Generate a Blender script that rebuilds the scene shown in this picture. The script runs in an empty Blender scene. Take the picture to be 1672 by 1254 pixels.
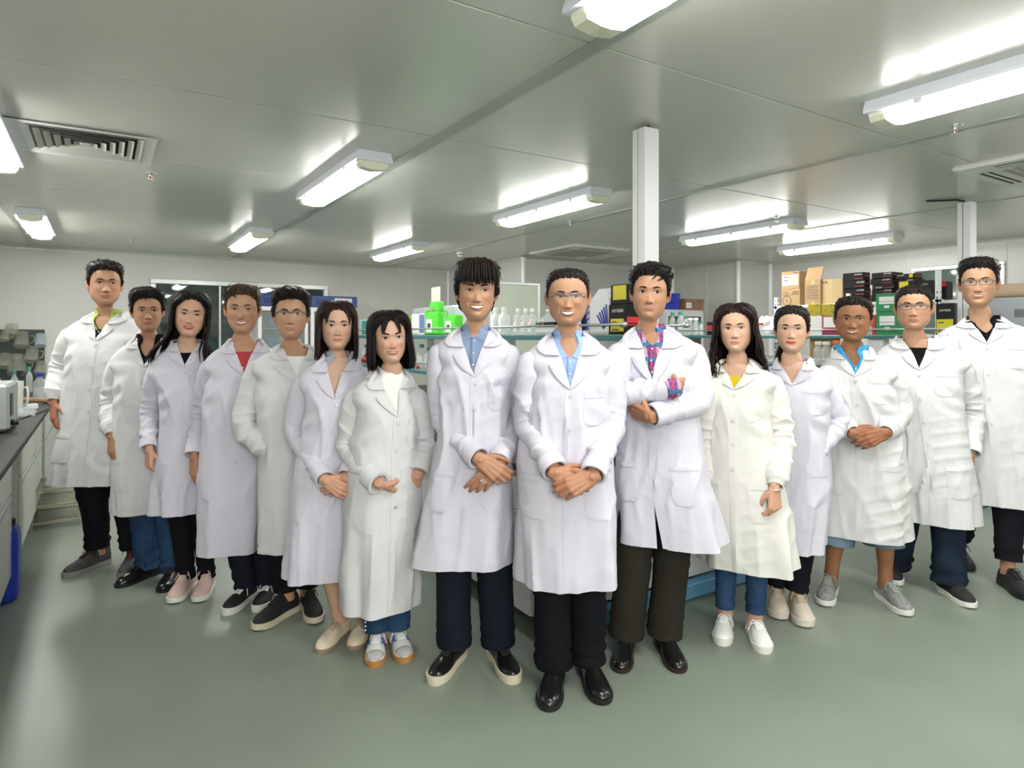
import bpy, bmesh, math, random
import numpy as np
from mathutils import Vector, Matrix, noise as mnoise
from mathutils.bvhtree import BVHTree

SC = bpy.context.scene
COL = SC.collection
RNG = np.random.RandomState(7)
random.seed(7)

# ------------------------------------------------------------------ camera
F, CX, HZ, CH, HC = 1054.0, 836.0, 548.0, 1.40, 2.60
ANG = math.atan2(.536, .844)
cam = bpy.data.cameras.new('camera')
cam.sensor_fit = 'HORIZONTAL'
cam.sensor_width = 36.0
cam.lens = 36.0 * F / 1672.0
cam.shift_y = -(627.0 - HZ) / 1672.0
cam.clip_start = .02
cam_ob = bpy.data.objects.new('camera', cam)
COL.objects.link(cam_ob)
cam_ob.location = (0, 0, CH)
cam_ob.rotation_euler = (math.pi / 2, 0, -ANG)
SC.camera = cam_ob

# ------------------------------------------------------------------ world, exposure
W = bpy.data.worlds.new('world')
SC.world = W
W.use_nodes = True
W.node_tree.nodes['Background'].inputs[0].default_value = (.8, .85, .9, 1)
W.node_tree.nodes['Background'].inputs[1].default_value = .15
SC.view_settings.view_transform = 'Standard'
SC.view_settings.look = 'None'
SC.view_settings.gamma = 1
SC.view_settings.use_curve_mapping = False
SC.view_settings.exposure = 0.54
LAMP_STRENGTH = 26.0
ONLY = None

CA, SA = math.cos(ANG), math.sin(ANG)
def world(X, Y, z=0.0):
    return (X * CA + Y * SA, -X * SA + Y * CA, z)
def px_depth(px, py, d):
    return world((px - CX) / F * d, d, CH + (HZ - py) / F * d)
def px_z(px, py, z):
    d = (z - CH) * F / (HZ - py)
    return px_depth(px, py, d)
def px_x(px, py, vx):
    """point on the vertical plane x = vx seen at the pixel"""
    k = (px - CX) / F
    u = vx * (CA - SA * k) / (SA + CA * k)
    d = SA * vx + CA * u
    return (vx, u, CH + (HZ - py) / F * d)
def px_y(px, py, uy):
    """point on the vertical plane y = uy seen at the pixel"""
    k = (px - CX) / F
    v = uy * (SA + CA * k) / (CA - SA * k)
    d = SA * v + CA * uy
    return (v, uy, CH + (HZ - py) / F * d)

# ------------------------------------------------------------------ materials
MATS = {}
def mat(name, color=(.8, .8, .8), rough=.5, metal=0.0, bump=0.0, bscale=200.0, var=0.0, vscale=8.0, emit=0.0, trans=0.0,
        alpha=1.0, attr=False, coat=0.0, spec=.5, sss=0.0, stretch=None, ior=1.45):
    if name in MATS:
        return MATS[name]
    m = bpy.data.materials.new(name)
    m.use_nodes = True
    nt = m.node_tree
    b = nt.nodes['Principled BSDF']
    b.inputs['Base Color'].default_value = (*color, 1)
    b.inputs['Roughness'].default_value = rough
    b.inputs['Metallic'].default_value = metal
    b.inputs['Specular IOR Level'].default_value = spec
    b.inputs['Coat Weight'].default_value = coat
    b.inputs['IOR'].default_value = ior
    if trans:
        b.inputs['Transmission Weight'].default_value = trans
    if alpha < 1:
        b.inputs['Alpha'].default_value = alpha
    if sss:
        b.inputs['Subsurface Weight'].default_value = sss
        b.inputs['Subsurface Radius'].default_value = (.012, .005, .003)
        b.inputs['Subsurface Scale'].default_value = 1.0
    if emit:
        b.inputs['Emission Color'].default_value = (*color, 1)
        b.inputs['Emission Strength'].default_value = emit
    tc = None
    def coord():
        nonlocal tc
        if tc is None:
            tc = nt.nodes.new('ShaderNodeTexCoord')
        if stretch:
            mp = nt.nodes.new('ShaderNodeMapping')
            mp.inputs['Scale'].default_value = stretch
            nt.links.new(tc.outputs['Object'], mp.inputs[0])
            return mp.outputs[0]
        return tc.outputs['Object']
    src = None
    if attr:
        at = nt.nodes.new('ShaderNodeAttribute')
        at.attribute_name = 'Col'
        src = at.outputs['Color']
    if var:
        no = nt.nodes.new('ShaderNodeTexNoise')
        no.inputs['Scale'].default_value = vscale
        no.inputs['Detail'].default_value = 5
        nt.links.new(coord(), no.inputs['Vector'])
        mr = nt.nodes.new('ShaderNodeMapRange')
        mr.inputs[1].default_value = .3
        mr.inputs[2].default_value = .7
        mr.inputs[3].default_value = 1 - var
        mr.inputs[4].default_value = 1 + var
        nt.links.new(no.outputs[0], mr.inputs[0])
        vm = nt.nodes.new('ShaderNodeVectorMath')
        vm.operation = 'SCALE'
        if src is not None:
            nt.links.new(src, vm.inputs[0])
        else:
            vm.inputs[0].default_value = color
        nt.links.new(mr.outputs[0], vm.inputs['Scale'])
        src = vm.outputs[0]
    if src is not None:
        nt.links.new(src, b.inputs['Base Color'])
    if bump:
        no = nt.nodes.new('ShaderNodeTexNoise')
        no.inputs['Scale'].default_value = bscale
        no.inputs['Detail'].default_value = 3
        nt.links.new(coord(), no.inputs['Vector'])
        bp = nt.nodes.new('ShaderNodeBump')
        bp.inputs['Strength'].default_value = bump
        bp.inputs['Distance'].default_value = .01
        nt.links.new(no.outputs[0], bp.inputs['Height'])
        nt.links.new(bp.outputs[0], b.inputs['Normal'])
    MATS[name] = m
    return m

def glass_mat(name, color=(.9, .95, .95), rough=.05, alpha=.35):
    """thin clear plastic or glass: mostly see-through with a glossy skin"""
    if name in MATS:
        return MATS[name]
    m = bpy.data.materials.new(name)
    m.use_nodes = True
    nt = m.node_tree
    b = nt.nodes['Principled BSDF']
    b.inputs['Base Color'].default_value = (*color, 1)
    b.inputs['Roughness'].default_value = rough
    b.inputs['Alpha'].default_value = alpha
    MATS[name] = m
    return m

# ------------------------------------------------------------------ mesh helpers
class MB:
    def __init__(s):
        s.v, s.f, s.m, s.c = [], [], [], []
        s.n = 0
    def add(s, v, f, mi=0, col=None):
        v = np.asarray(v, float)
        n = s.n
        s.v.append(v)
        s.n += len(v)
        for q in f:
            s.f.append(tuple(i + n for i in q))
            s.m.append(mi)
        if col is None:
            col = (1, 1, 1)
        col = np.asarray(col, float)
        if col.ndim == 1:
            col = np.tile(col, (len(v), 1))
        s.c.append(col)
        return s
    def box(s, lo, hi, mi=0, bev=0.0):
        (x0, y0, z0), (x1, y1, z1) = lo, hi
        if x0 > x1: x0, x1 = x1, x0
        if y0 > y1: y0, y1 = y1, y0
        if z0 > z1: z0, z1 = z1, z0
        b = min(bev, .45 * min(x1 - x0, y1 - y0, z1 - z0))
        if b <= 0:
            v = [(x0, y0, z0), (x1, y0, z0), (x1, y1, z0), (x0, y1, z0), (x0, y0, z1), (x1, y0, z1), (x1, y1, z1), (x0, y1, z1)]
            f = [(0, 3, 2, 1), (4, 5, 6, 7), (0, 1, 5, 4), (1, 2, 6, 5), (2, 3, 7, 6), (3, 0, 4, 7)]
            return s.add(v, f, mi)
        # chamfered box
        v = []
        def ring(z, i):
            return [(x0 + i + (b if k else 0) * 0, 0, 0) for k in ()]
        def oct_(z, i):
            c = b
            return [(x0 + i + c, y0 + i, z), (x1 - i - c, y0 + i, z), (x1 - i, y0 + i + c, z), (x1 - i, y1 - i - c, z),
                    (x1 - i - c, y1 - i, z), (x0 + i + c, y1 - i, z), (x0 + i, y1 - i - c, z), (x0 + i, y0 + i + c, z)]
        for z, i in ((z0, b * .9), (z0 + b, 0), (z1 - b, 0), (z1, b * .9)):
            v += oct_(z, i * .99)
        f = [tuple(range(7, -1, -1)), tuple(range(24, 32))]
        for r in range(3):
            for k in range(8):
                a, c = r * 8 + k, r * 8 + (k + 1) % 8
                f.append((a, c, c + 8, a + 8))
        return s.add(v, f, mi)
    def obox(s, c, size, rz=0.0, mi=0, bev=0.0):
        """box of given size whose base centre is c, turned by rz"""
        t = MB().box((-size[0] / 2, -size[1] / 2, 0), (size[0] / 2, size[1] / 2, size[2]), 0, bev)
        V = np.concatenate(t.v)
        cz, sz = math.cos(rz), math.sin(rz)
        V = np.stack([V[:, 0] * cz - V[:, 1] * sz + c[0], V[:, 0] * sz + V[:, 1] * cz + c[1], V[:, 2] + c[2]], 1)
        return s.add(V, t.f, mi)
    def lathe(s, prof, c=(0, 0, 0), n=16, mi=0):
        """profile of (r, z) turned about the vertical through c"""
        v, f = [], []
        for r, z in prof:
            for k in range(n):
                a = 2 * math.pi * k / n
                v.append((c[0] + r * math.cos(a), c[1] + r * math.sin(a), c[2] + z))
        for i in range(len(prof) - 1):
            for k in range(n):
                a, b_ = i * n + k, i * n + (k + 1) % n
                f.append((a, b_, b_ + n, a + n))
        if prof[0][0] > 1e-6: f.append(tuple(range(n - 1, -1, -1)))
        if prof[-1][0] > 1e-6: f.append(tuple((len(prof) - 1) * n + k for k in range(n)))
        return s.add(v, f, mi)
    def tube(s, pts, rad, n=8, mi=0, cap=True, col=None):
        v, f = tube(pts, rad, n, cap)
        return s.add(v, f, mi, col)
    def grid(s, G, mi=0, close=False, col=None):
        v, f = grid(G, close)
        return s.add(v, f, mi, col)
    def build(s, name, mats, parent=None, smooth=True, use_col=False, auto=None):
        if not isinstance(mats, (list, tuple)): mats = [mats]
        me = bpy.data.meshes.new(name)
        V = np.concatenate(s.v)
        me.from_pydata(V.tolist(), [], s.f)
        for m in mats: me.materials.append(m)
        if len(mats) > 1: me.polygons.foreach_set('material_index', s.m)
        if use_col:
            at = me.color_attributes.new('Col', 'FLOAT_COLOR', 'POINT')
            C = np.concatenate(s.c)
            at.data.foreach_set('color', np.concatenate([C, np.ones((len(C), 1))], 1).ravel())
        me.polygons.foreach_set('use_smooth', [smooth] * len(me.polygons))
        me.update()
        if auto:
            me.set_sharp_from_angle(angle=math.radians(auto))
        o = bpy.data.objects.new(name, me)
        COL.objects.link(o)
        if parent is not None: o.parent = parent
        return o

def grid(G, close=False):
    G = np.asarray(G, float)
    r, c = G.shape[:2]
    f = []
    for i in range(r - 1):
        for j in range(c if close else c - 1):
            k = (j + 1) % c
            f.append((i * c + j, i * c + k, (i + 1) * c + k, (i + 1) * c + j))
    return G.reshape(-1, 3), f

def frames(P):
    P = np.asarray(P, float)
    T = np.gradient(P, axis=0)
    T /= np.linalg.norm(T, axis=1)[:, None] + 1e-12
    up = np.array([0, 1.0, 0]) if abs(T[0][1]) < .9 else np.array([1.0, 0, 0])
    U = np.cross(up, T[0]); U /= np.linalg.norm(U)
    Us = [U]
    for i in range(1, len(P)):
        U = Us[-1] - T[i] * np.dot(Us[-1], T[i])
        U /= np.linalg.norm(U) + 1e-12
        Us.append(U)
    Us = np.array(Us)
    Vs = np.cross(T, Us)
    return T, Us, Vs

def tube(P, rad, n=8, cap=True):
    P = np.asarray(P, float)
    rad = np.asarray(rad, float)
    if rad.ndim == 0: rad = np.full(len(P), float(rad))
    T, U, V = frames(P)
    a = np.linspace(0, 2 * math.pi, n, endpoint=False)
    if rad.ndim == 1: rad = np.stack([rad, rad], 1)
    G = P[:, None, :] + U[:, None, :] * (np.cos(a)[None, :, None] * rad[:, 0, None, None]) + V[:, None, :] * (np.sin(a)[None, :, None] * rad[:, 1, None, None])
    v, f = grid(G, True)
    if cap:
        f.append(tuple(range(n - 1, -1, -1)))
        k = (len(P) - 1) * n
        f.append(tuple(range(k, k + n)))
    return v, f

def pchip(x, xk, yk):
    xk = np.asarray(xk, float); yk = np.asarray(yk, float)
    h = np.diff(xk); d = np.diff(yk) / h
    m = np.zeros(len(xk))
    m[0], m[-1] = d[0], d[-1]
    for i in range(1, len(xk) - 1):
        if d[i - 1] * d[i] > 0:
            w1, w2 = 2 * h[i] + h[i - 1], h[i] + 2 * h[i - 1]
            m[i] = (w1 + w2) / (w1 / d[i - 1] + w2 / d[i])
    x = np.clip(np.asarray(x, float), xk[0], xk[-1])
    i = np.clip(np.searchsorted(xk, x, side='right') - 1, 0, len(xk) - 2)
    t = (x - xk[i]) / h[i]
    return ((2 * t**3 - 3 * t**2 + 1) * yk[i] + (t**3 - 2 * t**2 + t) * h[i] * m[i] + (-2 * t**3 + 3 * t**2) * yk[i + 1] + (t**3 - t**2) * h[i] * m[i + 1])

def sstep(a, b, x):
    t = np.clip((np.asarray(x, float) - a) / (b - a), 0, 1)
    return t * t * (3 - 2 * t)

class Wave:
    """smooth pseudo noise in 3-D: a sum of random plane waves"""
    def __init__(s, seed, freq, n=9, aniso=(1, 1, 1)):
        r = np.random.RandomState(seed)
        k = r.normal(size=(n, 3))
        k /= np.linalg.norm(k, axis=1)[:, None]
        s.k = k * freq * r.uniform(.6, 1.5, (n, 1)) * np.array(aniso)
        s.p = r.uniform(0, 6.283, n)
        s.n = n
    def __call__(s, P):
        return np.sin(P @ s.k.T + s.p).sum(-1) / math.sqrt(s.n)

def empty(name, label, cat, loc=(0, 0, 0), rz=0.0, group=None):
    o = bpy.data.objects.new(name, None)
    COL.objects.link(o)
    o.empty_display_size = .1
    o.location = loc
    o.rotation_euler = (0, 0, rz)
    o['label'] = label; o['category'] = cat
    if group: o['group'] = group
    return o
def tag(o, label, cat, group=None):
    o['label'] = label; o['category'] = cat
    if group: o['group'] = group
    return o
def struct(o):
    o['kind'] = 'structure'
    return o
def dup_mesh(o, loc=None, parent=None, name=None, rot=None):
    c = o.copy()
    COL.objects.link(c)
    if name: c.name = name
    if parent is not None: c.parent = parent
    if loc is not None: c.location = loc
    if rot is not None: c.rotation_euler = rot
    return c
def dup_tree(root, loc, rz=None, label=None, scale=None):
    r = root.copy(); COL.objects.link(r); r.location = loc
    if rz is not None: r.rotation_euler = (0, 0, rz)
    if label: r['label'] = label
    if scale: r.scale = scale
    for ch in list(root.children):
        c = ch.copy(); COL.objects.link(c); c.parent = r
        for g in list(ch.children):
            e = g.copy(); COL.objects.link(e); e.parent = c
    return r
def text(s, size, loc, rot, m, parent=None, name='lettering', depth=.0006, align='CENTER', sx=1.0, shear=0.0):
    cu = bpy.data.curves.new(name, 'FONT')
    cu.body = s
    cu.size = size
    cu.extrude = depth
    cu.align_x = align
    cu.align_y = 'CENTER'
    cu.shear = shear
    cu.materials.append(m)
    cu.resolution_u = 3
    t = bpy.data.objects.new('tmp', cu)
    COL.objects.link(t)
    me = bpy.data.meshes.new_from_object(t.evaluated_get(bpy.context.evaluated_depsgraph_get()))
    bpy.data.objects.remove(t)
    me.name = name
    o = bpy.data.objects.new(name, me)
    COL.objects.link(o)
    o.location = loc
    o.rotation_euler = rot
    o.scale = (sx, 1, 1)
    if parent is not None: o.parent = parent
    return o

# added fill lights behind the camera that brighten the group from the front
FILL = bpy.data.lights.new('added_fill', 'AREA')
FILL.shape = 'RECTANGLE'; FILL.size = 1.6; FILL.size_y = 1.2
FILL.energy = 66
FILL.color = (1.0, .97, .98)
fill_ob = bpy.data.objects.new('added_fill', FILL); COL.objects.link(fill_ob)
fill_ob.location = world(1.1, -2.3, 2.2)
fill_ob.rotation_euler = (math.radians(80), 0, -ANG + math.radians(10))
FILL2 = FILL.copy(); FILL2.energy = 16  # second added fill, lifts the left side of the group
fill_ob2 = bpy.data.objects.new('added_fill', FILL2); COL.objects.link(fill_ob2)
fill_ob2.location = world(-.3, -.9, 2.2)
fill_ob2.rotation_euler = (math.radians(78), 0, -ANG + math.radians(18))
# ------------------------------------------------------------------ room shell
XL, XR, YB, YF = -1.15, 9.3, 10.6, -3.2
M_wall = mat('wall_panel_white', (.63, .625, .585), .32, var=.02, vscale=1.5, bump=.03, bscale=3, spec=.5)
M_joint = mat('sealant_light', (.92, .93, .90), .5)
M_ceil = mat('ceiling_coated_steel', (.67, .68, .62), .26, metal=.15, var=.025, vscale=1.2, bump=.012, bscale=5, spec=.6)
M_seam = mat('ceiling_seam_strip', (.40, .43, .38), .35, metal=.2)
M_cove = mat('aluminium_cove', (.62, .64, .60), .25, metal=.35)
M_corner = mat('corner_strip_white', (.86, .87, .87), .2, spec=.6)
M_floor = mat('epoxy_floor', (.192, .224, .182), .33, var=.07, vscale=1.6, bump=.012, bscale=2.5, spec=.45)

mb = MB().box((XL - .1, YF - .1, -.1), (XR + .1, YB + .1, 0))
struct(mb.build('floor', M_floor, smooth=False))

ceil = struct(MB().box((XL - .1, YF - .1, HC + .004), (XR + .1, YB + .1, HC + .1)).build('ceiling', M_joint, smooth=False))
xs = [XL, -.78, 1.72, 4.2, 6.68, XR]
ys = [YF, -2.32, -.86, .6, 2.06, 3.52, 4.98, 6.45, 7.91, 9.37, YB]
for i in range(len(xs) - 1):
    for j in range(len(ys) - 1):
        g = .006
        MB().box((xs[i] + g, ys[j] + g, HC - .004), (xs[i + 1] - g, ys[j + 1] - g, HC + .006), bev=.002).build('ceiling_panel', M_ceil, ceil, smooth=False)
for k, (x, w) in enumerate(((-.78, .03), (1.72, .085), (4.2, .045), (6.68, .03))):
    struct(MB().box((x - w / 2, YF, HC - .010), (x + w / 2, YB, HC - .003), bev=.002).build('trim_%d' % (k + 1), M_seam, smooth=False))

def wall(name, a, b, holes=(), step=1.17, first=None):
    """vertical wall from a to b (plan), its panels facing the left of a->b"""
    ax, ay = a; bx, by = b
    L = math.hypot(bx - ax, by - ay)
    tx, ty = (bx - ax) / L, (by - ay) / L
    nx, ny = -ty, tx
    ang = math.atan2(ty, tx)
    root = struct(MB().box((.014, -.1, 0), (L - .014, -.006, HC)).build(name, M_joint, smooth=False))
    root.location = (ax, ay, 0); root.rotation_euler = (0, 0, ang)
    cuts = [0]
    s = first if first is not None else step
    while s < L - .1:
        cuts.append(s); s += step
    cuts.append(L)
    for i in range(len(cuts) - 1):
        x0, x1 = cuts[i] + .003, cuts[i + 1] - .003
        MB().box((x0, -.012, .0), (x1, 0, HC - .004), bev=.003).build('wall_panel', M_wall, root, smooth=False)
    return root
# all walls run so that the room lies on their left
wall('wall_right', (XR, YF), (XR, 6.7), first=.75)
wall('wall_right_return', (XR, 6.7), (8.5, 6.7))
wall('wall_right_recess', (8.5, 6.7), (8.5, 8.1), first=.62)
wall('wall_back_near', (8.5, 8.1), (5.35, 8.1), first=1.32)
wall('wall_back_return', (5.35, 8.1), (5.35, YB))
wall('wall_back', (5.35, YB), (XL, YB), first=.75)
wall('wall_left', (XL, YB), (XL, YF))
wall('wall_front', (XL, YF), (XR, YF))
# coves under the ceiling and rounded corner strips
def cove(i, a, b):
    ax, ay = a; bx, by = b
    L = math.hypot(bx - ax, by - ay); ang = math.atan2(by - ay, bx - ax)
    m = MB(); R = .05; n = 6
    prof = [(R * (1 - math.sin(t)), HC - .004 - R * (1 - math.cos(t))) for t in np.linspace(0, math.pi / 2, n)]
    G = [[(x, y, z) for y, z in prof] for x in (0, L)]
    m.grid(G)
    o = struct(m.build('trim_%d' % i, M_cove)); o.location = (ax, ay, 0); o.rotation_euler = (0, 0, ang)
pts = [(XR, YF), (XR, 6.7), (8.5, 6.7), (8.5, 8.1), (5.35, 8.1), (5.35, YB), (XL, YB), (XL, YF)]
for i in range(len(pts) - 1): cove(10 + i, pts[i], pts[i + 1])
for i, (x, y, r) in enumerate(((XR, 6.7, .045), (8.5, 6.7, .04), (8.5, 8.1, .045), (5.35, 8.1, .04), (5.35, YB, .03))):
    struct(MB().lathe([(r, 0), (r, HC - .02)], n=20).build('trim_%d' % (20 + i), M_corner, auto=40)).location = (x, y, .0)

# window in the back wall: aluminium frame, two panes
M_alu = mat('anodised_aluminium', (.66, .68, .66), .35, metal=.4)
M_wglass = mat('window_glass_dark_room', (.035, .055, .05), .03, spec=.7)  # opaque pane, coloured dark to stand for the dark room behind
p0 = px_y(245, 457, YB); p1 = px_y(535, 467, YB)
x0, x1, zt, zb = p0[0], p1[0], 2.22, 1.0
def window(n, lo, hi, axis, splits, glass, fw=.07):
    """framed window on a wall; axis 'y' = wall of constant y, facing -y; axis 'x' = wall of constant x, facing -x"""
    (a0, z0), (a1, z1) = lo, hi
    root = bpy.data.objects.new('window_%d' % n, None); COL.objects.link(root); root['kind'] = 'structure'
    root.location = (0, YB, 0) if axis == 'y' else (XR, 0, 0)
    if axis == 'x': root.rotation_euler = (0, 0, -math.pi / 2)
    s = 1
    for (u0, w0, u1, w1) in ((a0, z1 - fw, a1, z1), (a0, z0, a1, z0 + fw), (a0, z0 + fw, a0 + fw, z1 - fw), (a1 - fw, z0 + fw, a1, z1 - fw)):
        MB().box((u0, -.035, w0), (u1, .0, w1), bev=.006).build('window_frame', M_alu, root, smooth=False)
    cuts = [a0 + fw] + list(splits) + [a1 - fw]
    for i in range(len(cuts) - 1):
        MB().box((cuts[i] + .012, -.016, z0 + fw), (cuts[i + 1] - .012, -.004, z1 - fw)).build('pane', glass, root, smooth=False)
        if i: MB().box((cuts[i] - .014, -.03, z0 + fw), (cuts[i] + .014, 0, z1 - fw), bev=.004).build('mullion', M_alu, root, smooth=False)
    return root
window(1, (x0, zb), (x1, zt), 'y', [x0 + (x1 - x0) * .36], M_wglass)
q0 = px_x(1489, 441, XR); q1 = px_x(1642, 437, XR)
# wall of constant x: local +x runs towards -y
window(2, (-q0[1], 1.05), (-q1[1], q0[2] + .02), 'x', [], mat('green_window_glass', (.10, .14, .115), .05, spec=.6), fw=.05)

# ------------------------------------------------------------------ ceiling fittings
M_housing = mat('lamp_housing', (.72, .74, .80), .35)
M_tube = mat('lamp_diffuser', (1.0, 1.0, .97), .4, emit=LAMP_STRENGTH)
M_clear = mat('lamp_end_clear', (.78, .80, .62), .15, spec=.6)
def lamp():
    L, w = 1.52, .25
    root = empty('ceiling_lamp', 'x', 'lamp')
    h = MB()
    # housing: shallow tray with sloped sides and a lip
    for (z0, z1, a, b_) in ((-.001, -.05, .88, 1.0), (-.05, -.066, 1.0, 1.0)):
        r0 = [(-w / 2 * a, -L / 2 * (.97 + .03 * a)), (w / 2 * a, -L / 2 * (.97 + .03 * a)), (w / 2 * a, L / 2 * (.97 + .03 * a)), (-w / 2 * a, L / 2 * (.97 + .03 * a))]
        r1 = [(-w / 2 * b_, -L / 2), (w / 2 * b_, -L / 2), (w / 2 * b_, L / 2), (-w / 2 * b_, L / 2)]
        v = [(x, y, z0) for x, y in r0] + [(x, y, z1) for x, y in r1]
        h.add(v, [(0, 3, 2, 1), (4, 5, 6, 7), (0, 1, 5, 4), (1, 2, 6, 5), (2, 3, 7, 6), (3, 0, 4, 7)])
    h.build('housing', M_housing, root, smooth=False)
    def cover(y0, y1, name, m):
        c = MB()
        prof = [(-.098, -.066), (-.098, -.082), (-.082, -.108), (-.02, -.118), (.02, -.118), (.082, -.108), (.098, -.082), (.098, -.066)]
        c.grid([[(x, y, z) for x, z in prof] for y in (y0, y1)])
        c.f += [tuple(range(7, -1, -1)), tuple(range(8, 16))]
        c.m += [0, 0]
        c.build(name, m, root, smooth=False)
    cover(-L / 2 + .09, L / 2 - .09, 'diffuser', M_tube)
    cover(-L / 2 + .015, -L / 2 + .0895, 'clear_end', M_clear)
    cover(L / 2 - .0895, L / 2 - .015, 'clear_end', M_clear)
    for sx in (-1, 1):
        for yy in (-.5, 0, .5):
            MB().box((sx * .113, yy - .02, -.086), (sx * .122, yy + .02, -.05), bev=.002).build('clip', M_housing, root, smooth=False)
    return root
lamps = [
    (1.49, 1.06, 'ceiling lamp at the top edge right of centre, cut by the frame'),
    (3.40, 1.06, 'long ceiling lamp at the right edge above the sprinkler head'),
    (-.57, 4.74, 'ceiling lamp at the left edge beside the square air grille'),
    (1.49, 4.76, 'large ceiling lamp left of centre, on the wide dark ceiling seam'),
    (3.40, 4.76, 'ceiling lamp in front of the trunking post, above the central men'),
    (5.98, 4.72, 'ceiling lamp between the two trunking posts, nearer of that pair'),
    (7.78, 4.66, 'ceiling lamp above the cardboard boxes, nearest the right wall'),
    (-.57, 8.26, 'small far ceiling lamp over the tall man at the left'),
    (1.49, 8.26, 'small far ceiling lamp on the dark seam, above the window'),
    (3.40, 8.26, 'far ceiling lamp left of the round smoke detector'),
    (5.98, 1.06, 'ceiling lamp in front of the right bench, out of frame'),
    (7.78, 1.06, 'ceiling lamp by the right wall, out of frame'),
    (-.57, -2.0, 'ceiling lamp behind the camera on the left'),
    (1.49, -2.0, 'ceiling lamp behind the camera in the middle'),
    (3.40, -2.0, 'ceiling lamp behind the camera on the right'),
]
l0 = lamp()
for i, (x, y, lab) in enumerate(lamps):
    o = l0 if i == 0 else dup_tree(l0, (0, 0, 0))
    o.location = (x, y, HC - .004)
    o['label'] = lab; o['group'] = 'fluorescent ceiling lamps'

# square four-way air grille
M_grille = mat('grille_grey', (.50, .51, .46), .45)
M_dark = mat('dark_void', (.02, .02, .02), .9)
g = empty('air_grille', 'square grey louvred air grille in the ceiling at the left', 'air grille', (-.085, 4.80, HC - .004))
def sqring(h0, z0, h1, z1, t=.004):
    m = MB()
    r = lambda h, z: [(-h, -h, z), (h, -h, z), (h, h, z), (-h, h, z)]
    v = r(h0, z0) + r(h1, z1) + r(h0 - t, z0 + .002) + r(h1 - t, z1 + .002)
    f = []
    for k in range(4):
        j = (k + 1) % 4
        f += [(k, j, 4 + j, 4 + k), (8 + k, 12 + k, 12 + j, 8 + j), (k, 8 + k, 8 + j, j), (4 + k, 4 + j, 12 + j, 12 + k)]
    m.add(v, f)
    return m
sqring(.37, -.012, .315, .0, .055).build('rim', mat('grille_rim', (.72, .73, .72), .4), g, smooth=False)
MB().box((-.315, -.315, -.001), (.315, .315, .0005)).build('backing', M_dark, g, smooth=False)
for k in range(6):
    h = .30 - k * .048
    sqring(h, -.016, h - .03, -.001, .003).build('louvre', M_grille, g, smooth=False)
MB().box((-.03, -.03, -.014), (.03, .03, -.006), bev=.004).build('centre_plate', M_grille, g, smooth=False)

# ceiling cassettes
M_ac = mat('cassette_plastic', (.78, .78, .76), .4)
M_acg = mat('cassette_intake', (.42, .42, .37), .6)
M_slot = mat('slot_dark', (.05, .035, .03), .6)
def cassette(lab, x0, x1, y0, y1):
    cx, cy = (x0 + x1) / 2, (y0 + y1) / 2
    hx, hy = (x1 - x0) / 2, (y1 - y0) / 2
    r = empty('air_conditioner', lab, 'air conditioner', (cx, cy, HC - .004), group='ceiling air conditioners')
    MB().box((-hx, -hy, -.035), (hx, hy, -.0), bev=.02).build('panel', M_ac, r, smooth=False)
    a, b = hx * .56, hy * .56
    MB().box((-a, -b, -.041), (a, b, -.034), bev=.004).build('intake_grille', M_acg, r, smooth=False)
    for k in range(9):
        yy = -b + (k + 1) * 2 * b / 10
        MB().box((-a, yy - .006, -.044), (a, yy + .006, -.040)).build('grille_bar', M_ac if 0 else M_acg, r, smooth=False)
    for s in (-1, 1):
        MB().box((-a * .95, s * hy * .76 - .035, -.037), (a * .95, s * hy * .76 + .035, -.033)).build('air_slot', M_slot, r, smooth=False)
        MB().box((-a * .95, s * hy * .76 - .012, -.040), (a * .95, s * hy * .76 + .004, -.036)).build('vane', M_ac, r, smooth=False)
        MB().box((s * hx * .76 - .035, -b * .95, -.037), (s * hx * .76 + .035, b * .95, -.033)).build('air_slot', M_slot, r, smooth=False)
        MB().box((s * hx * .76 - .012, -b * .95, -.040), (s * hx * .76 + .004, b * .95, -.036)).build('vane', M_ac, r, smooth=False)
    return r
cassette('white ceiling air conditioner in the centre, above the glasses man', 5.15, 6.15, 6.62, 7.68)
cassette('white ceiling air conditioner cut by the right edge of the frame', 5.08, 6.1, 1.2, 2.2)

M_chrome = mat('chrome', (.75, .75, .75), .15, metal=.9)
M_redglass = mat('sprinkler_bulb', (.55, .08, .04), .2)
for x, y, lab in ((.30, 5.44, 'sprinkler head at the corner of the square air grille'), (.31, 9.28, 'far sprinkler head above the left side window edge'),
                  (4.1, 1.75, 'sprinkler head under the right edge lamp'), (4.12, 5.36, 'sprinkler head beside the lamp above the central man'),
                  (5.72, 4.05, 'small sprinkler head under the lamp between posts')):
    r = empty('sprinkler', lab, 'sprinkler', (x, y, HC - .004), group='ceiling sprinklers')
    MB().lathe([(.04, 0), (.036, -.006), (.012, -.008)], n=16).build('escutcheon', M_chrome, r)
    s = MB().lathe([(.009, -.006), (.010, -.02), (.006, -.024)], n=10)
    for sg in (-1, 1): s.tube([(sg * .006, 0, -.022), (sg * .013, 0, -.034), (sg * .005, 0, -.048)], .0022, 6)
    s.lathe([(.001, -.046), (.02, -.048), (.02, -.050), (.001, -.052)], n=12)
    s.build('body', M_chrome, r)
    MB().lathe([(.001, -.022), (.004, -.026), (.004, -.042), (.001, -.046)], n=8).build('bulb', M_redglass, r)
r = empty('smoke_detector', 'round white smoke detector on the ceiling near the far corner', 'smoke detector', (4.36, 8.25, HC - .004))
MB().lathe([(.055, 0), (.055, -.02), (.042, -.024), (.042, -.036), (.05, -.04), (.03, -.058), (.001, -.06)], n=20).build('body', M_ac, r)
MB().lathe([(.043, -.025), (.0432, -.035)], n=20).build('vent_slot', M_slot, r)
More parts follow.
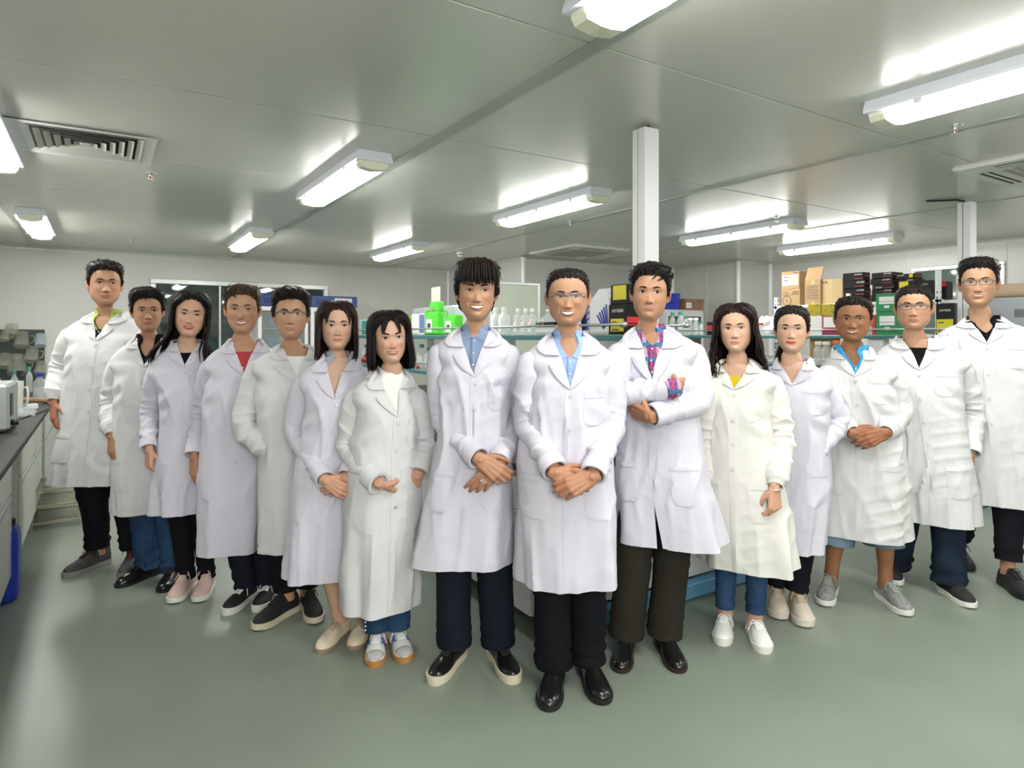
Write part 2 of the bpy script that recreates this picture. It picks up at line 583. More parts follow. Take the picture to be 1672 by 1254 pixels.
# ------------------------------------------------------------------ furniture and lab goods
M_bench = mat('laminate_white_shaded', (.46, .47, .43), .4, var=.02, vscale=3)  # white laminate made darker, putting the left bench's light fall-off into its colour
M_white = mat('laminate_white', (.66, .67, .66), .4, var=.02, vscale=3)
M_grey = mat('steel_grey', (.30, .31, .31), .45)
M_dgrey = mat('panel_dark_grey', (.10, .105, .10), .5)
M_top = mat('worktop_black', (.026, .028, .026), .6, spec=.25, var=.15, vscale=4)
M_blue = mat('frame_blue', (.10, .27, .42), .4)
M_teal = mat('shelf_edge_teal', (.045, .16, .17), .3)
M_sglass = glass_mat('shelf_glass', (.25, .42, .36), .05, .55)
M_steel = mat('brushed_steel', (.55, .56, .54), .3, metal=.8)
M_clear = glass_mat('clear_bottle', (.78, .82, .82), .06, .30)
M_plast = glass_mat('cloudy_plastic', (.52, .55, .44), .3, .36)
M_liquid = glass_mat('water', (.75, .80, .78), .05, .35)
M_capw = mat('cap_white', (.78, .78, .77), .35)
M_capg = mat('cap_green', (.02, .24, .15), .35)
M_capb = mat('cap_blue', (.02, .03, .40), .35)
M_capo = mat('cap_orange', (.80, .16, .02), .35)
M_lab = mat('paper_label', (.78, .78, .76), .6)
M_yel = mat('label_yellow', (.62, .53, .02), .5)
M_red = mat('print_red', (.50, .02, .025), .5)
M_ink = mat('print_dark', (.05, .05, .05), .6)
M_card = mat('cardboard', (.37, .235, .115), .8, var=.06, vscale=6, bump=.03, bscale=90)
M_card2 = mat('cardboard_pale', (.46, .335, .175), .8, var=.06, vscale=6)
M_tape = mat('packing_tape', (.48, .35, .16), .25)
M_kraft = mat('cardboard_brown', (.30, .17, .11), .8)
M_blackbox = mat('carton_black', (.010, .010, .010), .4, spec=.2)
M_carw = mat('carton_white', (.72, .72, .72), .5)
M_wtext = mat('print_white', (.80, .80, .80), .5)
RFACE = (math.pi / 2, 0, -math.pi / 2)

# ---- left bench
def cupboard(lab, y0, y1, kind, x0=-1.10, x1=-.40, z0=.14, z1=.765):
    r = empty('bench_cabinet', lab, 'cabinet', (x1, y0, z0), group='cabinets under the left bench')
    W_, H, D = y1 - y0, z1 - z0, x1 - x0
    MB().box((-D, 0, 0), (-.02, W_, H), bev=.003).build('body', M_bench, r, smooth=False)
    def front(a, b, nm):
        f = MB().box((-.0195, .006, a), (0, W_ - .006, b), bev=.004).build(nm, M_bench, r, smooth=False)
        MB().box((-.006, .02, b - .035), (.004, W_ - .02, b - .012), bev=.003).build('handle_groove', M_grey, f, smooth=False)
    if kind == 'drawers':
        front(H * .69, H - .004, 'drawer'); front(.006, H * .67, 'door')
    else:
        front(H * .69, H - .004, 'drawer'); front(.006, H * .67, 'door')
    return r
bench = empty('bench_worktop', 'long black bench worktop along the left wall', 'worktop', (-.745, 5.6, 0))
MB().box((-.39, -5.0, .768), (.375, 4.95, .80), bev=.006).build('top', M_top, bench, smooth=False)
for y in (-4.9, -2.6, -1.26, .96, 3.3, 4.9):
    MB().box((-.36, y - .03, 0), (.25, y + .03, .06), bev=.006).build('foot', M_grey, bench, smooth=False)
    MB().box((-.36, y - .03, .0605), (-.30, y + .03, .7675), bev=.006).build('leg', M_grey, bench, smooth=False)
    MB().box((.28, y - .025, .60), (.33, y + .025, .7675), bev=.006).build('bracket', M_grey, bench, smooth=False)
cupboard('nearest white cabinet under the left bench, cut by the frame edge', 3.1, 4.28, 'doors')
cupboard('white cabinet with grey drawer line just beyond the blue jerrycan', 4.76, 5.62, 'drawers')
cupboard('narrow white cabinet under the left bench, behind the low wire rack', 5.66, 6.32, 'doors')
cupboard('far white cabinet under the left bench, beside the tall man', 6.62, 8.55, 'doors')
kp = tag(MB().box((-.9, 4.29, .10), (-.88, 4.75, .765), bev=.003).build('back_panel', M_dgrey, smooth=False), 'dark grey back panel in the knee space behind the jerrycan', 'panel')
# jerrycan
jc = empty('jerrycan', 'blue plastic jerrycan on the floor under the left bench', 'jerrycan', (-.52, 4.35, 0))
M_can = mat('jerrycan_blue', (.012, .03, .30), .35)
V = []
for z, k in ((0, .86), (.015, .96), (.04, 1), (.30, 1), (.36, .96), (.395, .82), (.41, .60)):
    ring = []
    for t in np.linspace(0, 2 * math.pi, 28, endpoint=False):
        c_, s_ = math.cos(t), math.sin(t)
        ring.append((.15 * k * np.sign(c_) * abs(c_) ** .45, .12 * k * np.sign(s_) * abs(s_) ** .45, z))
    V.append(ring)
m = MB().grid(V, close=True); m.f += [tuple(range(27, -1, -1)), tuple(range(6 * 28, 7 * 28))]; m.m += [0, 0]
m.build('body', M_can, jc, auto=60)
p_ = np.array([(-.10, 0, .39), (-.095, 0, .43), (-.07, 0, .45), (0, 0, .455), (.05, 0, .45), (.075, 0, .43), (.08, 0, .40)])
MB().tube(p_, .016, 10).build('handle', M_can, jc)
MB().lathe([(.032, .0), (.034, .004), (.034, .035), (.030, .04), (.001, .04)], (.10, -.05, .395), 18).build('cap', mat('cap_black', (.012, .012, .014), .35), jc)
# low wire rack on the floor
M_wire = mat('rack_beige_metal', (.30, .28, .20), .45, metal=.3)
rk = empty('wire_rack', 'low beige metal wire rack on the floor by the far cabinets', 'rack', (-.26, 5.95, 0))
for sx in (-.17, .17):
    for sy in (-.22, .22):
        MB().box((sx - .012, sy - .012, 0), (sx + .012, sy + .012, .31), bev=.003).build('post', M_wire, rk, smooth=False)
for z in (.05, .17, .29):
    f = MB()
    for s in (-1, 1):
        f.box((-.157, s * .22 - .006, z - .008), (.157, s * .22 + .006, z + .008)); f.box((s * .17 - .006, -.207, z - .008), (s * .17 + .006, .207, z + .008))
    fo = f.build('shelf_frame', M_wire, rk, smooth=False)
    w = MB()
    for k in range(15): w.tube([(-.15 + k * .0214, -.215, z), (-.15 + k * .0214, .215, z)], .003, 5)
    for k in range(7): w.tube([(-.165, -.19 + k * .063, z + .004), (.165, -.19 + k * .063, z + .004)], .003, 5)
    w.build('wire_mesh', M_wire, fo)

# ---- bottles
def bottle(lab, loc, h, r, cap, group=None, body=None, fill=0.0, capr=.45, lab_mat=None, name='bottle', neck=.78, capside=None):
    o = empty(name, lab, 'bottle', loc, group=group)
    nr = r * capr
    MB().lathe([(r * .92, 0), (r, .006), (r, h * .60), (r * .93, h * .66), (nr * 1.05, h * neck), (nr * .9, h * (neck + .03)), (nr * .9, h * .86)], n=20).build('body', body or M_clear, o)
    MB().lathe([(nr * 1.1, 0), (nr * 1.12, .004), (nr * 1.1, h * .13), (nr * .95, h * .14), (.001, h * .14)], (0, 0, h * .86), 18).build('cap', cap, o, auto=40)
    if fill: MB().lathe([(r * .9, .003), (r * .95, .01), (r * .95, h * fill), (.001, h * fill)], n=18).build('contents', M_liquid, o)
    if lab_mat:
        a = np.linspace(2.0, 5.0, 12) + .55
        MB().grid([[(r * 1.012 * math.cos(t), r * 1.012 * math.sin(t), z) for t in a] for z in (h * .16, h * .52)]).build('paper_label', lab_mat, o)
    return o
bottle('square-shouldered glass bottle with blue cap on the left bench, taller', (-.50, 7.62, .80), .245, .055, M_capb, 'blue capped bottles on the left bench', fill=.42, capr=.48)
bottle('glass bottle with blue cap half hidden by the tall man', (-.44, 7.95, .80), .245, .045, M_capb, 'blue capped bottles on the left bench', fill=.3, capr=.48)
bottle('glass bottle with wide blue cap behind the grey instrument', (-.66, 5.72, .80), .29, .05, M_capb, 'blue capped bottles on the left bench', capr=.7)
bottle('glass bottle with wide blue cap at the left frame edge', (-.78, 5.95, .80), .30, .05, M_capb, 'blue capped bottles on the left bench', capr=.7)
for i, (x, y) in enumerate(((-.62, 7.3), (-.72, 7.05), (-.55, 7.9))):
    bottle('small vial with green cap on the left bench, %s' % ('nearest the pegboard corner', 'at the frame edge', 'behind the white jug')[i], (x - .1, y + .6, .80), .27, .03, M_capg, 'green capped vials on the left bench')
# instrument
ins = empty('instrument', 'grey metal laboratory instrument on the bench at the left edge', 'instrument', (-.78, 5.22, .80))
MB().box((-.30, -.22, .015), (.30, .26, .30), bev=.015).build('housing', mat('instrument_grey', (.30, .32, .30), .35, metal=.3), ins, smooth=False)
MB().box((.301, -.19, .10), (.306, -.08, .24), bev=.002).build('display', M_ink, ins, smooth=False)
MB().tube([(.30, -.15, .06), (.34, -.15, .06)], .018, 14).build('knob', MATS['cap_black'], ins)
for sx in (-.25, .25):
    for sy in (-.17, .21): MB().lathe([(.018, 0), (.018, .016)], (sx, sy, 0), 10).build('foot', MATS['cap_black'], ins)
# jug, wooden stick, small boxes and a glass dish
def beaker(nm, lab, loc, h, r, m_, parent=None, handle=True, inverted=False):
    o = empty(nm, lab, 'beaker', loc)
    if inverted: prof = [(r, 0), (r * .80, h), (r * .74, h + .004), (.001, h + .004)]
    else: prof = [(.001, 0), (r * .85, 0), (r, h), (r * .96, h), (r * .82, .005)]
    MB().lathe(prof, n=20).build('cup', m_, o, auto=50)
    if handle:
        q = np.array([(r * .9, 0, h * .78), (r * 1.35, 0, h * .80), (r * 1.5, 0, h * .65), (r * 1.45, 0, h * .35), (r * 1.0, 0, h * .22)])
        MB().tube(q, [(.008, .012)] * 5, 8).build('handle', m_, o)
    return o
b = beaker('measuring_jug', 'tall white plastic measuring jug on the left bench', (-.56, 6.25, .80), .25, .05, mat('jug_white', (.62, .62, .55), .4))
st = tag(MB().tube([(-.62, 6.9, .86), (-.42, 7.0, .83), (-.34, 7.02, .825)], [.022, .019, .012], 12).build('wooden_pestle', mat('wood_pale', (.42, .25, .13), .6, var=.2, vscale=30)), 'pale wooden pestle lying on the left bench', 'pestle')
for i, (x, y, sz, m_, l_) in enumerate(((-.62, 6.55, (.13, .10, .05), M_carw, 'cream carton on the left bench in front of the pestle'), (-.50, 6.62, (.10, .08, .035), M_lab, 'low white carton on the left bench beside the cream one'),
                                        (-.66, 6.32, (.09, .12, .04), M_yel, 'yellowish carton on the left bench by the jug'))):
    o = tag(MB().obox((0, 0, 0), sz, .2 * i, 0, .003).build('small_carton', m_, smooth=False), l_, 'carton', 'small cartons on the left bench'); o.location = (x, y, .80)
gd = empty('glass_dish', 'clear rectangular glass dish on the left bench', 'dish', (-.52, 6.05, .80))
m = MB(); m.box((-.10, -.08, 0), (.10, .08, .004))
for a, c in (((-.10, -.08, 0), (-.096, .08, .05)), ((.096, -.08, 0), (.10, .08, .05)), ((-.096, -.08, 0), (.096, -.076, .05)), ((-.096, .076, 0), (.096, .08, .05))): m.box(a, c)
m.build('tray', M_clear, gd, smooth=False)
MB().box((-.05, -.04, .006), (.0, .0, .03), bev=.004).build('glass_block', M_clear, gd, smooth=False)
cb = tag(MB().tube([(-.60, 5.50, .806), (-.50, 5.75, .806), (-.40, 6.2, .806), (-.36, 6.6, .806), (-.40, 6.95, .808), (-.46, 7.1, .812)], .006, 8).build('power_cable', MATS['cap_black']), 'black power cable curving over the left bench', 'cable')
# pegboard with drying beakers
pg = empty('drying_rack', 'dark pegboard drying rack with plastic beakers on the back wall', 'drying rack', (-.89, YB - .03, .70))
MB().box((-.24, 0, 0), (.245, .022, .78), bev=.004).build('board', mat('board_dark_green', (.035, .045, .04), .45), pg, smooth=False)
MB().box((-.24, -.12, -.03), (.245, .022, -.001), bev=.004).build('drip_tray', M_dgrey, pg, smooth=False)
k0 = 0
for (px_, py_, w, h, nm) in ((7, 556, 14, 16, 0), (35, 566, 21, 24, 1), (66, 565, 16, 20, 2), (50, 590, 20, 24, 3), (7, 600, 19, 22, 4), (28, 610, 27, 30, 5), (65, 610, 17, 20, 6), (18, 548, 20, 18, 7)):
    p = px_y(px_, py_, YB - .12)
    s = .0081
    MB().tube([(p[0] + .0 + .89, 0, p[2] - .70 + h * s * .6), (p[0] + .89, -.10, p[2] - .70 + h * s * .75)], .005, 6).build('peg', M_dgrey, pg)
    o = beaker('beaker', ['plastic beaker hanging at the left frame edge, top row', 'large plastic beaker with handle at the top centre of the pegboard', 'pale blue plastic beaker at the top right of the pegboard', 'plastic beaker with handle in the middle right of the pegboard',
                          'wide plastic beaker at the left frame edge, middle row', 'largest plastic beaker on the pegboard, lower left', 'narrow plastic beaker at the lower right of the pegboard', 'pale beaker above the top edge of the pegboard'][nm],
               (p[0], YB - .13, p[2]), h * s, w * s / 2, M_plast if nm != 2 else glass_mat('pale_blue_plastic', (.60, .68, .74), .3, .55), handle=nm in (0, 1, 3, 5), inverted=True)
    o.rotation_euler = (math.radians(-22), math.radians(6 - 4 * (nm % 3)), 0)
    o['group'] = 'beakers on the pegboard'

# ---- islands and reagent racks
def island(lab, x0, x1, y0, y1):
    o = empty('island_bench', lab, 'bench', ((x0 + x1) / 2, y0, 0), group='island benches')
    hx, L = (x1 - x0) / 2, y1 - y0
    MB().box((-hx, .03, .10), (-.012, L, .765), bev=.004).build('cabinet', M_white, o, smooth=False)
    MB().box((.012, .03, .10), (hx, L, .765), bev=.004).build('cabinet', M_white, o, smooth=False)
    MB().box((-hx, .0, .10), (hx, .029, .765), bev=.004).build('end_panel', M_white, o, smooth=False)
    MB().box((-hx - .04, -.04, .766), (hx + .04, L, .80), bev=.006).build('worktop', M_top, o, smooth=False)
    for yy in (-.06, 1.5, 3.0, L - .5):
        MB().box((-hx + .02, yy, .012), (hx - .06, yy + .07, .09), bev=.006).build('foot_bar', M_blue, o, smooth=False)
    n = int(L / .62)
    for k in range(n):
        ya = .04 + k * .62
        d = MB().box((-hx - .018, ya + .004, .105), (-hx - .0005, ya + .61, .57), bev=.003).build('door', M_white, o, smooth=False)
        MB().box((-hx - .024, ya + .05, .545), (-hx - .0185, ya + .56, .56), bev=.002).build('handle', M_grey, d, smooth=False)
        d = MB().box((-hx - .018, ya + .004, .575), (-hx - .0005, ya + .61, .76), bev=.003).build('drawer', M_white, o, smooth=False)
        MB().box((-hx - .024, ya + .05, .735), (-hx - .0185, ya + .56, .75), bev=.002).build('handle', M_grey, d, smooth=False)
    for yy in (.1, L - .3):
        for sx in (-hx + .1, hx - .1): MB().lathe([(.02, 0), (.022, .006), (.012, .012)], (sx, yy - .12, 0), 10).build('levelling_foot', MATS['cap_black'], o)
    return o
island('white island bench with blue foot bars behind the central men', 1.68, 3.36, 2.42, 7.2)
island('second island bench towards the right wall, mostly hidden', 5.52, 7.2, 2.42, 6.3)
SZ = 1.405
def rack(lab, xc, y0, y1, hw=.24):
    o = empty('reagent_rack', lab, 'shelf', (xc, y0, .80), group='reagent racks on the islands')
    L = y1 - y0; z = SZ - .80
    for zz, nm in ((z, 'upper'), (.30, 'lower')):
        g_ = MB().box((-hw + .012, 0, zz - .012), (hw - .012, L, zz), bev=.002).build('glass_shelf', M_sglass, o, smooth=False)
        for s in (-1, 1):
            MB().box((s * hw - .012, 0, zz - .034), (s * hw + .012, L, zz - .004), bev=.003).build('shelf_edge', M_teal, o, smooth=False)
            MB().tube([(s * hw, -.01, zz + .055), (s * hw, L, zz + .055)], .0075, 10).build('guard_rail', M_steel, o)
            MB().tube([(s * hw, -.035, zz + .055), (s * hw, -.005, zz + .055)], [.016, .016], 12).build('rail_end', M_steel, o)
        MB().box((-hw, -.012, zz - .034), (hw, -.0005, zz - .004), bev=.002).build('shelf_edge', M_teal, o, smooth=False)
    n = max(2, int(L / 1.2))
    for k in range(n + 1):
        yy = .08 + (L - .16) * k / n
        MB().box((-.03, yy - .02, 0), (.03, yy + .02, z - .036), bev=.004).build('upright', M_white, o, smooth=False)
    return o
rack('glass reagent rack with teal edges behind the two central men', 2.60, 2.62, 7.0)
rack('glass reagent rack with teal edges behind the women on the right', 6.36, 2.55, 6.1)
def post(lab, x, y, ztop, cable):
    o = empty('trunking_post', lab, 'post', (x, y, SZ + .002), group='ceiling power posts')
    MB().box((-.055, -.05, 0), (.055, .012, ztop - SZ), bev=.004).build('channel', M_white, o, smooth=False)
    MB().box((-.050, .0125, 0), (.050, .0165, ztop - SZ - .004)).build('groove', MATS['cap_black'], o, smooth=False)
    MB().box((-.055, .017, 0), (.055, .055, ztop - SZ), bev=.004).build('cover', M_white, o, smooth=False)
    MB().tube(cable, .009, 8).build('cable', MATS['cap_black'], o)
    return o
post('white trunking post above the head of the man with crossed arms', 2.62, 2.70, 2.572, [(0, .015, 2.56 - SZ), (.004, .015, 2.58 - SZ), (.02, -.01, 2.594 - SZ)])
post('far white trunking post above the tall man at the right edge', 6.36, 2.62, 2.555, [(0, .015, 2.54 - SZ), (-.01, .02, 2.57 - SZ), (-.05, .06, 2.585 - SZ), (-.14, .14, 2.582 - SZ), (-.20, .24, 2.59 - SZ)])

# ---- goods on the racks
def pbox(name, lab, cat, pl, pm, pr, x0, pyt, zb, m_, group=None, bev=.003, lid=None):
    """box whose -x face spans pixels pl..pm and whose -y face ends at pr; base at zb, top at pixel row pyt"""
    yf = px_x(pl, 500, x0)[1]; pn = px_x(pm, pyt, x0); yn = pn[1]
    x1 = px_y(pr, 500, yn)[0]
    L, D, H = yf - yn, max(.03, x1 - x0), max(.02, pn[2] - zb)
    o = tag(MB().box((0, 0, 0), (D, L, H), bev=bev).build(name, m_, smooth=False), lab, cat, group)
    o.location = (x0, yn, zb)
    o['_'] = 0; del o['_']
    return o, L, D, H
def decal(o, L, H, u0, u1, v0, v1, m_, name='label', t=.0012, off=.0):
    """flat print on the -x face; u from the left edge as seen, v from the bottom"""
    return MB().box((-t - off, L * (1 - u1), H * v0), (-.0002 - off, L * (1 - u0), H * v1)).build(name, m_, o, smooth=False)
def decal_y(o, D, H, u0, u1, v0, v1, m_, name='label', t=.0012):
    return MB().box((D * u0, -t, H * v0), (D * u1, -.0002, H * v1)).build(name, m_, o, smooth=False)
def word(o, s, L, H, u, v, size, m_=None, sx=1.0, off=.0014, shear=0.0):
    return text(s, size, (-off, L * (1 - u), H * v), RFACE, m_ or M_wtext, o, 'lettering', .0004, 'CENTER', sx, shear)
def zat(px_, py_, x0): return px_x(px_, py_, x0)[2]
X1 = 2.40     # front faces of the goods on the near rack
zs_ = SZ + .001
o, L, D, H = pbox('carton', 'small white and teal carton at the far left end of the near rack', 'carton', 589, 599, 606, X1, 522, zs_, M_carw, 'goods on the near rack')
decal(o, L, H, .15, .98, .05, .95, mat('print_teal', (.02, .28, .25), .5))
o, L, D, H = pbox('carton', 'bright green carton behind the bob-haired woman', 'carton', 656, 670, 676, X1 + .05, 517, zs_, mat('carton_green', (.16, .55, .04), .5), 'goods on the near rack')
o, L, D, H = pbox('carton', 'white carton with blue end left of the green containers', 'carton', 672, 684, 693, X1, 512, zs_, M_carw, 'goods on the near rack')
decal_y(o, D, H, .05, .95, .1, .95, mat('print_blue', (.16, .22, .50), .5)); decal(o, L, H, .15, .85, .3, .75, M_lab)
M_sharps = mat('sharps_green', (.10, .62, .05), .35)
for (pl, pm, pr, pt, lab) in ((693, 713, 726, 508, 'taller bright green sharps container with raised back, on the near rack'), (725, 743, 757, 513, 'lower bright green sharps container beside the fringed man')):
    o, L, D, H = pbox('sharps_container', lab, 'container', pl, pm, pr, X1, pt, zs_, M_sharps, 'green sharps containers', bev=.012)
    decal(o, L, H, .16, .62, .12, .68, M_lab, 'paper_label'); decal(o, L, H, .26, .52, .28, .5, M_ink, 'symbol', .0018)
    MB().box((-.004, L * .72, H * .88), (.012, L * .9, H * 1.12), bev=.003).build('latch', M_sharps, o, smooth=False)
    if pt == 508:
        MB().box((D * .18, 0, H), (D, L * .72, H * 1.42), bev=.01).build('raised_back', M_sharps, o, smooth=False)
        lidv = MB().box((D * .5, .01, H * 1.43), (D * .53, L * .75, H * 2.05), bev=.002)
        lidv.build('clear_lid', glass_mat('lid_clear', (.78, .80, .66), .3, .75), o, smooth=False)
        MB().box((0, L * .3, H * 1.001), (D * .16, L, H * 1.18), bev=.006).build('clear_tray', M_plast, o, smooth=False)
o = empty('equipment_box', 'pale grey plastic equipment box standing behind the green containers', 'box', (px_x(676, 512, X1 + .28)[0], px_x(742, 512, X1 + .28)[1], zs_))
Lq = px_x(676, 512, X1 + .28)[1] - px_x(742, 512, X1 + .28)[1]
MB().box((-.02, 0, 0), (.16, Lq, .27), bev=.015).build('case', mat('plastic_pale_grey', (.52, .56, .58), .4), o, smooth=False)
for t in (.12, .78): MB().box((-.032, Lq * t, .17), (-.0205, Lq * (t + .07), .225), bev=.004).build('latch', M_grey, o, smooth=False)
# white square bottles
def sqbottle(lab, pc, pw, pyt, x0, m_=M_capw, cap=M_capw, tilt=0.0, clear=False, group='plastic bottles on the near rack'):
    p = px_x(pc, pyt, x0)
    Dp = SA * p[0] + CA * p[1]
    r = pw * Dp / F / 2
    h = p[2] - zs_
    o = empty('bottle', lab, 'bottle', (x0 + r, p[1], zs_), group=group)
    V = []
    for z, k in ((0, .94), (.005, 1), (h * .62, 1), (h * .72, .9), (h * .80, .48), (h * .84, .46), (h * .86, .46)):
        ring = []
        for t in np.linspace(0, 2 * math.pi, 24, endpoint=False):
            c_, s_ = math.cos(t), math.sin(t); e = .55 if k > .6 else 1
            ring.append((r * k * np.sign(c_) * abs(c_) ** e, r * k * np.sign(s_) * abs(s_) ** e, z))
        V.append(ring)
    mm = MB().grid(V, close=True); mm.f.append(tuple(range(23, -1, -1))); mm.m.append(0)
    mm.build('body', M_clear if clear else m_, o)
    c = MB().lathe([(r * .52, 0), (r * .54, .003), (r * .54, h * .15), (r * .48, h * .165), (.001, h * .165)], (0, 0, 0), 18).build('cap', cap, o, auto=40)
    c.location = (0, 0, h * .85)
    if tilt: c.rotation_euler = (tilt, .1, 0)
    MB().box((-r * 1.02, -r * .7, h * .12), (-r * .985, r * .6, h * .58)).build('paper_label', M_lab, o, smooth=False)
    if clear:
        MB().box((-r * 1.035, -r * .1, h * .50), (-r * 1.02, r * .4, h * .56)).build('red_mark', M_red, o, smooth=False)
        d_ = MB().lathe([(r * .3, h * .005), (.001, h * .006)], (0, 0, h * .166), 14).build('cap_mark', M_red, c)
    return o
sqbottle('opaque white bottle half hidden behind the fringed man', 803, 14, 503, X1 + .03)
sqbottle('opaque white square bottle right of the fringed man', 816, 17, 502, X1)
for i, (pc, t_) in enumerate(((840, .25), (852, .2), (864, -.25))):
    sqbottle(['clear culture bottle with white and red cap, left of three', 'clear culture bottle with white and red cap, middle of three', 'clear culture bottle with white and red cap, right of three'][i], pc, 12.5, 504, X1, tilt=t_, clear=True)
p = px_x(886, 512, X1 + .06)
o = empty('flask', 'clear round-shouldered plastic flask left of the man in glasses', 'flask', (p[0] + .05, p[1], zs_))
MB().lathe([(.06, 0), (.066, .01), (.066, .06), (.058, .10), (.035, .128), (.018, .135), (.018, .15)], n=22).build('body', M_clear, o)
MB().lathe([(.02, .15), (.021, .165), (.001, .167)], n=14).build('cap', M_capw, o)
o, L, D, H = pbox('carton', 'flat white carton under the dotted dark box', 'carton', 874, 904, 912, X1, 532, zs_, M_carw, 'goods on the near rack')
zc = zs_ + H + .001
o, L, D, H = pbox('carton', 'flat dark box with coloured dots behind the man in glasses', 'carton', 874, 904, 912, X1, 525.5, zc, M_blackbox, 'goods on the near rack')
rr = np.random.RandomState(4)
for k in range(16):
    c_ = [(.6, .05, .05), (.05, .35, .6), (.55, .5, .05), (.1, .5, .15)][k % 4]
    u, v = (k % 8 + .5) / 16 + rr.uniform(-.01, .01), (.3 if k < 8 else .7)
    MB().tube([(-.0005, L * (1 - u), H * v), (-.0016, L * (1 - u), H * v)], min(.006, H * .16), 8).build('printed_dot', mat('dot_%d' % (k % 4), c_, .5), o)
# white cartons with blue stripes
M_stripe = mat('print_navy', (.03, .05, .28), .5)
def slash(o, L, H, u0, v0, u1, v1, w=.012):
    a = np.array([-.0012, L * (1 - u0), H * v0]); b = np.array([-.0012, L * (1 - u1), H * v1])
    d = b - a; n_ = np.array([0, -d[2], d[1]]); n_ = n_ / np.linalg.norm(n_) * w / 2
    MB().add([a - n_, a + n_, b + n_, b - n_, a - n_ + [.001, 0, 0], a + n_ + [.001, 0, 0], b + n_ + [.001, 0, 0], b - n_ + [.001, 0, 0]],
             [(0, 1, 2, 3), (7, 6, 5, 4), (0, 4, 5, 1), (1, 5, 6, 2), (2, 6, 7, 3), (3, 7, 4, 0)]).build('printed_stripe', M_stripe, o, smooth=False)
o, L, D, H = pbox('carton', 'white carton with crossed navy stripes beside the glasses man', 'carton', 938, 962, 968, X1 + .03, 486, zs_, M_carw, 'goods on the near rack')
for k in range(4):
    slash(o, L, H, .30 + k * .14, .70 - k * .04, .62 + k * .10, .12); slash(o, L, H, .98, .80 - k * .17, .52, .30 - k * .06 if k < 4 else 0)
o, L, D, H = pbox('carton', 'open white carton with slanting navy stripes', 'carton', 963, 993, 1001, X1, 487, zs_, M_carw, 'goods on the near rack')
for k in range(5): slash(o, L, H, .42 + k * .12, .55 + k * .07, .78 + k * .05, .16 + .03 * k, .013)
MB().box((.0, .0, 0), (.08, L, .004), bev=.001).build('flap', M_carw, o, smooth=False).matrix_local = Matrix.Translation((.02, 0, H)) @ Matrix.Rotation(math.radians(-50), 4, 'Y')
# black cartons with yellow labels
def logo_box(lab, pl, pm, pr, x0, pt, zb, yl=None, logo=None, group='black cartons', red=False, txt=.30):
    o, L, D, H = pbox('black_carton', lab, 'carton', pl, pm, pr, x0, pt, zb, M_blackbox, group)
    if yl:
        decal(o, L, H, *yl, M_yel, 'yellow_label')
        u0, u1, v0, v1 = yl
        if H > .15:
            decal(o, L, H, u0 + (u1 - u0) * .1, u0 + (u1 - u0) * .65, v0 + (v1 - v0) * .08, v0 + (v1 - v0) * .20, M_ink, 'barcode', .0018)
            decal(o, L, H, u0 + (u1 - u0) * .1, u0 + (u1 - u0) * .45, v0 + (v1 - v0) * .72, v0 + (v1 - v0) * .80, M_ink, 'print_line', .0018)
    if logo:
        u, v, sz = logo
        word(o, 'AXYGEN', L, H, u, v, min(sz * L / 3.6, H * .42), sx=.9, shear=.15)
    if red:
        decal(o, L, H, .55, .95, .16, .24, M_red, 'red_line')
        decal_y(o, D, H, .1, .9, .45, .62, M_red, 'red_band')
    return o, L, D, H
o, L, D, H = logo_box('lower black carton with white logo and yellow label, left of crossed arms man', 994, 1022, 1050, X1, 496, zs_, (.12, .88, .10, .52), (.52, .78, .66))
decal_y(o, D, H, .05, .98, .38, .58, M_red, 'red_band'); decal_y(o, D, H, .05, .98, .30, .34, M_red, 'red_band')
o, L, D, H = logo_box('upper black carton with large yellow label, left of crossed arms man', 997, 1024, 1048, X1 + .01, 463, zs_ + H + .001, (.15, .95, .22, .95))
# lower shelf of the near rack
ZL = .80 + .30 + .001
for i, (px_, lab) in enumerate(((682, 'clear bottle with green cap between bob-haired woman and fringed man'), (694, 'smaller clear bottle with green cap behind the fringed man'), (592, 'clear bottle with green cap left of the bob-haired woman'))):
    p = px_x(px_, 600, X1 + .05)
    bottle(lab, (p[0] + .04, p[1], ZL), (.22, .19, .2)[i], .045, M_capg, 'green capped bottles on the near rack', fill=.5, capr=.42)
p = px_x(590, 590, X1); q = px_x(672, 600, X1 - .03)
tag(MB().lathe([(.001, 0), (.045, .004), (.05, .03), (.035, .07), (.012, .10), (.001, .102)], (p[0] + .05, p[1], ZL), 16).build('red_bulb', mat('rubber_red', (.40, .02, .02), .5)), 'red rubber bulb on the lower shelf by the bob-haired woman', 'bulb')
tag(MB().lathe([(.001, 0), (.018, .002), (.018, .025), (.001, .027)], (q[0] + .06, q[1], ZL), 12).build('red_stopper', MATS['rubber_red']), 'small red stopper on the lower shelf beside the bottles', 'stopper')

# far rack: bottles at its left end
X2 = 6.16
for i, (px_, pt, cap, r_) in enumerate(((1098, 510, M_capg, .04), (1111, 509, M_capg, .045), (1120, 516, M_capg, .032), (1126.5, 519, M_capw, .036), (1136, 519, M_capw, .036), (1144, 525, M_capg, .026))):
    p = px_x(px_, pt, X2 + .05)
    bottle(['clear bottle with green cap nearest the plaid-shirted man', 'tallest clear bottle with green cap below the blue basket', 'slim clear bottle with green cap in the bottle row', 'left bottle with round white cap in the row', 'right bottle with round white cap in the row', 'shortest bottle with green cap at the end of the row'][i],
           (p[0], p[1], zs_), p[2] - zs_, r_, cap, 'bottles on the far rack', fill=.35, capr=.55 if cap is M_capg else .8)
o, L, D, H = pbox('carton', 'small black and red carton beside the wavy-haired woman', 'carton', 1154, 1163, 1168, X2, 526, zs_, M_blackbox, 'goods on the far rack')
decal(o, L, H, .0, 1, .45, .75, M_red)
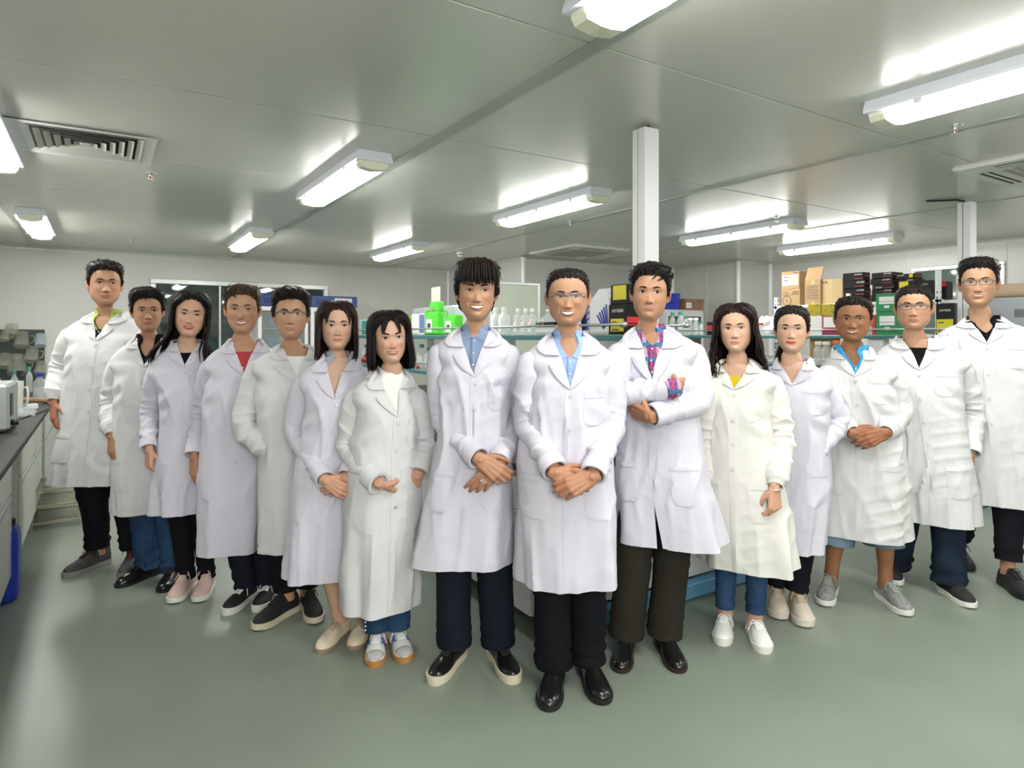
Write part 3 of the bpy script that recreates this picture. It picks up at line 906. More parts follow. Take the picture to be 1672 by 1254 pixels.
# crumpled clear bag
m = MB(); rs = np.random.RandomState(3)
p0 = px_x(1253, 530, X2 + .1)
G = []
wv = Wave(3, 40, 8)
for z in np.linspace(0, 1, 10):
    row = []
    for t in np.linspace(0, 2 * math.pi, 24, endpoint=False):
        q = np.array([.10 * math.cos(t), .17 * math.sin(t), z * .20])
        k = (1 - .55 * z ** 2) * (1 + .22 * float(wv(q * 1.0)))
        row.append((q[0] * k, q[1] * k, q[2] * (1 + .1 * math.sin(3 * t))))
    G.append(row)
m.grid(G, close=True); m.f.append(tuple(range(9 * 24, 10 * 24))); m.m.append(0)
bg = empty('plastic_bag', 'crumpled clear plastic bag with red print on the far rack', 'bag', (p0[0], p0[1], zs_))
m.build('film', glass_mat('bag_film', (.74, .74, .73), .25, .65), bg, smooth=False)
tag_ = MB().box((-.112, -.03, .11), (-.108, .03, .13)).build('red_print', M_red, bg, smooth=False)
# metal shelving with perforated uprights behind the far rack
XS = 6.67
sh_z = px_x(1310, 498, XS)[2]
yA = px_x(1268, 500, XS)[1]; yB_ = px_x(1532, 500, XS)[1]
sv = empty('metal_shelving', 'white perforated metal shelving loaded with cartons behind the far rack', 'shelf', (XS, yB_, 0))
LS = yA - yB_
for yy in (0, LS * .5, LS):
    for xx in (0.0, .42):
        u = MB().box((xx - .02, yy - .02, 0.80), (xx + .02, yy + .02, sh_z + (.28 if yy == 0 else .10)), bev=.002)
        uo = u.build('upright', M_carw, sv, smooth=False)
        hm = MB()
        for k in range(22):
            zz = .9 + k * .05
            if zz < sh_z + .08: hm.box((xx - .0206, yy - .006, zz), (xx - .0196, yy + .006, zz + .018)); hm.box((xx - .006, yy - .0206, zz), (xx + .006, yy - .0196, zz + .018))
        h_ = hm.build('punched_holes', M_dark, uo, smooth=False); h_['kind'] = 'stuff'
for zz in (sh_z, 1.12):
    MB().box((-.02, -.02, zz - .03), (.44, LS + .02, zz - .001), bev=.002).build('shelf_plate', M_carw, sv, smooth=False)
# cardboard boxes on the upper shelf
def cardbox(lab, pl, pm, pr, pt, zb, m_, x0=XS - .01):
    o, L, D, H = pbox('cardboard_box', lab, 'box', pl, pm, pr, x0, pt, zb, m_, 'cardboard boxes on the shelving')
    return o, L, D, H
o, L, D, H1 = cardbox('lower brown cardboard box at the left end of the shelving', 1276, 1306, 1326, 471, sh_z, M_card)
decal(o, L, H1, .62, .95, .78, .84, M_ink, 'print_line'); decal(o, L, H1, .55, .95, .66, .71, M_ink, 'print_line')
th = np.linspace(0, 2 * math.pi, 21)
MB().tube(np.stack([np.full(21, -.001), L * .70 + .055 * np.cos(th), H1 * .30 + .055 * np.sin(th)], 1), .003, 5, cap=False).build('printed_ring', M_ink, o)
MB().box((-.001, L * .68, H1 * .2), (-.0002, L * .72, H1 * .4)).build('printed_mark', M_ink, o, smooth=False)
for k in range(4): decal(o, L, H1, .1, .5 - .05 * k, .62 + k * .07, .64 + k * .07, M_ink, 'print_line')
o, L, D, H = cardbox('upper brown cardboard box with shipping label on the shelving', 1276, 1305, 1326, 442, sh_z + H1 + .001, M_card, XS)
decal(o, L, H, .05, .93, .22, .80, M_lab, 'shipping_label')
for k, (a, c, mm) in enumerate(((.12, .45, M_ink), (.10, .6, M_yel), (.12, .40, M_ink), (.5, .85, M_yel))): decal(o, L, H, a, c, .68 - k * .11, .73 - k * .11, mm, 'print_line', .002)
decal(o, L, H, .68, .95, .88, .93, M_ink, 'print_line')
o, L, D, H = cardbox('cardboard box with an open flap in the middle of the shelving', 1314, 1340, 1352, 456, sh_z, M_card)
MB().box((.0, .0, 0), (.006, L, .16), bev=.001).build('flap', M_card, o, smooth=False).matrix_local = Matrix.Translation((.0, 0, H)) @ Matrix.Rotation(math.radians(24), 4, 'Y')
decal(o, L, H, .42, .62, .82, .98, M_tape, 'tape'); decal(o, L, H, .42, .62, .0, .12, M_tape, 'tape')
for k in range(9): decal(o, L, H, .1 + .03 * (k % 2), .9 - .06 * (k % 3), .74 - k * .065, .76 - k * .065, M_ink, 'print_line', .0008)
o, L, D, H = cardbox('pale cardboard box sealed with tape beside the black cartons', 1341, 1376, 1384, 454, sh_z, M_card2, XS + .02)
decal(o, L, H, .36, .54, .0, 1.0, M_tape, 'tape')
for u in (.08, .18, .24): decal(o, L, H, u, u + .05, .84, .91, M_ink, 'printed_symbol')
# black cartons stacked on the shelving
def stack(lab_fn, rows, x0):
    zb = sh_z
    for i, (pl, pm, pr, pt, pb, yl, lg) in enumerate(rows[::-1]):
        zt = px_x(pm, pt, x0)[2]
        o, L, D, H = logo_box(lab_fn[len(rows) - 1 - i], pl, pm, pr, x0 + .012 * (i % 2), pt, zb + .001, yl, lg, 'black cartons on the shelving', red=True)
        zb = zb + .001 + H
        if i == len(rows) - 1 and 'flap' in lab_fn[0]:
            MB().box((.0, 0, 0), (.10, .006, H * .9), bev=.001).build('flap', M_blackbox, o, smooth=False).matrix_local = Matrix.Translation((0, L, 0)) @ Matrix.Rotation(math.radians(25), 4, 'X')
stack(['topmost black carton of the left stack, one flap hanging open', 'second black carton from the top of the left stack', 'third black carton from the top of the left stack', 'bottom black carton of the left stack, with yellow label'],
      [(1376, 1410, 1421, 444, 455, None, (.75, .72, .36)), (1377, 1412, 1421, 456.5, 468, None, (.8, .7, .36)), (1379, 1412, 1422, 469.5, 481, None, (.78, .7, .36)), (1377, 1411, 1422, 482.5, 494, (.05, .55, .55, .95), (.75, .75, .36))], XS + .01)
stack(['topmost black carton of the middle stack', 'second black carton from the top of the middle stack', 'third black carton from the top of the middle stack', 'fourth black carton from the top of the middle stack', 'bottom black carton of the middle stack, partly behind green boxes'],
      [(1423, 1458, 1475, 443.5, 452, None, (.75, .72, .36)), (1421, 1458, 1474, 453, 462, None, (.7, .72, .36)), (1424, 1460, 1472, 463, 470, None, (.3, .3, .36)), (1423, 1457, 1470, 471, 479, None, (.78, .7, .36)), (1422, 1456, 1470, 480, 494, None, None)], XS + .02)
stack(['flat black carton with yellow end on top of the right stack', 'black carton with large yellow label in the right stack', 'bottom black carton of the right stack behind the glasses man'],
      [(1462, 1492, 1506, 446, 453, (.75, .95, .1, .9), (.3, .7, .36)), (1466, 1494, 1510, 454, 470, (.08, .62, .15, .75), (.7, .85, .36)), (1466, 1496, 1524, 472, 494, None, None)], XS + .03)
logo_box('black carton behind the rectangular glasses man, right of the yellow-labelled one', 1499, 1522, 1530, XS + .04, 457, sh_z, None, (.5, .8, .4), 'black cartons on the shelving')
o, L, D, H = logo_box('black carton with a red corner to the right of the perforated upright', 1537, 1546, 1556, XS + .05, 459, sh_z, None, None)
decal(o, L, H, .0, .9, .72, .98, M_red, 'red_corner')
# boxes on the glass shelf of the far rack
M_ybox = mat('carton_yellow', (.44, .33, .01), .5)
M_gbox = mat('carton_deep_green', (.012, .23, .08), .5)
zA = zs_
def fbox(nm, lab, pl, pm, pr, pt, zb, m_): return pbox(nm, lab, 'carton', pl, pm, pr, X2 + .02, pt, zb, m_, 'goods on the far rack')
o, L, D, H = fbox('carton', 'plain white carton under the left yellow carton', 1323, 1342, 1346, 515.5, zA, M_carw); Hb = H
o, L, D, H = fbox('carton', 'white carton framed in red under the right yellow carton', 1343, 1366, 1372, 515.5, zA, M_red)
decal(o, L, H, .08, .92, .40, .94, M_lab, 'paper_label'); 
for k in range(3): slash(o, L, H, .1 + k * .3, .02, .25 + k * .3, .28, .012)
o, L, D, H = fbox('carton', 'left yellow carton behind the man in the blue polo', 1319, 1340, 1345, 496, zA + Hb + .001, M_ybox)
for (u, v) in ((.2, .3), (.7, .2), (.65, .85)): decal(o, L, H, u, u + .14, v, v + .12, MATS['print_teal'], 'printed_mark')
o, L, D, H = fbox('carton', 'right yellow carton behind the man in the blue polo', 1341, 1366, 1374, 496, zA + Hb + .001, M_ybox)
for (u, v) in ((.2, .4), (.65, .25), (.6, .85)): decal(o, L, H, u, u + .12, v, v + .12, MATS['print_teal'], 'printed_mark')
o, L, D, H = fbox('carton', 'narrow dark red carton left of the green cartons', 1424, 1430, 1436, 514, zA, M_red)
o, L, D, H = fbox('carton', 'lower deep green carton with white label panel', 1430.5, 1466, 1476, 508.5, zA, M_gbox); Hg = H
def glab(o, L, H):
    decal(o, L, H, .16, .86, .42, .82, M_lab, 'paper_label'); decal(o, L, H, .16, .86, .54, .56, M_ink, 'print_line', .0018); decal(o, L, H, .40, .64, .20, .34, M_lab, 'paper_label')
glab(o, L, H)
o, L, D, H = fbox('carton', 'upper deep green carton with white label panel', 1430, 1465, 1475, 478, zA + Hg + .001, M_gbox)
glab(o, L, H)
o, L, D, H = logo_box('black carton with white logo and yellow base, left of the tall man', 1528, 1558, 1563, X2 - .02, 495, zA, (.05, .95, .05, .5), (.5, .78, .62), 'goods on the far rack')
# lower shelf of the far rack
o, L, D, H = pbox('cardboard_box', 'brown cardboard box on the lower shelf by the ponytail woman', 'box', 1322, 1362, 1372, X2 + .05, 552, ZL, M_card, 'goods on the lower far shelf')
for i, (px_, cap, lab) in enumerate(((1337, M_capw, 'clear bottle with white cap on the lower far shelf, left of the pair'), (1350, M_capw, 'clear bottle with white cap on the lower far shelf, right of the pair'), (1366, M_capo, 'bottle with bright orange cap on the lower far shelf'))):
    p = px_x(px_, 560, X2 - .06)
    bottle(lab, (p[0], p[1], ZL), .24 + .012 * (i == 2), .05, cap, 'bottles on the lower far shelf', capr=.62, fill=.3)
o, L, D, H = pbox('carton', 'white carton on the lower far shelf behind the blue polo collar', 'carton', 1374, 1392, 1400, X2, 556, ZL, M_carw, 'goods on the lower far shelf')
o, L, D, H = pbox('carton', 'white carton on the lower far shelf left of the serious man', 'carton', 1418, 1442, 1452, X2, 548, ZL, M_carw, 'goods on the lower far shelf')

# ---- tall white cabinet with a basket and a box on it
y7 = 7.0
a, b_ = px_y(1087, 505, y7), px_y(1149, 505, y7)
cw, chh = b_[0] - a[0], a[2]
cab = empty('storage_cabinet', 'white storage cabinet with glass doors behind the plaid-shirted man', 'cabinet', (a[0], y7, 0))
MB().box((0, .02, 0), (cw, .42, chh), bev=.004).build('body', M_white, cab, smooth=False)
for k in range(2):
    x0_, x1_ = cw * k / 2 + .006, cw * (k + 1) / 2 - .006
    d = bpy.data.objects.new('door', None); COL.objects.link(d); d.parent = cab
    f = MB(); f.box((x0_, 0, .04), (x0_ + .05, .0195, chh - .04)); f.box((x1_ - .05, 0, .04), (x1_, .0195, chh - .04)); f.box((x0_ + .05, 0, chh - .10), (x1_ - .05, .0195, chh - .04)); f.box((x0_ + .05, 0, .04), (x1_ - .05, .0195, .12))
    f.build('door_frame', M_white, d, smooth=False)
    MB().box((x0_ + .05, .008, .12), (x1_ - .05, .014, chh - .10)).build('pane', mat('cabinet_glass', (.06, .07, .065), .06), d, smooth=False)
pA, pB = px_y(1086, 505, y7 + .08), px_y(1110, 505, y7 + .08)
bk = empty('basket', 'blue plastic basket on top of the white cabinet', 'basket', ((pA[0] + pB[0]) / 2, y7 + .2, chh))
M_bask = mat('basket_blue', (.03, .06, .58), .4)
bw, bh = (pB[0] - pA[0]) / 2, 30 * 9.2 / F
for k in range(8):
    z0 = .004 + k * (bh - .01) / 8; s0 = 1 + .12 * k / 8
    m = MB()
    for (x0_, y0_, x1_, y1_) in ((-1, -1, 1, -.9), (-1, .9, 1, 1), (-1, -.9, -.93, .9), (.93, -.9, 1, .9)):
        m.box((x0_ * bw * .9 * s0, y0_ * .12 * s0, z0), (x1_ * bw * .9 * s0, y1_ * .12 * s0, z0 + (bh / 8) * (.72 if k < 7 else .95)), bev=.001)
    m.build('slat', M_bask, bk, smooth=False)
m = MB()
for sx in (-1, 1):
    for t in (-.8, -.3, .3, .8):
        m.tube([(sx * bw * .9 * .98, t * .1, 0), (sx * bw * .9 * 1.10, t * .11, bh)], .004, 6); m.tube([(t * bw * .85, sx * .115, 0), (t * bw * .95, sx * .132, bh)], .004, 6)
m.build('ribs', M_bask, bk)
MB().box((-bw * .88, -.115, 0), (bw * .88, .115, .0038)).build('base', M_bask, bk, smooth=False)
pC, pD = px_y(1119, 488, y7 + .03), px_y(1149, 488, y7 + .03)
o = tag(MB().box((0, 0, 0), (pD[0] - pC[0], .30, pC[2] - chh), bev=.004).build('cardboard_box', M_kraft, smooth=False), 'brown lidded cardboard box on top of the white cabinet', 'box')
o.location = (pC[0], y7 + .03, chh + .001)
w_, h_ = pD[0] - pC[0], pC[2] - chh
MB().box((-.006, -.006, h_ - .05), (w_ + .006, .306, h_ + .004), bev=.003).build('lid', M_kraft, o, smooth=False)
MB().box((.02, -.0012, .03), (.14, -.0002, h_ - .055)).build('paper_label', M_lab, o, smooth=False)

# ---- whiteboard on a stand
y6 = 6.2
a, b_ = px_y(800, 463, y6), px_y(882, 463, y6)
wb = empty('mobile_board', 'grey-green board in an aluminium frame between the two central men', 'board', ((a[0] + b_[0]) / 2, y6, 0))
hw_, zt_ = (b_[0] - a[0]) / 2, b_[2]
MB().box((-hw_ + .03, .004, .9), (hw_ - .03, .018, zt_ - .03)).build('board_face', mat('board_grey_green', (.40, .43, .36), .4), wb, smooth=False)
for (x0_, z0_, x1_, z1_) in ((-hw_, zt_ - .03, hw_, zt_), (-hw_, .87, hw_, .90), (-hw_, .90, -hw_ + .03, zt_ - .03), (hw_ - .03, .90, hw_, zt_ - .03)):
    MB().box((x0_, -.004, z0_), (x1_, .026, z1_), bev=.004).build('frame_bar', M_alu, wb, smooth=False)
for s in (-1, 1):
    MB().box((s * (hw_ - .04) - .015, .0265, .06), (s * (hw_ - .04) + .015, .055, 1.2), bev=.004).build('leg', M_alu, wb, smooth=False)
    MB().box((s * (hw_ - .04) - .02, -.25, .0), (s * (hw_ - .04) + .02, .30, .058), bev=.006).build('foot', M_alu, wb, smooth=False)

# ---- display refrigerators against the back wall
M_fblue = mat('fridge_header_blue', (.025, .055, .19), .35)
M_fglass = glass_mat('fridge_glass', (.30, .36, .34), .05, .35)
M_led = mat('led_red', (1.0, .12, .14), .4, emit=3.0)
M_bl = mat('print_blue', (.16, .22, .50), .5)
y10 = 9.98
def fridge(lab, x0, x1, h):
    w = x1 - x0
    o = empty('refrigerator', lab, 'refrigerator', (x0, y10, 0), group='display refrigerators at the back wall')
    t = .04
    m = MB(); m.box((0, .5, .08), (w, .54, h)); m.box((0, 0, .08), (t, .5, h)); m.box((w - t, 0, .08), (w, .5, h)); m.box((t, 0, .08), (w - t, .5, .16)); m.box((t, 0, h - .16), (w - t, .5, h))
    m.build('cabinet', M_white, o, smooth=False)
    hd_ = MB().box((0, -.07, h - .175), (w, -.001, h), bev=.008).build('header', M_fblue, o, smooth=False)
    MB().box((w * .10, -.074, h - .13), (w * .40, -.0705, h - .05), bev=.003).build('dark_panel', mat('header_panel', (.015, .03, .11), .3), hd_, smooth=False)
    MB().box((w * .50, -.076, h - .115), (w * .88, -.0705, h - .03), bev=.003).build('control_panel', mat('panel_pale', (.50, .54, .58), .4), hd_, smooth=False)
    for k in range(3): MB().box((w * (.54 + .03 * k + (.17 if k == 2 else 0)), -.0785, h - .08), (w * (.56 + .03 * k + (.17 if k == 2 else 0)), -.0765, h - .055)).build('button', M_capb, hd_, smooth=False)
    text('4.2', .05, (w * .68, -.0775, h - .066), (math.pi / 2, 0, 0), M_led, hd_, 'led_digits', .0005)
    d = MB(); ft = .05
    d.box((0, -.055, .17), (ft, -.002, h - .18)); d.box((w - ft, -.055, .17), (w, -.002, h - .18)); d.box((ft, -.055, .17), (w - ft, -.002, .23)); d.box((ft, -.055, h - .24), (w - ft, -.002, h - .18))
    do = d.build('door', M_white, o, smooth=False)
    MB().box((ft, -.035, .23), (w - ft, -.025, h - .24)).build('pane', M_fglass, do, smooth=False)
    MB().tube([(w - .025, -.056, .9), (w - .025, -.085, .92), (w - .025, -.085, 1.25), (w - .025, -.056, 1.27)], .009, 8).build('handle', M_grey, do)
    for zz in (.5, .85, 1.2, 1.5):
        if zz < h - .3: MB().box((t, .02, zz), (w - t, .48, zz + .012)).build('shelf', M_white, o, smooth=False)
    return o
rf = []
for i, (xa, xb, lab) in enumerate(((2.68, 3.40, 'right blue-topped display refrigerator with red digits behind the striped-blouse woman'), (1.92, 2.64, 'left blue-topped display refrigerator behind the man in red'))):
    fridge(lab, xa, xb, 2.01)
    rs = np.random.RandomState(20 + i)
    for zz in (.862, 1.212, 1.512):
        for k in range(5):
            xq = xa + .1 + k * .13
            hh = rs.uniform(.12, .22)
            flab = lambda w: 'small %s on the %s shelf of the %s refrigerator, %s place from its left' % (w, {.862: 'lowest', 1.212: 'middle', 1.512: 'top'}[zz], ('right', 'left')[i], ('first', 'second', 'third', 'fourth', 'fifth')[k])
            if (k + i) % 3 == 2:
                tag(MB().obox((0, 0, 0), (.10, .10, hh), 0, 0, .004).build('reagent_box', [M_carw, M_bl, M_lab][k % 3], smooth=False), flab('box'), 'box', 'boxes inside the refrigerators').location = (xq, y10 + .12, zz + .001)
            else:
                tag(MB().lathe([(.035, 0), (.036, hh * .7), (.016, hh * .85), (.018, hh * .86), (.018, hh), (.001, hh)], n=12).build('reagent_bottle', [M_plast, M_capw, M_clear][k % 3]), flab('bottle'), 'bottle', 'bottles inside the refrigerators').location = (xq, y10 + .12, zz + .001)
# ---- grey freezer with a cardboard tube at the right edge
fz = empty('freezer', 'pale grey freezer cabinet at the right edge behind the tallest man', 'freezer', (7.6, 2.3, 0))
MB().box((.02, 0, .06), (.75, .95, 1.78), bev=.01).build('body', mat('freezer_grey', (.45, .48, .50), .4), fz, smooth=False)
MB().box((0, .01, .10), (.0195, .94, 1.74), bev=.006).build('door', MATS['freezer_grey'], fz, smooth=False)
MB().box((-.004, .22, 1.58), (-.0005, .42, 1.66), bev=.001).build('name_plate', mat('plate_grey', (.2, .22, .22), .4), fz, smooth=False)
MB().box((-.03, .06, .8), (-.0005, .09, 1.3), bev=.006).build('handle', M_grey, fz, smooth=False)
for sx in (.06, .7):
    for sy in (.06, .9): MB().lathe([(.03, 0), (.03, .059)], (sx, sy, 0), 10).build('foot', MATS['cap_black'], fz)
tag(MB().tube([(7.72, 2.32, 1.852), (7.72, 3.2, 1.852)], .07, 22).build('paper_roll', mat('paper_beige', (.58, .44, .30), .7), auto=50), 'thick roll of beige paper on top of the grey freezer', 'roll')
# ------------------------------------------------------------------ people
def skinmat(): return mat('skin', (1, 1, 1), .48, attr=True, sss=.12, var=.04, vscale=60, spec=.4)
M_eye = mat('eyeball', (1, 1, 1), .2, attr=True)
M_teeth = mat('teeth', (.82, .78, .70), .25)
M_mouth = mat('mouth_line', (.16, .035, .03), .5)
M_black = mat('black_plastic', (.012, .012, .014), .3)
M_button = mat('button_white', (.56, .56, .60), .25)

def hairmat(c, i):
    return mat('hair_%s' % i, c, .5, var=.35, vscale=70, spec=.18, bump=.25, bscale=120)

# ---- head ---------------------------------------------------------------
HK = np.array([  # z above the chin, half width, front y, back y, front exponent
    (.235, .002, .004, .016, 2.0), (.2335, .020, -.012, .034, 2.0), (.229, .038, -.033, .057, 2.05), (.219, .055, -.055, .079, 2.1),
    (.205, .0665, -.072, .093, 2.2), (.185, .0735, -.0835, .102, 2.3), (.16, .0765, -.0905, .105, 2.35), (.135, .0768, -.0925, .103, 2.35),
    (.115, .0755, -.0885, .098, 2.3), (.092, .0735, -.0885, .088, 2.25), (.07, .0700, -.0885, .074, 2.2), (.05, .0645, -.0875, .062, 2.15),
    (.033, .0570, -.0865, .055, 2.1), (.016, .0475, -.0855, .052, 2.1), (.006, .0405, -.0805, .052, 2.1), (-.001, .0385, -.0660, .053, 2.1),
    (-.008, .0410, -.0460, .055, 2.1), (-.018, .0475, -.0370, .060, 2.1), (-.04, .0525, -.0350, .063, 2.1), (-.07, .0560, -.0350, .068, 2.1),
    (-.10, .0560, -.0350, .068, 2.1), (-.13, .052, -.030, .064, 2.1)])
HZS = np.concatenate([np.linspace(.235, .229, 5), np.linspace(.225, .14, 20), np.linspace(.1375, .002, 54), np.linspace(-.001, -.02, 8), np.linspace(-.026, -.13, 12)])
NA = 84
_t = np.linspace(-1, 1, NA, endpoint=False)
HAS = math.pi * np.sign(_t) * np.abs(_t) ** 1.38
YC = .010

def warp(z):
    """lifts eyes, nose and mouth a little, leaves chin and crown"""
    return z + .0070 * np.sin(math.pi * np.clip(np.asarray(z, float) / .235, 0, 1))

def head_grid(P):
    k = HK[::-1]
    z = HZS
    w = pchip(z, k[:, 0], k[:, 1]); yf = pchip(z, k[:, 0], k[:, 2]); yb = pchip(z, k[:, 0], k[:, 3]); ex = pchip(z, k[:, 0], k[:, 4])
    jaw = P.get('jaw', 0.0) + .06       # wider lower face
    w = w * (1 + jaw * np.exp(-((z - .035) / .03) ** 2)) * (P.get('fw', 1.0) * 1.04)
    a = HAS
    s, c = np.sin(a)[None], np.cos(a)[None]
    e = np.where(c > 0, ex[:, None], 2.1)
    X = w[:, None] * np.sign(s) * np.abs(s) ** (2 / e)
    D = np.where(c > 0, (YC - yf)[:, None], (yb - YC)[:, None])
    Y = YC - D * np.sign(c) * np.abs(c) ** (2 / e)
    Z = np.repeat(z[:, None], NA, 1)
    fr = sstep(.15, .5, c)
    g = lambda x0, z0, sx, sz: np.exp(-((X - x0) / sx) ** 2 - ((Z - z0) / sz) ** 2)
    sm = P.get('smile', 0.0)
    d = 0
    # nose: bridge to tip, wings, underside
    nb = sstep(.128, .076, Z) * (1 - sstep(.0685, .0615, Z) if 0 else sstep(.0625, .0705, Z))
    nw = .0058 + .0050 * sstep(.110, .075, Z)
    d = d + (.0020 + .0155 * sstep(.108, .076, Z)) * nb * np.exp(-(X / nw) ** 2) * P.get('nose', 1.0)
    for sg in (-1, 1):
        d = d + .0085 * g(sg * .0125, .0715, .0068, .0065)
        d = d - .0060 * g(sg * .031, .1155, .0155, .0105)      # socket
        d = d + .0022 * g(sg * .030, .1065, .016, .004)        # lower lid pad
        d = d + .0030 * g(sg * .028, .1335, .018, .007)        # brow ridge
        d = d + (.004 + .0045 * sm) * g(sg * (.040 + .002 * sm), .084 + .004 * sm, .017, .015)   # cheek
        d = d - (.0012 + .0028 * sm) * g(sg * (.030 + .003 * sm), .060, .0045, .012)
        d = d - .004 * g(sg * .055, .05, .012, .02)
    d = d - .0022 * np.exp(-(X / .004) ** 2) * np.exp(-((Z - .0585) / .004) ** 2)
    mw = .0250 + .0075 * sm
    zc = .0455 + sm * 9.0 * X ** 2
    open_ = P.get('open', 0.0) * 1.5
    q = np.sqrt(np.clip(1 - (X / mw) ** 2, 0, 1))
    dz = Z - zc
    up = (open_ * .5 + .0068 * (1 - .25 * np.exp(-(X / .004) ** 2))) * q
    lo = (open_ * .5 + .0082) * q
    d = d + .0035 * g(0, .046, .026, .018)
    lipm = np.where(dz > 0, 1 - sstep(up * .72, up * 1.05 + 1e-4, dz), 1 - sstep(lo * .72, lo * 1.05 + 1e-4, -dz)) * (np.abs(X) < mw)
    d = d + .0032 * lipm * np.clip(q * 1.4, 0, 1)
    d = d - .0030 * np.exp(-(dz / .0016) ** 2) * (np.abs(X) < mw) * np.clip(q * 2, 0, 1)
    d = d - .0040 * g(0, .0305, .018, .005) + .0045 * g(0, .016, .015, .009)
    Y = Y - d * fr
    V = np.stack([X, Y, warp(Z)], -1)
    # colour
    sk = np.array(P['skin'])
    Cc = np.tile(sk, V.shape[:2] + (1,))
    def mix(m, col):
        m = np.clip(m, 0, 1)[..., None]
        return Cc * (1 - m) + np.array(col) * m
    for sg in (-1, 1):
        Cc = mix(P.get('blush', .35) * g(sg * .042, .078, .022, .016) * fr, sk * np.array([1.04, .78, .74]))
    Cc = mix(.3 * g(0, .074, .014, .01) * fr, sk * np.array([1.0, .80, .74]))
    Cc = mix(.45 * (g(-.0315, .113, .02, .010) + g(.0315, .113, .02, .010)) * fr, sk * np.array([.86, .78, .74]))
    if P.get('stubble'):
        mb_ = sstep(.062, .05, Z) * sstep(-.012, .0, Z) * sstep(.1, .5, c)
        mo = np.exp(-((Z - .0565) / .005) ** 2) * (np.abs(X) < .03)
        Cc = mix(P['stubble'] * np.maximum(.5 * mb_, mo) * fr, sk * np.array([.62, .60, .60]))
    Cc = mix(lipm * fr * P.get('lipw', .75), P.get('lip', tuple(sk * np.array([.86, .52, .48]))))
    for sg in (-1, 1):
        Cc = mix(.95 * g(sg * .0078, .0650, .0046, .0026) * fr, sk * .12)  # nostrils: the shade of the cavity is painted into the skin colour
    return V, Cc

def interp_hair(tab, deg):
    t = np.array(tab, float)
    return np.interp(np.abs(deg), t[:, 0], t[:, 1])

MEN = [(0, .200), (20, .199), (35, .193), (48, .180), (58, .165), (66, .145), (74, .122), (82, .104), (90, .118), (98, .128), (108, .11), (122, .05), (180, .018)]
LONG = [(0, .206), (12, .203), (28, .196), (42, .186), (54, .168), (62, .148), (70, .12), (78, .085), (86, .05), (180, -.01)]

class Head:
    """everything above the collar, in head space (origin at the chin level), then moved to person space"""
    def __init__(s, P, s_, loc, yaw, roll, pitch):
        s.P, s.s = P, s_
        s.V, s.C = head_grid(P)
        s.loc = np.array(loc)
        R = Matrix.Rotation(yaw, 3, 'Z') @ Matrix.Rotation(roll, 3, 'Y') @ Matrix.Rotation(pitch, 3, 'X')
        s.R = np.array(R)
        s.piv = np.array([0, .02, -.02])
        v, f = grid(s.V, True)
        s.flat, s.faces = v, f
        s.bvh = BVHTree.FromPolygons(v.tolist(), f)
    def xf(s, v):
        v = np.asarray(v, float)
        w = sstep(-.10, .0, v[..., 2:3])
        rot = (v - s.piv) @ s.R.T + s.piv
        return (v * (1 - w) + rot * w) * s.s + s.loc
    def front(s, x, z, off=0.0):
        z = float(warp(z))
        h = s.bvh.ray_cast(Vector((x, -.3, z)), Vector((0, 1, 0)))
        if h[0] is None: return np.array([x, -.05, z])
        n = h[1]
        if n.y > 0: n = -n
        return np.array(h[0]) + np.array(n) * off
    def patch(s, G2, off):
        """2-D grid of (x, z) laid on the face, lifted by off (scalar or array)"""
        G2 = np.asarray(G2)
        o = np.broadcast_to(off, G2.shape[:2])
        return np.array([[s.front(G2[i, j, 0], G2[i, j, 1], o[i, j]) for j in range(G2.shape[1])] for i in range(G2.shape[0])])
    def ear(s, sg):
        P = s.P
        m = []
        w0 = .0785 * P.get('fw', 1.0)
        n, k = 12, 14
        for i in range(n + 1):
            ph = math.pi * i / n
            row = []
            for j in range(k):
                th = 2 * math.pi * j / k
                px, py, pz = math.sin(ph) * math.cos(th), math.sin(ph) * math.sin(th), math.cos(ph)
                y = .017 * py * (1.0 + .25 * pz); z = .031 * pz
                x = .0085 * px
                if px > 0: x -= .006 * math.exp(-((py + .1) / .45) ** 2 - ((pz - .1) / .5) ** 2)
                x += .010 * py + .004 * pz      # stands away from the head towards the back
                row.append((sg * (w0 + .004 + x), .016 + y + .004 * pz, .109 + z))
            m.append(row)
        return grid(m, True)

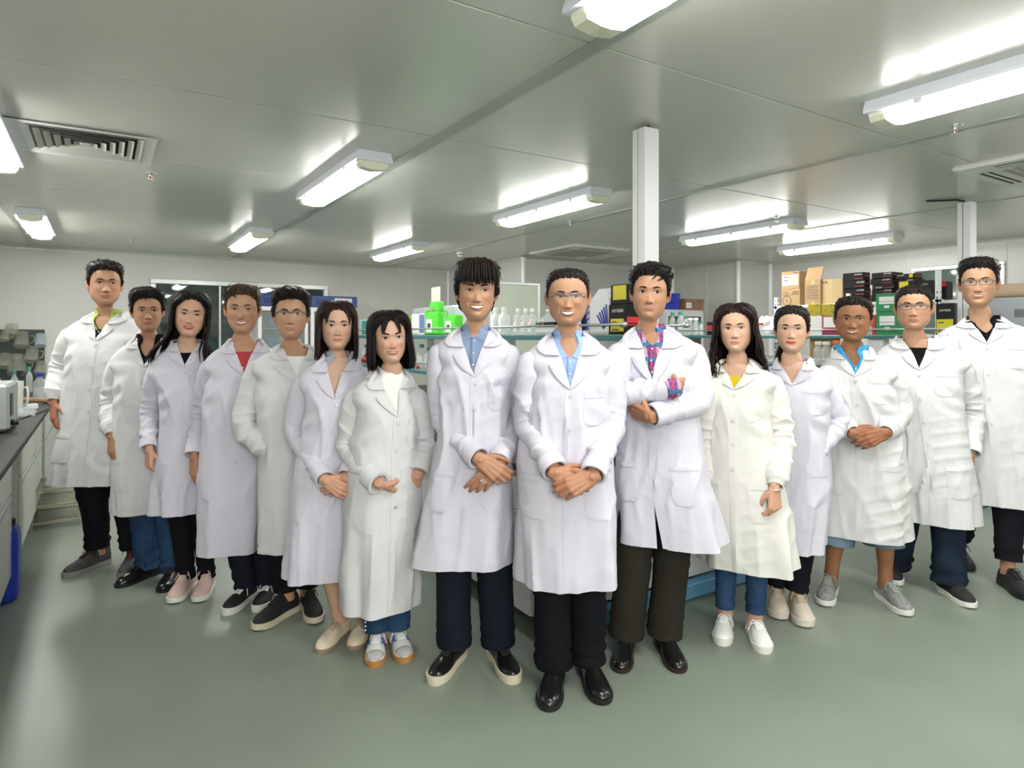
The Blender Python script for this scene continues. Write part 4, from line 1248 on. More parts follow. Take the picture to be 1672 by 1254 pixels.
def add_face(hd, root, P, hair_m):
    sm = P.get('smile', 0)
    # eyes
    for sg in (-1, 1):
        m = MB()
        ew, eo = P.get('eyew', .0162), P.get('eyeo', .0046) * 1.35
        nu, nv = 18, 9
        G, C = [], []
        us = np.linspace(-1, 1, nu)
        ir = np.array([sg * .0012 + P.get('gaze', 0), 0])
        for j in range(nv):
            v_ = -1 + 2 * j / (nv - 1)
            row, crow = [], []
            for u in us:
                hh = (1 - abs(u) ** 2.2)
                cu = .0016 * u * sg          # outer corner a little higher
                top, bot = eo * hh ** .8 * 1.05, eo * .8 * hh
                z = .1145 + cu + (v_ * top if v_ > 0 else v_ * bot)
                x = sg * .0318 + u * ew
                row.append((x, z))
                dx, dz = u * ew - ir[0] * sg, z - .1150
                r = math.hypot(dx, dz)
                col = (.012, .007, .005) if r < .0064 else ((.22, .17, .15) if r < .0070 else (.60, .56, .54))
                if abs(u) > .93: col = (.55, .33, .28)
                crow.append(col)
            G.append(row); C.append(crow)
        U = np.abs(us)[None, :]
        vv = np.linspace(-1, 1, nv)[:, None]
        bulge = .0022 * np.clip(1 - U ** 2, 0, 1) * np.clip(1 - .5 * vv ** 2, 0, 1) + .0003
        g3 = hd.patch(G, bulge)
        v, f = grid(g3)
        m.add(hd.xf(v), f, 0, np.array(C).reshape(-1, 3))
        # upper lash line and lid fold
        for (zo, th, col, ext) in ((.0, P.get('lash', .0028), (.02, .014, .012), 1.06), ):
            row0, row1 = [], []
            for u in np.linspace(-ext, ext, 16):
                hh = max(0, 1 - min(1, abs(u)) ** 2.2)
                z = .1145 + .0016 * u * sg + eo * hh ** .8 * 1.05 + zo
                x = sg * .0318 + u * ew
                t = th * (.45 + .55 * max(0, 1 - abs(u) ** 3))
                row0.append((x, z - t * .35)); row1.append((x, z + t * .65))
            mid = (np.array(row0) + np.array(row1)) / 2
            g3 = hd.patch([row0, mid, row1], np.array([.0022, .0032, .0008])[:, None] * np.ones(16))
            v, f = grid(g3)
            m.add(hd.xf(v), f, 0, col)
        row0, row1 = [], []
        for u in np.linspace(-.95, 1, 12):
            hh = max(0, 1 - abs(u) ** 2.2)
            z = .1145 + .0016 * u * sg - eo * .8 * hh
            row0.append((sg * .0318 + u * ew, z - .0006)); row1.append((sg * .0318 + u * ew, z + .0003))
        g3 = hd.patch([row0, row1], .0011)
        v, f = grid(g3); m.add(hd.xf(v), f, 0, (.10, .05, .04))
        m.build('eye', M_eye, root, use_col=True)
        # eyebrow
        bt = P.get('brow', .0068)
        rows = [[], [], []]
        ofs = [[], [], []]
        for t in np.linspace(0, 1, 14):
            x = sg * (.0135 + .0345 * t)
            z = .1315 + P.get('browz', 0) + .0062 * math.sin(math.pi * min(1, t * .62 + .06)) - .004 * max(0, t - .6) + P.get('browt', 0) * (t - .5) * -.008
            th = bt * (.75 + .4 * math.sin(math.pi * (t * .7 + .1))) * (1 - .75 * t ** 3)
            for k, (o_, l_) in enumerate(((-.5, .0004), (0, .0022), (.5, .0004))):
                rows[k].append((x, z + o_ * th)); ofs[k].append(l_)
        g3 = hd.patch(rows, np.array(ofs))
        v, f = grid(g3)
        MB().add(hd.xf(v), f).build('eyebrow', hair_m, root)
    # mouth: teeth behind an open smile, or the line between closed lips
    mw = .0250 + .0075 * sm
    op = P.get('open', 0) * 1.5
    if op > 0:
        for (wf, hf, off, m_, nm) in ((.95, 1.12, .0003, M_mouth, 'mouth'), (.86, .72, .0022, M_teeth, 'teeth')):
            rows, offs = [[] for _ in range(5)], []
            for u in np.linspace(-1, 1, 15):
                x = u * mw * wf
                q = math.sqrt(max(0, 1 - u * u))
                zc = .0455 + sm * 9 * x * x + (.0006 if nm == 'teeth' else 0)
                for k in range(5):
                    rows[k].append((x, zc + (k / 4 - .5) * op * hf * q ** .7))
            g3 = hd.patch(rows, off)
            v, f = grid(g3)
            MB().add(hd.xf(v), f).build(nm, m_, root)
    else:
        rows = [[], []]
        for u in np.linspace(-1, 1, 15):
            x = u * mw * 1.02
            zc = .0455 + sm * 9 * x * x - .0008 * math.cos(u * 6) * .6
            rows[0].append((x, zc - .0008 * (1 - u ** 4))); rows[1].append((x, zc + .0009 * (1 - u ** 4) + .0002))
        v, f = grid(hd.patch(rows, .0006))
        MB().add(hd.xf(v), f).build('mouth', M_mouth, root)

def norm(v):
    v = np.asarray(v, float)
    return v / (np.linalg.norm(v) + 1e-12)

def ribbon(m, pts, width, thick, nrm, taper=(.35, 1.0, .9, .1), sides=4, mi=0):
    """a lock of hair: flattened tapering tube along pts; nrm = outward direction at each point"""
    P = np.asarray(pts, float); n = len(P)
    T = np.gradient(P, axis=0); T /= np.linalg.norm(T, axis=1)[:, None] + 1e-12
    N = np.asarray(nrm, float)
    B = np.cross(T, N); B /= np.linalg.norm(B, axis=1)[:, None] + 1e-12
    N = np.cross(B, T)
    t = np.linspace(0, 1, n)
    w = np.interp(t, np.linspace(0, 1, len(taper)), taper)
    G = np.stack([P - B * (width / 2 * w)[:, None], P + N * (thick * w)[:, None], P + B * (width / 2 * w)[:, None], P - N * (thick * .5 * w)[:, None]], 1)
    v, f = grid(G, True)
    m.add(v, f, mi)

def make_hair(hd, root, P, hair_m):
    H = P['hair']
    r = np.random.RandomState(P['seed'] + 100)
    style = H['style']
    tab = H.get('line', MEN if style == 'short' else LONG)
    deg = np.degrees(HAS)
    zh = interp_hair(tab, deg) + H.get('lift', 0) + H.get('rough', .0028) * (np.sin(HAS * 23 + P['seed']) + np.sin(HAS * 41 + 2 * P['seed'])) * .6
    part = H.get('part', 0)
    V = hd.V
    n_r = int(np.sum(HZS > -.03))
    V = V[:n_r]
    cen = np.array([0, .012, .125])
    Nn = V - cen; Nn[..., 2] *= .8
    Nn /= np.linalg.norm(Nn, axis=-1)[..., None] + 1e-9
    dz = V[..., 2] - zh[None]
    side, top = H.get('side', .007), H.get('top', .018)
    w1 = Wave(P['seed'], 90, 8); w2 = Wave(P['seed'] + 1, 220, 8)
    th = side + (top - side) * sstep(.15, .222, V[..., 2])
    th = th * sstep(-.002, H.get('soft', .02), dz) + .0016
    if H.get('front_boost'):
        th = th + H['front_boost'] * np.exp(-((V[..., 2] - .212) / .016) ** 2) * sstep(.2, .8, np.cos(HAS))[None]
    if part:
        th = th * (1 - .22 * np.exp(-((V[..., 0] - H.get('partx', 0)) / .006) ** 2) * (V[..., 1] < .05))
    th = th + (w1(V) * .0012 + w2(V) * .0008) * np.clip(th / .01, 0, 1)
    keep = dz > -.004
    Vh = np.where(keep[..., None], V + Nn * th[..., None], V - Nn * .006)
    m = MB()
    idx = np.arange(n_r * NA).reshape(n_r, NA)
    f = []
    for i in range(n_r - 1):
        for j in range(NA):
            k = (j + 1) % NA
            if keep[i, j] or keep[i, k] or keep[i + 1, j] or keep[i + 1, k]:
                f.append((idx[i, j], idx[i, k], idx[i + 1, k], idx[i + 1, j]))
    flat = Vh.reshape(-1, 3)
    m.add(hd.xf(flat), f)
    bvh = BVHTree.FromPolygons(flat.tolist(), f)
    def root_on_cap(cond, tries=4000):
        while tries:
            tries -= 1
            i, j = r.randint(0, n_r - 1), r.randint(0, NA)
            if dz[i, j] > .004 and cond(deg[j], V[i, j, 2]) and (HZS[i] < .226 or r.rand() < .25):
                return Vh[i, j], Nn[i, j]
        return Vh[3, 0], Nn[3, 0]
    def trace(p, d, L, K, lift, grav=.0):
        pts, nr = [p.copy()], []
        nrm_ = None
        for k in range(K):
            h = bvh.find_nearest(Vector(p))
            n_ = norm(np.array(p) - cen)
            d = norm(d - n_ * np.dot(d, n_) * .9 + np.array([0, 0, -grav]))
            p = p + d * L / K
            h = bvh.find_nearest(Vector(p))
            q = np.array(h[0]); nn = norm(q - cen)
            sd = np.dot(p - q, nn)
            want = lift * (k + 1) / K
            if sd < want: p = q + nn * want
            pts.append(p.copy()); nr.append(nn)
        nr = [nr[0]] + nr
        return pts, nr
    if style == 'short':
        cnt = H.get('locks', 230)
        sw = H.get('sweep', .4)
        for _ in range(cnt):
            p, n_ = root_on_cap(lambda a, z: True)
            x, y, z = p
            if z > .185:
                d = np.array([sw + .35 * np.sign(x) * (1 - abs(sw)) + r.normal() * .25, H.get('fwd', -.8) + r.normal() * .25, .05])
            else:
                d = np.array([0, .45 if y > -.02 else .15, -1.0]) + r.normal(size=3) * .2
            if H.get('back'):
                d = np.array([-x * 2, 1.0, -.25 + z * .5 if z < .2 else .1]) + r.normal(size=3) * .06
            L = H.get('len', .035) * r.uniform(.6, 1.25) * (1.0 if z > .185 else .6)
            pts, nr = trace(p - n_ * .003, d, L, 4, H.get('spike', .004) * r.uniform(.3, 1.5))
            ribbon(m, hd.xf(np.array(pts)), r.uniform(.006, .011) * hd.s, .0022, np.array(nr) @ hd.R.T)
        # hairline wisps all along the front edge
        for _ in range(H.get('wisps', 46)):
            j = r.randint(0, NA)
            if abs(deg[j]) > 70: continue
            i = int(np.argmin(np.abs(HZS - (zh[j] + .006))))
            p, n_ = Vh[i, j], Nn[i, j]
            fl = H.get('fringe', .010) * r.uniform(.6, 1.3)
            d = np.array([sw * .8 + r.normal() * .3, -.4, -1.0 if H.get('fringe', .01) > .004 else .6])
            pts, nr = trace(p + n_ * .0, d, fl, 4, .003)
            ribbon(m, hd.xf(np.array(pts)), r.uniform(.005, .009) * hd.s, .002, np.array(nr) @ hd.R.T)
        if H.get('bang'):
            zb_ = H['bang']
            for _ in range(110):
                a = math.radians(r.uniform(-50, 50))
                j = int(np.argmin(np.abs(HAS - a)))
                i = int(np.argmin(np.abs(HZS - r.uniform(.196, .228))))
                p = Vh[i, j]
                ztip = zb_ + abs(math.degrees(a)) * .0 + r.uniform(-.006, .012) - (.03 * sstep(50, 66, abs(math.degrees(a))))
                L = max(.02, (p[2] - ztip) * 1.25)
                d = norm(np.array([math.sin(a) * .45 + H.get('sweep', 0) * .4, -.9, -.5]))
                pts = [p.copy()]; nr = [norm(p - cen)]
                for k in range(6):
                    q = pts[-1] + d * L / 6
                    h = bvh.find_nearest(Vector(q)); f0 = hd.front(q[0], q[2], .005 + .006 * sstep(.15, .2, q[2]))
                    if abs(q[0]) < .055 and q[2] < .2:
                        q[1] = min(q[1], f0[1])
                    d = norm(d + np.array([0, .10, -.45]))
                    pts.append(q); nr.append(norm(q - cen))
                ribbon(m, hd.xf(np.array(pts)), r.uniform(.008, .014) * hd.s, .003, np.array(nr) @ hd.R.T, taper=(.6, 1, 1, .8, .15))
    else:
        # long hair falling from a parting; each lock goes over the skull side and then hangs
        px_ = H.get('partx', 0)
        layers = H.get('layers', 3)
        zend = H['zend']
        wv = H.get('wave', 0)
        # inner panel so that the hair is dense
        for lay in range(layers):
            nl = 44
            for k in range(nl):
                u = (k + .5 + r.uniform(-.3, .3)) / nl
                amin = H.get('amin', 62) + r.uniform(-3, 4) + lay * 3
                adeg = amin + (360 - 2 * amin) * u           # 0 = face, 180 = back
                if adeg > 180: adeg -= 360
                a = math.radians(adeg)
                sg = 1 if a > 0 else -1
                ze = interp_hair(zend[0 if sg < 0 else 1] if isinstance(zend, tuple) else zend, adeg) + r.uniform(-.012, .012) + lay * .006
                j = int(np.argmin(np.abs(np.angle(np.exp(1j * (HAS - a))))))
                vol = H.get('vol', .010) - lay * .004
                pts, nr = [], []
                back = sstep(95, 150, abs(adeg))
                top0 = np.array([px_ + sg * .003, .0 + .05 * back - .045 * (1 - back) * H.get('topfwd', .5), 0])
                it = int(np.argmin((Vh[..., 0] - top0[0]) ** 2 + (Vh[..., 1] - top0[1]) ** 2 - (Vh[..., 2] > .19) * 1.0))
                tp = Vh.reshape(-1, 3)[it].copy(); tp[0] = px_ + sg * .004
                pts.append(tp); nr.append(np.array([0, 0, 1.]))
                t0 = pts[0].copy(); t1 = None
                iq = int(np.argmin(np.abs(HZS - .165)))
                qe = Vh[iq, j]
                for w_ in (.25, .5, .75):
                    q = t0 * (1 - w_) + qe * w_
                    h = bvh.ray_cast(Vector(cen), Vector(norm(q - cen)), .4)
                    q = np.array(h[0]) if h[0] is not None else q
                    n_ = norm(q - cen)
                    pts.append(q + n_ * (.002 + (vol + .001) * w_)); nr.append(n_)
                for zz in (.165, .14, .12):
                    i = int(np.argmin(np.abs(HZS - zz)))
                    q = Vh[i, j] + Nn[i, j] * (vol + .003)
                    pts.append(q); nr.append(Nn[i, j].copy())
                rad = np.array([Vh[int(np.argmin(np.abs(HZS - .12))), j, 0], Vh[int(np.argmin(np.abs(HZS - .12))), j, 1] - .012])
                rn = norm(np.array([math.sin(a), -math.cos(a), 0]))
                steps = max(3, int((.12 - ze) / .028))
                ph = r.uniform(0, 6.28)
                for q_ in range(1, steps + 1):
                    zz = .12 + (ze - .12) * q_ / steps
                    fl = np.interp(zz, *zip(*sorted(H['flare'])))
                    pp = np.array([rad[0] * fl, rad[1] * fl + .012, zz]) + rn * (vol + .003) * 1.0
                    pp += np.array([sg * wv * math.sin(zz * 55 + ph), wv * math.cos(zz * 48 + ph * 1.7), 0]) * sstep(.1, .0, zz)
                    off = H.get('shift')
                    if off is not None:
                        o_ = off(adeg, zz)
                        pp = pp + np.array(o_)
                    pts.append(pp); nr.append(rn + np.array([0, 0, .05]))
                # resample smoothly
                pts = np.array(pts); nr = np.array(nr)
                tk = np.concatenate([[0], np.cumsum(np.linalg.norm(np.diff(pts, axis=0), axis=1) + 1e-5)])
                tt = np.linspace(0, tk[-1], 16)
                ps = np.stack([pchip(tt, tk, pts[:, c_]) for c_ in range(3)], 1)
                ns = np.stack([np.interp(tt, tk, nr[:, c_]) for c_ in range(3)], 1)
                ribbon(m, hd.xf(ps), H.get('lw', .024) * r.uniform(.8, 1.25) * hd.s, .0045, ns @ hd.R.T, taper=(.3, .8, 1, 1, 1, .95, H.get('tip', .35)))
        for k in range(H.get('crown', 64)):
            sg = 1 if k % 2 else -1
            a0 = r.uniform(4, 60)
            back = r.rand() ** 1.5
            kp = []
            y0 = -.055 + .10 * back
            st = np.array([px_ + sg * .003, y0, .20]); h = bvh.ray_cast(Vector((st[0], st[1], .4)), Vector((0, 0, -1)))
            st = np.array(h[0]) if h[0] is not None else st
            kp.append(st + np.array([0, 0, .001]))
            for (w_, aa) in ((.35, .45), (.7, .8), (1.0, 1.0)):
                ang_e = H.get('amin', 62) + 6 + 50 * back
                ang_ = (a0 * (1 - back) + 60 * back) * (1 - w_) + ang_e * w_
                zt_ = (interp_hair(tab, a0) + .014) * (1 - w_) + (.125 + .03 * r.rand()) * w_ if back < .35 else .222 * (1 - w_) + .135 * w_
                a_ = math.radians(ang_) * sg
                j = int(np.argmin(np.abs(HAS - a_))); i = int(np.argmin(np.abs(HZS - zt_)))
                n_ = Nn[i, j]
                q = V[i, j] + n_ * (th[i, j] + .003 + (H.get('vol', .01) * .8) * w_)
                kp.append(q)
            kp = np.array(kp); tk = np.concatenate([[0], np.cumsum(np.linalg.norm(np.diff(kp, axis=0), axis=1) + 1e-5)])
            tt = np.linspace(0, tk[-1], 12)
            ps = np.stack([pchip(tt, tk, kp[:, c_]) for c_ in range(3)], 1)
            for q_ in range(len(ps)):
                h = bvh.find_nearest(Vector(ps[q_])); d_ = norm(ps[q_] - cen)
                if np.dot(ps[q_] - np.array(h[0]), d_) < .0015: ps[q_] = np.array(h[0]) + d_ * .002
            ribbon(m, hd.xf(ps), .018 * hd.s, .0035, np.array([norm(q - cen) for q in ps]) @ hd.R.T, taper=(.5, 1, 1, 1, .6))
        for _ in range(H.get('flyaway', 26)):
            p, n_ = root_on_cap(lambda a, z: z > .14)
            d = np.array([np.sign(p[0] - px_) * 1.0, .3, -.5]) + r.normal(size=3) * .15
            pts, nr = trace(p, d, .05, 4, .003, .3)
            ribbon(m, hd.xf(np.array(pts)), r.uniform(.006, .01) * hd.s, .002, np.array(nr) @ hd.R.T)
        for (side_, x0, ztip, xt, n_l) in H.get('bangs', ()):      # strands that frame the forehead
            for _ in range(n_l):
                i = int(np.argmin(np.abs(HZS - r.uniform(.205, .226))))
                st = np.array([px_ + side_ * .004, -.03 + r.uniform(-.012, .012), .0])
                st[2] = Vh.reshape(-1, 3)[int(np.argmin((Vh[..., 0] - st[0]) ** 2 + (Vh[..., 1] - st[1]) ** 2 - (Vh[..., 2] > .19) * 1.0))][2]
                xm = x0 + r.uniform(-.01, .01); xe_ = xt + r.uniform(-.006, .006)
                k0 = np.array([xm, .198]); k1 = np.array([(xm + xe_) / 2 + side_ * .004, .165]); k2 = np.array([xe_, ztip + r.uniform(-.008, .008)])
                q0, q1, q2 = (hd.front(*k0, .012), hd.front(*k1, .008), hd.front(*k2, .006))
                kp = np.array([st, q0, q1, q2]); tt = np.linspace(0, 1, 9)
                ps = np.stack([pchip(tt, [0, .3, .65, 1], kp[:, c_]) for c_ in range(3)], 1)
                ribbon(m, hd.xf(ps), .010 * hd.s, .0028, np.array([norm(q - cen) for q in ps]) @ hd.R.T, taper=(.6, 1, .9, .6, .1))
        if H.get('tail'):
            for _ in range(40):
                ph = r.uniform(0, 6.28); rr = .016 * math.sqrt(r.rand())
                o_ = np.array([math.cos(ph) * rr, math.sin(ph) * rr, 0])
                kp = np.array([p_ for p_ in H['tail']]) + o_ * np.array([.4, 1, 1.1, .7])[:len(H['tail']), None]
                tt = np.linspace(0, 1, 10)
                ps = np.stack([pchip(tt, np.linspace(0, 1, len(kp)), kp[:, c_]) for c_ in range(3)], 1)
                ribbon(m, hd.xf(ps), .012 * hd.s, .004, np.tile(norm(o_ + 1e-3), (10, 1)), taper=(.6, 1, 1, .8, .2))
    m.build('hair', hair_m, root)

# ---- hands --------------------------------------------------------------
def capsule(m, a, b, ra, rb, n=10):
    a, b = np.array(a, float), np.array(b, float)
    d = norm(b - a)
    ts, rs = [], []
    for k in range(4):
        ph = math.pi / 2 * (1 - k / 4)
        ts.append(a - d * ra * math.sin(ph)); rs.append(max(1e-4, ra * math.cos(ph)))
    ts += [a + (b - a) * t for t in (0, .5, 1)]; rs += [ra, (ra + rb) / 2, rb]
    for k in range(1, 5):
        ph = math.pi / 2 * k / 4
        ts.append(b + d * rb * math.sin(ph)); rs.append(max(1e-4, rb * math.cos(ph)))
    m.tube(ts, rs, n)

HANDS = {}
def hand_mesh(kind):
    """right hand, wrist at the origin, fingers along +x, back of the hand +z, thumb side +y -> (verts, faces, nail verts)"""
    if kind in HANDS: return HANDS[kind]
    curls = {'relaxed': ((14, 24, 18), (18, 30, 20), (22, 34, 22), (26, 36, 24)),
             'loose_fist': ((40, 58, 35), (48, 66, 40), (54, 68, 42), (58, 70, 42)),
             'clasp': ((26, 42, 24), (28, 46, 26), (30, 48, 28), (32, 48, 28)),
             'flat': ((6, 10, 8), (8, 12, 8), (10, 14, 10), (12, 16, 12))}[kind]
    thumb = {'relaxed': ((.62, .62, -.42), (.90, .30, -.32), (.95, .12, -.3)),
             'loose_fist': ((.70, .46, -.55), (.88, -.05, -.45), (.80, -.45, -.40)),
             'clasp': ((.66, .62, -.30), (.93, .28, -.20), (.97, .15, -.2)),
             'flat': ((.66, .66, -.25), (.92, .32, -.2), (.96, .2, -.15))}[kind]
    m = MB()
    base = [(.0915, .0300, .000), (.0955, .0095, .0025), (.0925, -.0110, .0015), (.0850, -.0300, -.003)]
    lens = [(.043, .026, .021), (.047, .030, .022), (.043, .028, .021), (.033, .021, .019)]
    rad = [(.0096, .0088, .0080, .0068), (.0099, .0090, .0082, .0070), (.0095, .0086, .0078, .0066), (.0085, .0076, .0069, .0058)]
    spread = [.07, .01, -.05, -.13]
    for k in range(4):
        b = np.array(base[k])
        capsule(m, (.004, base[k][1] * .55, -.003), b, .0155, .0118 if k else .0122)
        p = b.copy(); ang = 0
        for s_ in range(3):
            ang += math.radians(curls[k][s_])
            d = norm(np.array([math.cos(ang) * math.cos(spread[k]), math.sin(spread[k]) * math.cos(ang), -math.sin(ang)]))
            q = p + d * lens[k][s_]
            capsule(m, p, q, rad[k][s_], rad[k][s_ + 1])
            p = q
    for a in (.02, .05, .075):       # fill of the palm
        capsule(m, (a, .022, -.006), (a, -.024, -.007), .0135, .0130)
    p = np.array([.020, .024, -.008])
    capsule(m, (.006, .012, -.006), p, .015, .0145)
    for d, L, r0, r1 in ((thumb[0], .040, .0150, .0112), (thumb[1], .031, .0108, .0098), (thumb[2], .025, .0098, .0078)):
        q = p + norm(d) * L
        capsule(m, p, q, r0, r1); p = q
    m.tube([(-.030, 0, -.002), (-.015, 0, -.002), (.0, 0, -.002), (.02, 0, -.003)], [(.020, .024), (.021, .026), (.020, .028), (.017, .030)], 14)
    tmp = m.build('tmp', [], None)
    md = tmp.modifiers.new('r', 'REMESH'); md.mode = 'VOXEL'; md.voxel_size = .0034
    sm_ = tmp.modifiers.new('s', 'SMOOTH'); sm_.factor = .5; sm_.iterations = 4
    dg = bpy.context.evaluated_depsgraph_get()
    me = bpy.data.meshes.new_from_object(tmp.evaluated_get(dg))
    V = np.zeros(len(me.vertices) * 3); me.vertices.foreach_get('co', V)
    V = V.reshape(-1, 3)
    Fc = [tuple(p_.vertices) for p_ in me.polygons]
    bpy.data.objects.remove(tmp); bpy.data.meshes.remove(me)
    HANDS[kind] = (V, Fc)
    return HANDS[kind]

def place_hand(m, kind, wrist, fdir, back, right, s_, sk):
    V, Fc = hand_mesh(kind)
    V = V * s_
    Xv = norm(fdir); Zv = np.array(back, float); Zv = norm(Zv - Xv * np.dot(Zv, Xv)); Yv = np.cross(Zv, Xv)
    yy = V[:, 1:2] * (1 if right else -1)
    Wd = np.array(wrist) + V[:, 0:1] * Xv + yy * Yv + V[:, 2:3] * Zv
    f = Fc if right else [tuple(reversed(q)) for q in Fc]
    # knuckles and finger tips a little redder
    t = sstep(.085, .16, V[:, 0] / s_)[:, None]
    C = np.array(sk) * np.array([.97, .86, .82]) * (1 - .15 * t * np.array([0, 1, 1]))
    m.add(Wd, f, 0, C)
# ---- torso surface shared by coat, shirt and chest -----------------------
class Torso:
    def __init__(s, P):
        d = P['d']; s.d = d; s.P = P
        s.ox = P['ox']
        X0 = (P['ox'] - CX) / F * d
        s.X0 = X0
        k = d / F
        px = lambda x: (x - CX) * k - X0
        pz = lambda y: CH + (HZ - y) * k
        s.px, s.pz = px, pz
        (xl, yl), (xr, yr) = P['sh']
        nx, ny = P['neck']
        JL, JR = px(xl), px(xr)
        zl, zr = pz(yl), pz(yr)
        zj = (zl + zr) / 2
        zN = pz(ny) + P.get('nk', .028)
        s.zN, s.zj = zN, zj
        s.JL, s.JR, s.zl, s.zr = JL, JR, zl, zr
        cN = px(nx)
        cJ = (JL + JR) / 2; hJ = (JR - JL) / 2
        s.cN = cN
        g = P.get('girth', 1.0)
        zs, L, R, fr, bk = [], [], [], [], []
        rows = sorted(P['rows'], key=lambda r: -r[0])       # from the hem up
        nR = len(rows)
        fdef = P.get('front', [.165, .155, .140, .130])
        for i, (y, a, b) in enumerate(rows):
            zs.append(pz(y)); L.append(px(a)); R.append(px(b))
            fr.append(fdef[i] * g); bk.append([.165, .150, .125, .115][i] * (.5 + .5 * g))
        def add(z, c, h, f, b):
            if z > zs[-1] + .012:
                zs.append(z); L.append(c - h); R.append(c + h); fr.append(f); bk.append(b)
        nh = .061 * P.get('nw', 1.0)
        add(zj - .055, cJ, hJ * .93, .118 * g, .105)
        add(zj + .000, cJ, hJ * 1.07, .103 * g, .100)
        zt = zj + .030
        add(zt, cJ, hJ * 1.06, .084, .090)
        add(zt + (zN - zt) * .42, cJ * .8 + cN * .2, hJ * .88, .074, .088)
        add(zt + (zN - zt) * .74, cJ * .4 + cN * .6, hJ * .54 + nh * .2, .066, .083)
        add(zN - .012, cN, nh * 1.22, .058, .078)
        add(zN, cN, nh, .054, .074)
        s.zs = np.array(zs)
        s.L, s.R, s.fr, s.bk = map(np.array, (L, R, fr, bk))
        s.tilt = (zr - zl) / (JR - JL)
        bx, by = P['brk']
        s.zb = pz(by)
        # turn of the front from where the lapels meet
        i = 3
        fB = float(pchip(s.zb, s.zs, s.fr))
        cB = float(pchip(s.zb, s.zs, (s.L + s.R) / 2))
        xb = (bx - CX) / F * (d - fB) - X0
        s.yaw = math.asin(max(-.6, min(.6, (xb - cB) / fB))) if 'yaw' not in P else P['yaw']
        s.n = 2.7
        sd = P['seed']
        s.w = [Wave(sd * 7 + 1, 9, 7, (1, 1, .45)), Wave(sd * 7 + 2, 22, 8, (1, 1, .5)), Wave(sd * 7 + 3, 46, 9, (1, 1, .8)), Wave(sd * 7 + 4, 14, 7, (.7, .7, 1.2))]
        s.ph = np.random.RandomState(sd).uniform(0, 6.28, 6)
        s.hem = s.zs[0]; s.hip = s.zs[min(1, nR - 1)]
        s.crumple = P.get('crumple', 1.0)
    def prm(s, z):
        l = pchip(z, s.zs, s.L); r = pchip(z, s.zs, s.R)
        f = pchip(z, s.zs, s.fr); b = pchip(z, s.zs, s.bk)
        return (l + r) / 2, (r - l) / 2, f, b
    def yc(s, z):
        return .012 * sstep(s.zj - .2, s.zN, z)
    def pt(s, a, z, sc=1.0, off=0.0, fold=1.0):
        a = np.asarray(a, float); z = np.asarray(z, float)
        a, z = np.broadcast_arrays(a, z)
        c, h, f, b = s.prm(z)
        sa, ca = np.sin(a), np.cos(a)
        e = 2 / s.n
        ux = np.sign(sa) * np.abs(sa) ** e
        uy = -np.sign(ca) * np.abs(ca) ** e
        D = np.where(ca > 0, f, b)
        x = h * sc * ux
        y = D * sc * uy
        # bust or chest
        bu = s.P.get('bust', 0)
        zc = s.zj - .12
        if bu:
            for sg in (-1, 1):
                y = y - bu * sc * np.exp(-((x - sg * .07) / .06) ** 2 - ((z - zc) / .07) ** 2) * (ca > 0)
        nx, ny = sa, -ca
        if fold:
            P3 = np.stack([x + s.ph[0], y + s.ph[1], z], -1)
            t = sstep(s.hip + .12, s.hem, z)
            dsp = t * .015 * (np.sin(5 * a + s.ph[2]) * .8 + np.sin(8 * a + s.ph[3] + z * 2) * .5) * (1 - .45 * np.exp(-(a / .5) ** 2))
            body = .15 * sstep(s.zN - .02, s.zj, z) + .85 * sstep(s.zj + .01, s.zj - .13, z)
            r1 = 1 - np.abs(s.w[1](P3)) ; r2 = 1 - np.abs(s.w[2](P3))
            # crisp drape lines: warped ridges, mostly upright on the skirt, slanting on the chest
            wp = s.w[0](P3); wq = s.w[3](P3)
            slant = np.interp(z, [s.hip - .1, s.zj - .1], [.0, .5])
            f1 = (np.abs(x) * (1 - slant * .2) + np.sign(x) * slant * (z - s.zj) * .8 + .02 * wp) * 34 + s.ph[5]
            rid = lambda q: (1 - np.abs(np.sin(q))) ** 2.2
            msk = np.clip(.45 + .55 * wq, 0, 1.2)
            dsp = dsp + body * s.crumple * (.0020 * wp + 0.0150 * rid(f1) * msk + .0080 * rid((x * .4 - z * (.6 + .5 * np.sign(x))) * 40 + wp * 1.3 + s.ph[1]) * np.clip(-.1 + .7 * s.w[1](P3 * .6), 0, 1) + .0040 * np.clip(r1, 0, 1) ** 4 + .0022 * np.clip(r2, 0, 1) ** 3 - .004)
            # pull lines from the arm pit to the buttons
            q = np.sin((z - s.zj) * 62 + np.abs(x) * 46 + s.ph[4]) * np.exp(-((z - s.zj + .16) / .09) ** 2) * np.exp(-((np.abs(x) / np.maximum(h, .05) - .75) / .25) ** 2)
            dsp = dsp + .0060 * q * s.crumple
            off = off + dsp * fold
        x = x + nx * off; y = y + ny * off
        cy, sy = math.cos(s.yaw), math.sin(s.yaw)
        X = c + x * cy - y * sy
        Y = s.yc(z) + x * sy + y * cy
        Z = z + s.tilt * (X - c) * sstep(s.zj - .25, s.zj, z) * (1 - sstep(s.zj + .03, s.zN, z))
        return np.stack([X, Y, Z], -1)
    def ang(s, xo, z):
        """angle at which the front surface has sideways offset xo"""
        _, h, _, _ = s.prm(z)
        q = np.clip(np.abs(xo) / h, 0, 1) ** (s.n / 2)
        return np.sign(xo) * np.arcsin(q)
    def fp(s, xo, z, off=.004):
        return s.pt(s.ang(np.asarray(xo, float), np.asarray(z, float)), z, 1.0, off)
    def xe(s, z):
        """half opening of the front at height z"""
        top = s.zN - .008
        v = np.interp(z, [s.zb, top], [0, s.P.get('vw', .060)])
        sl = s.P.get('slit')
        if sl:
            v = v + np.interp(z, [s.hem, s.pz(sl[0])], [sl[1], 0])
        return v

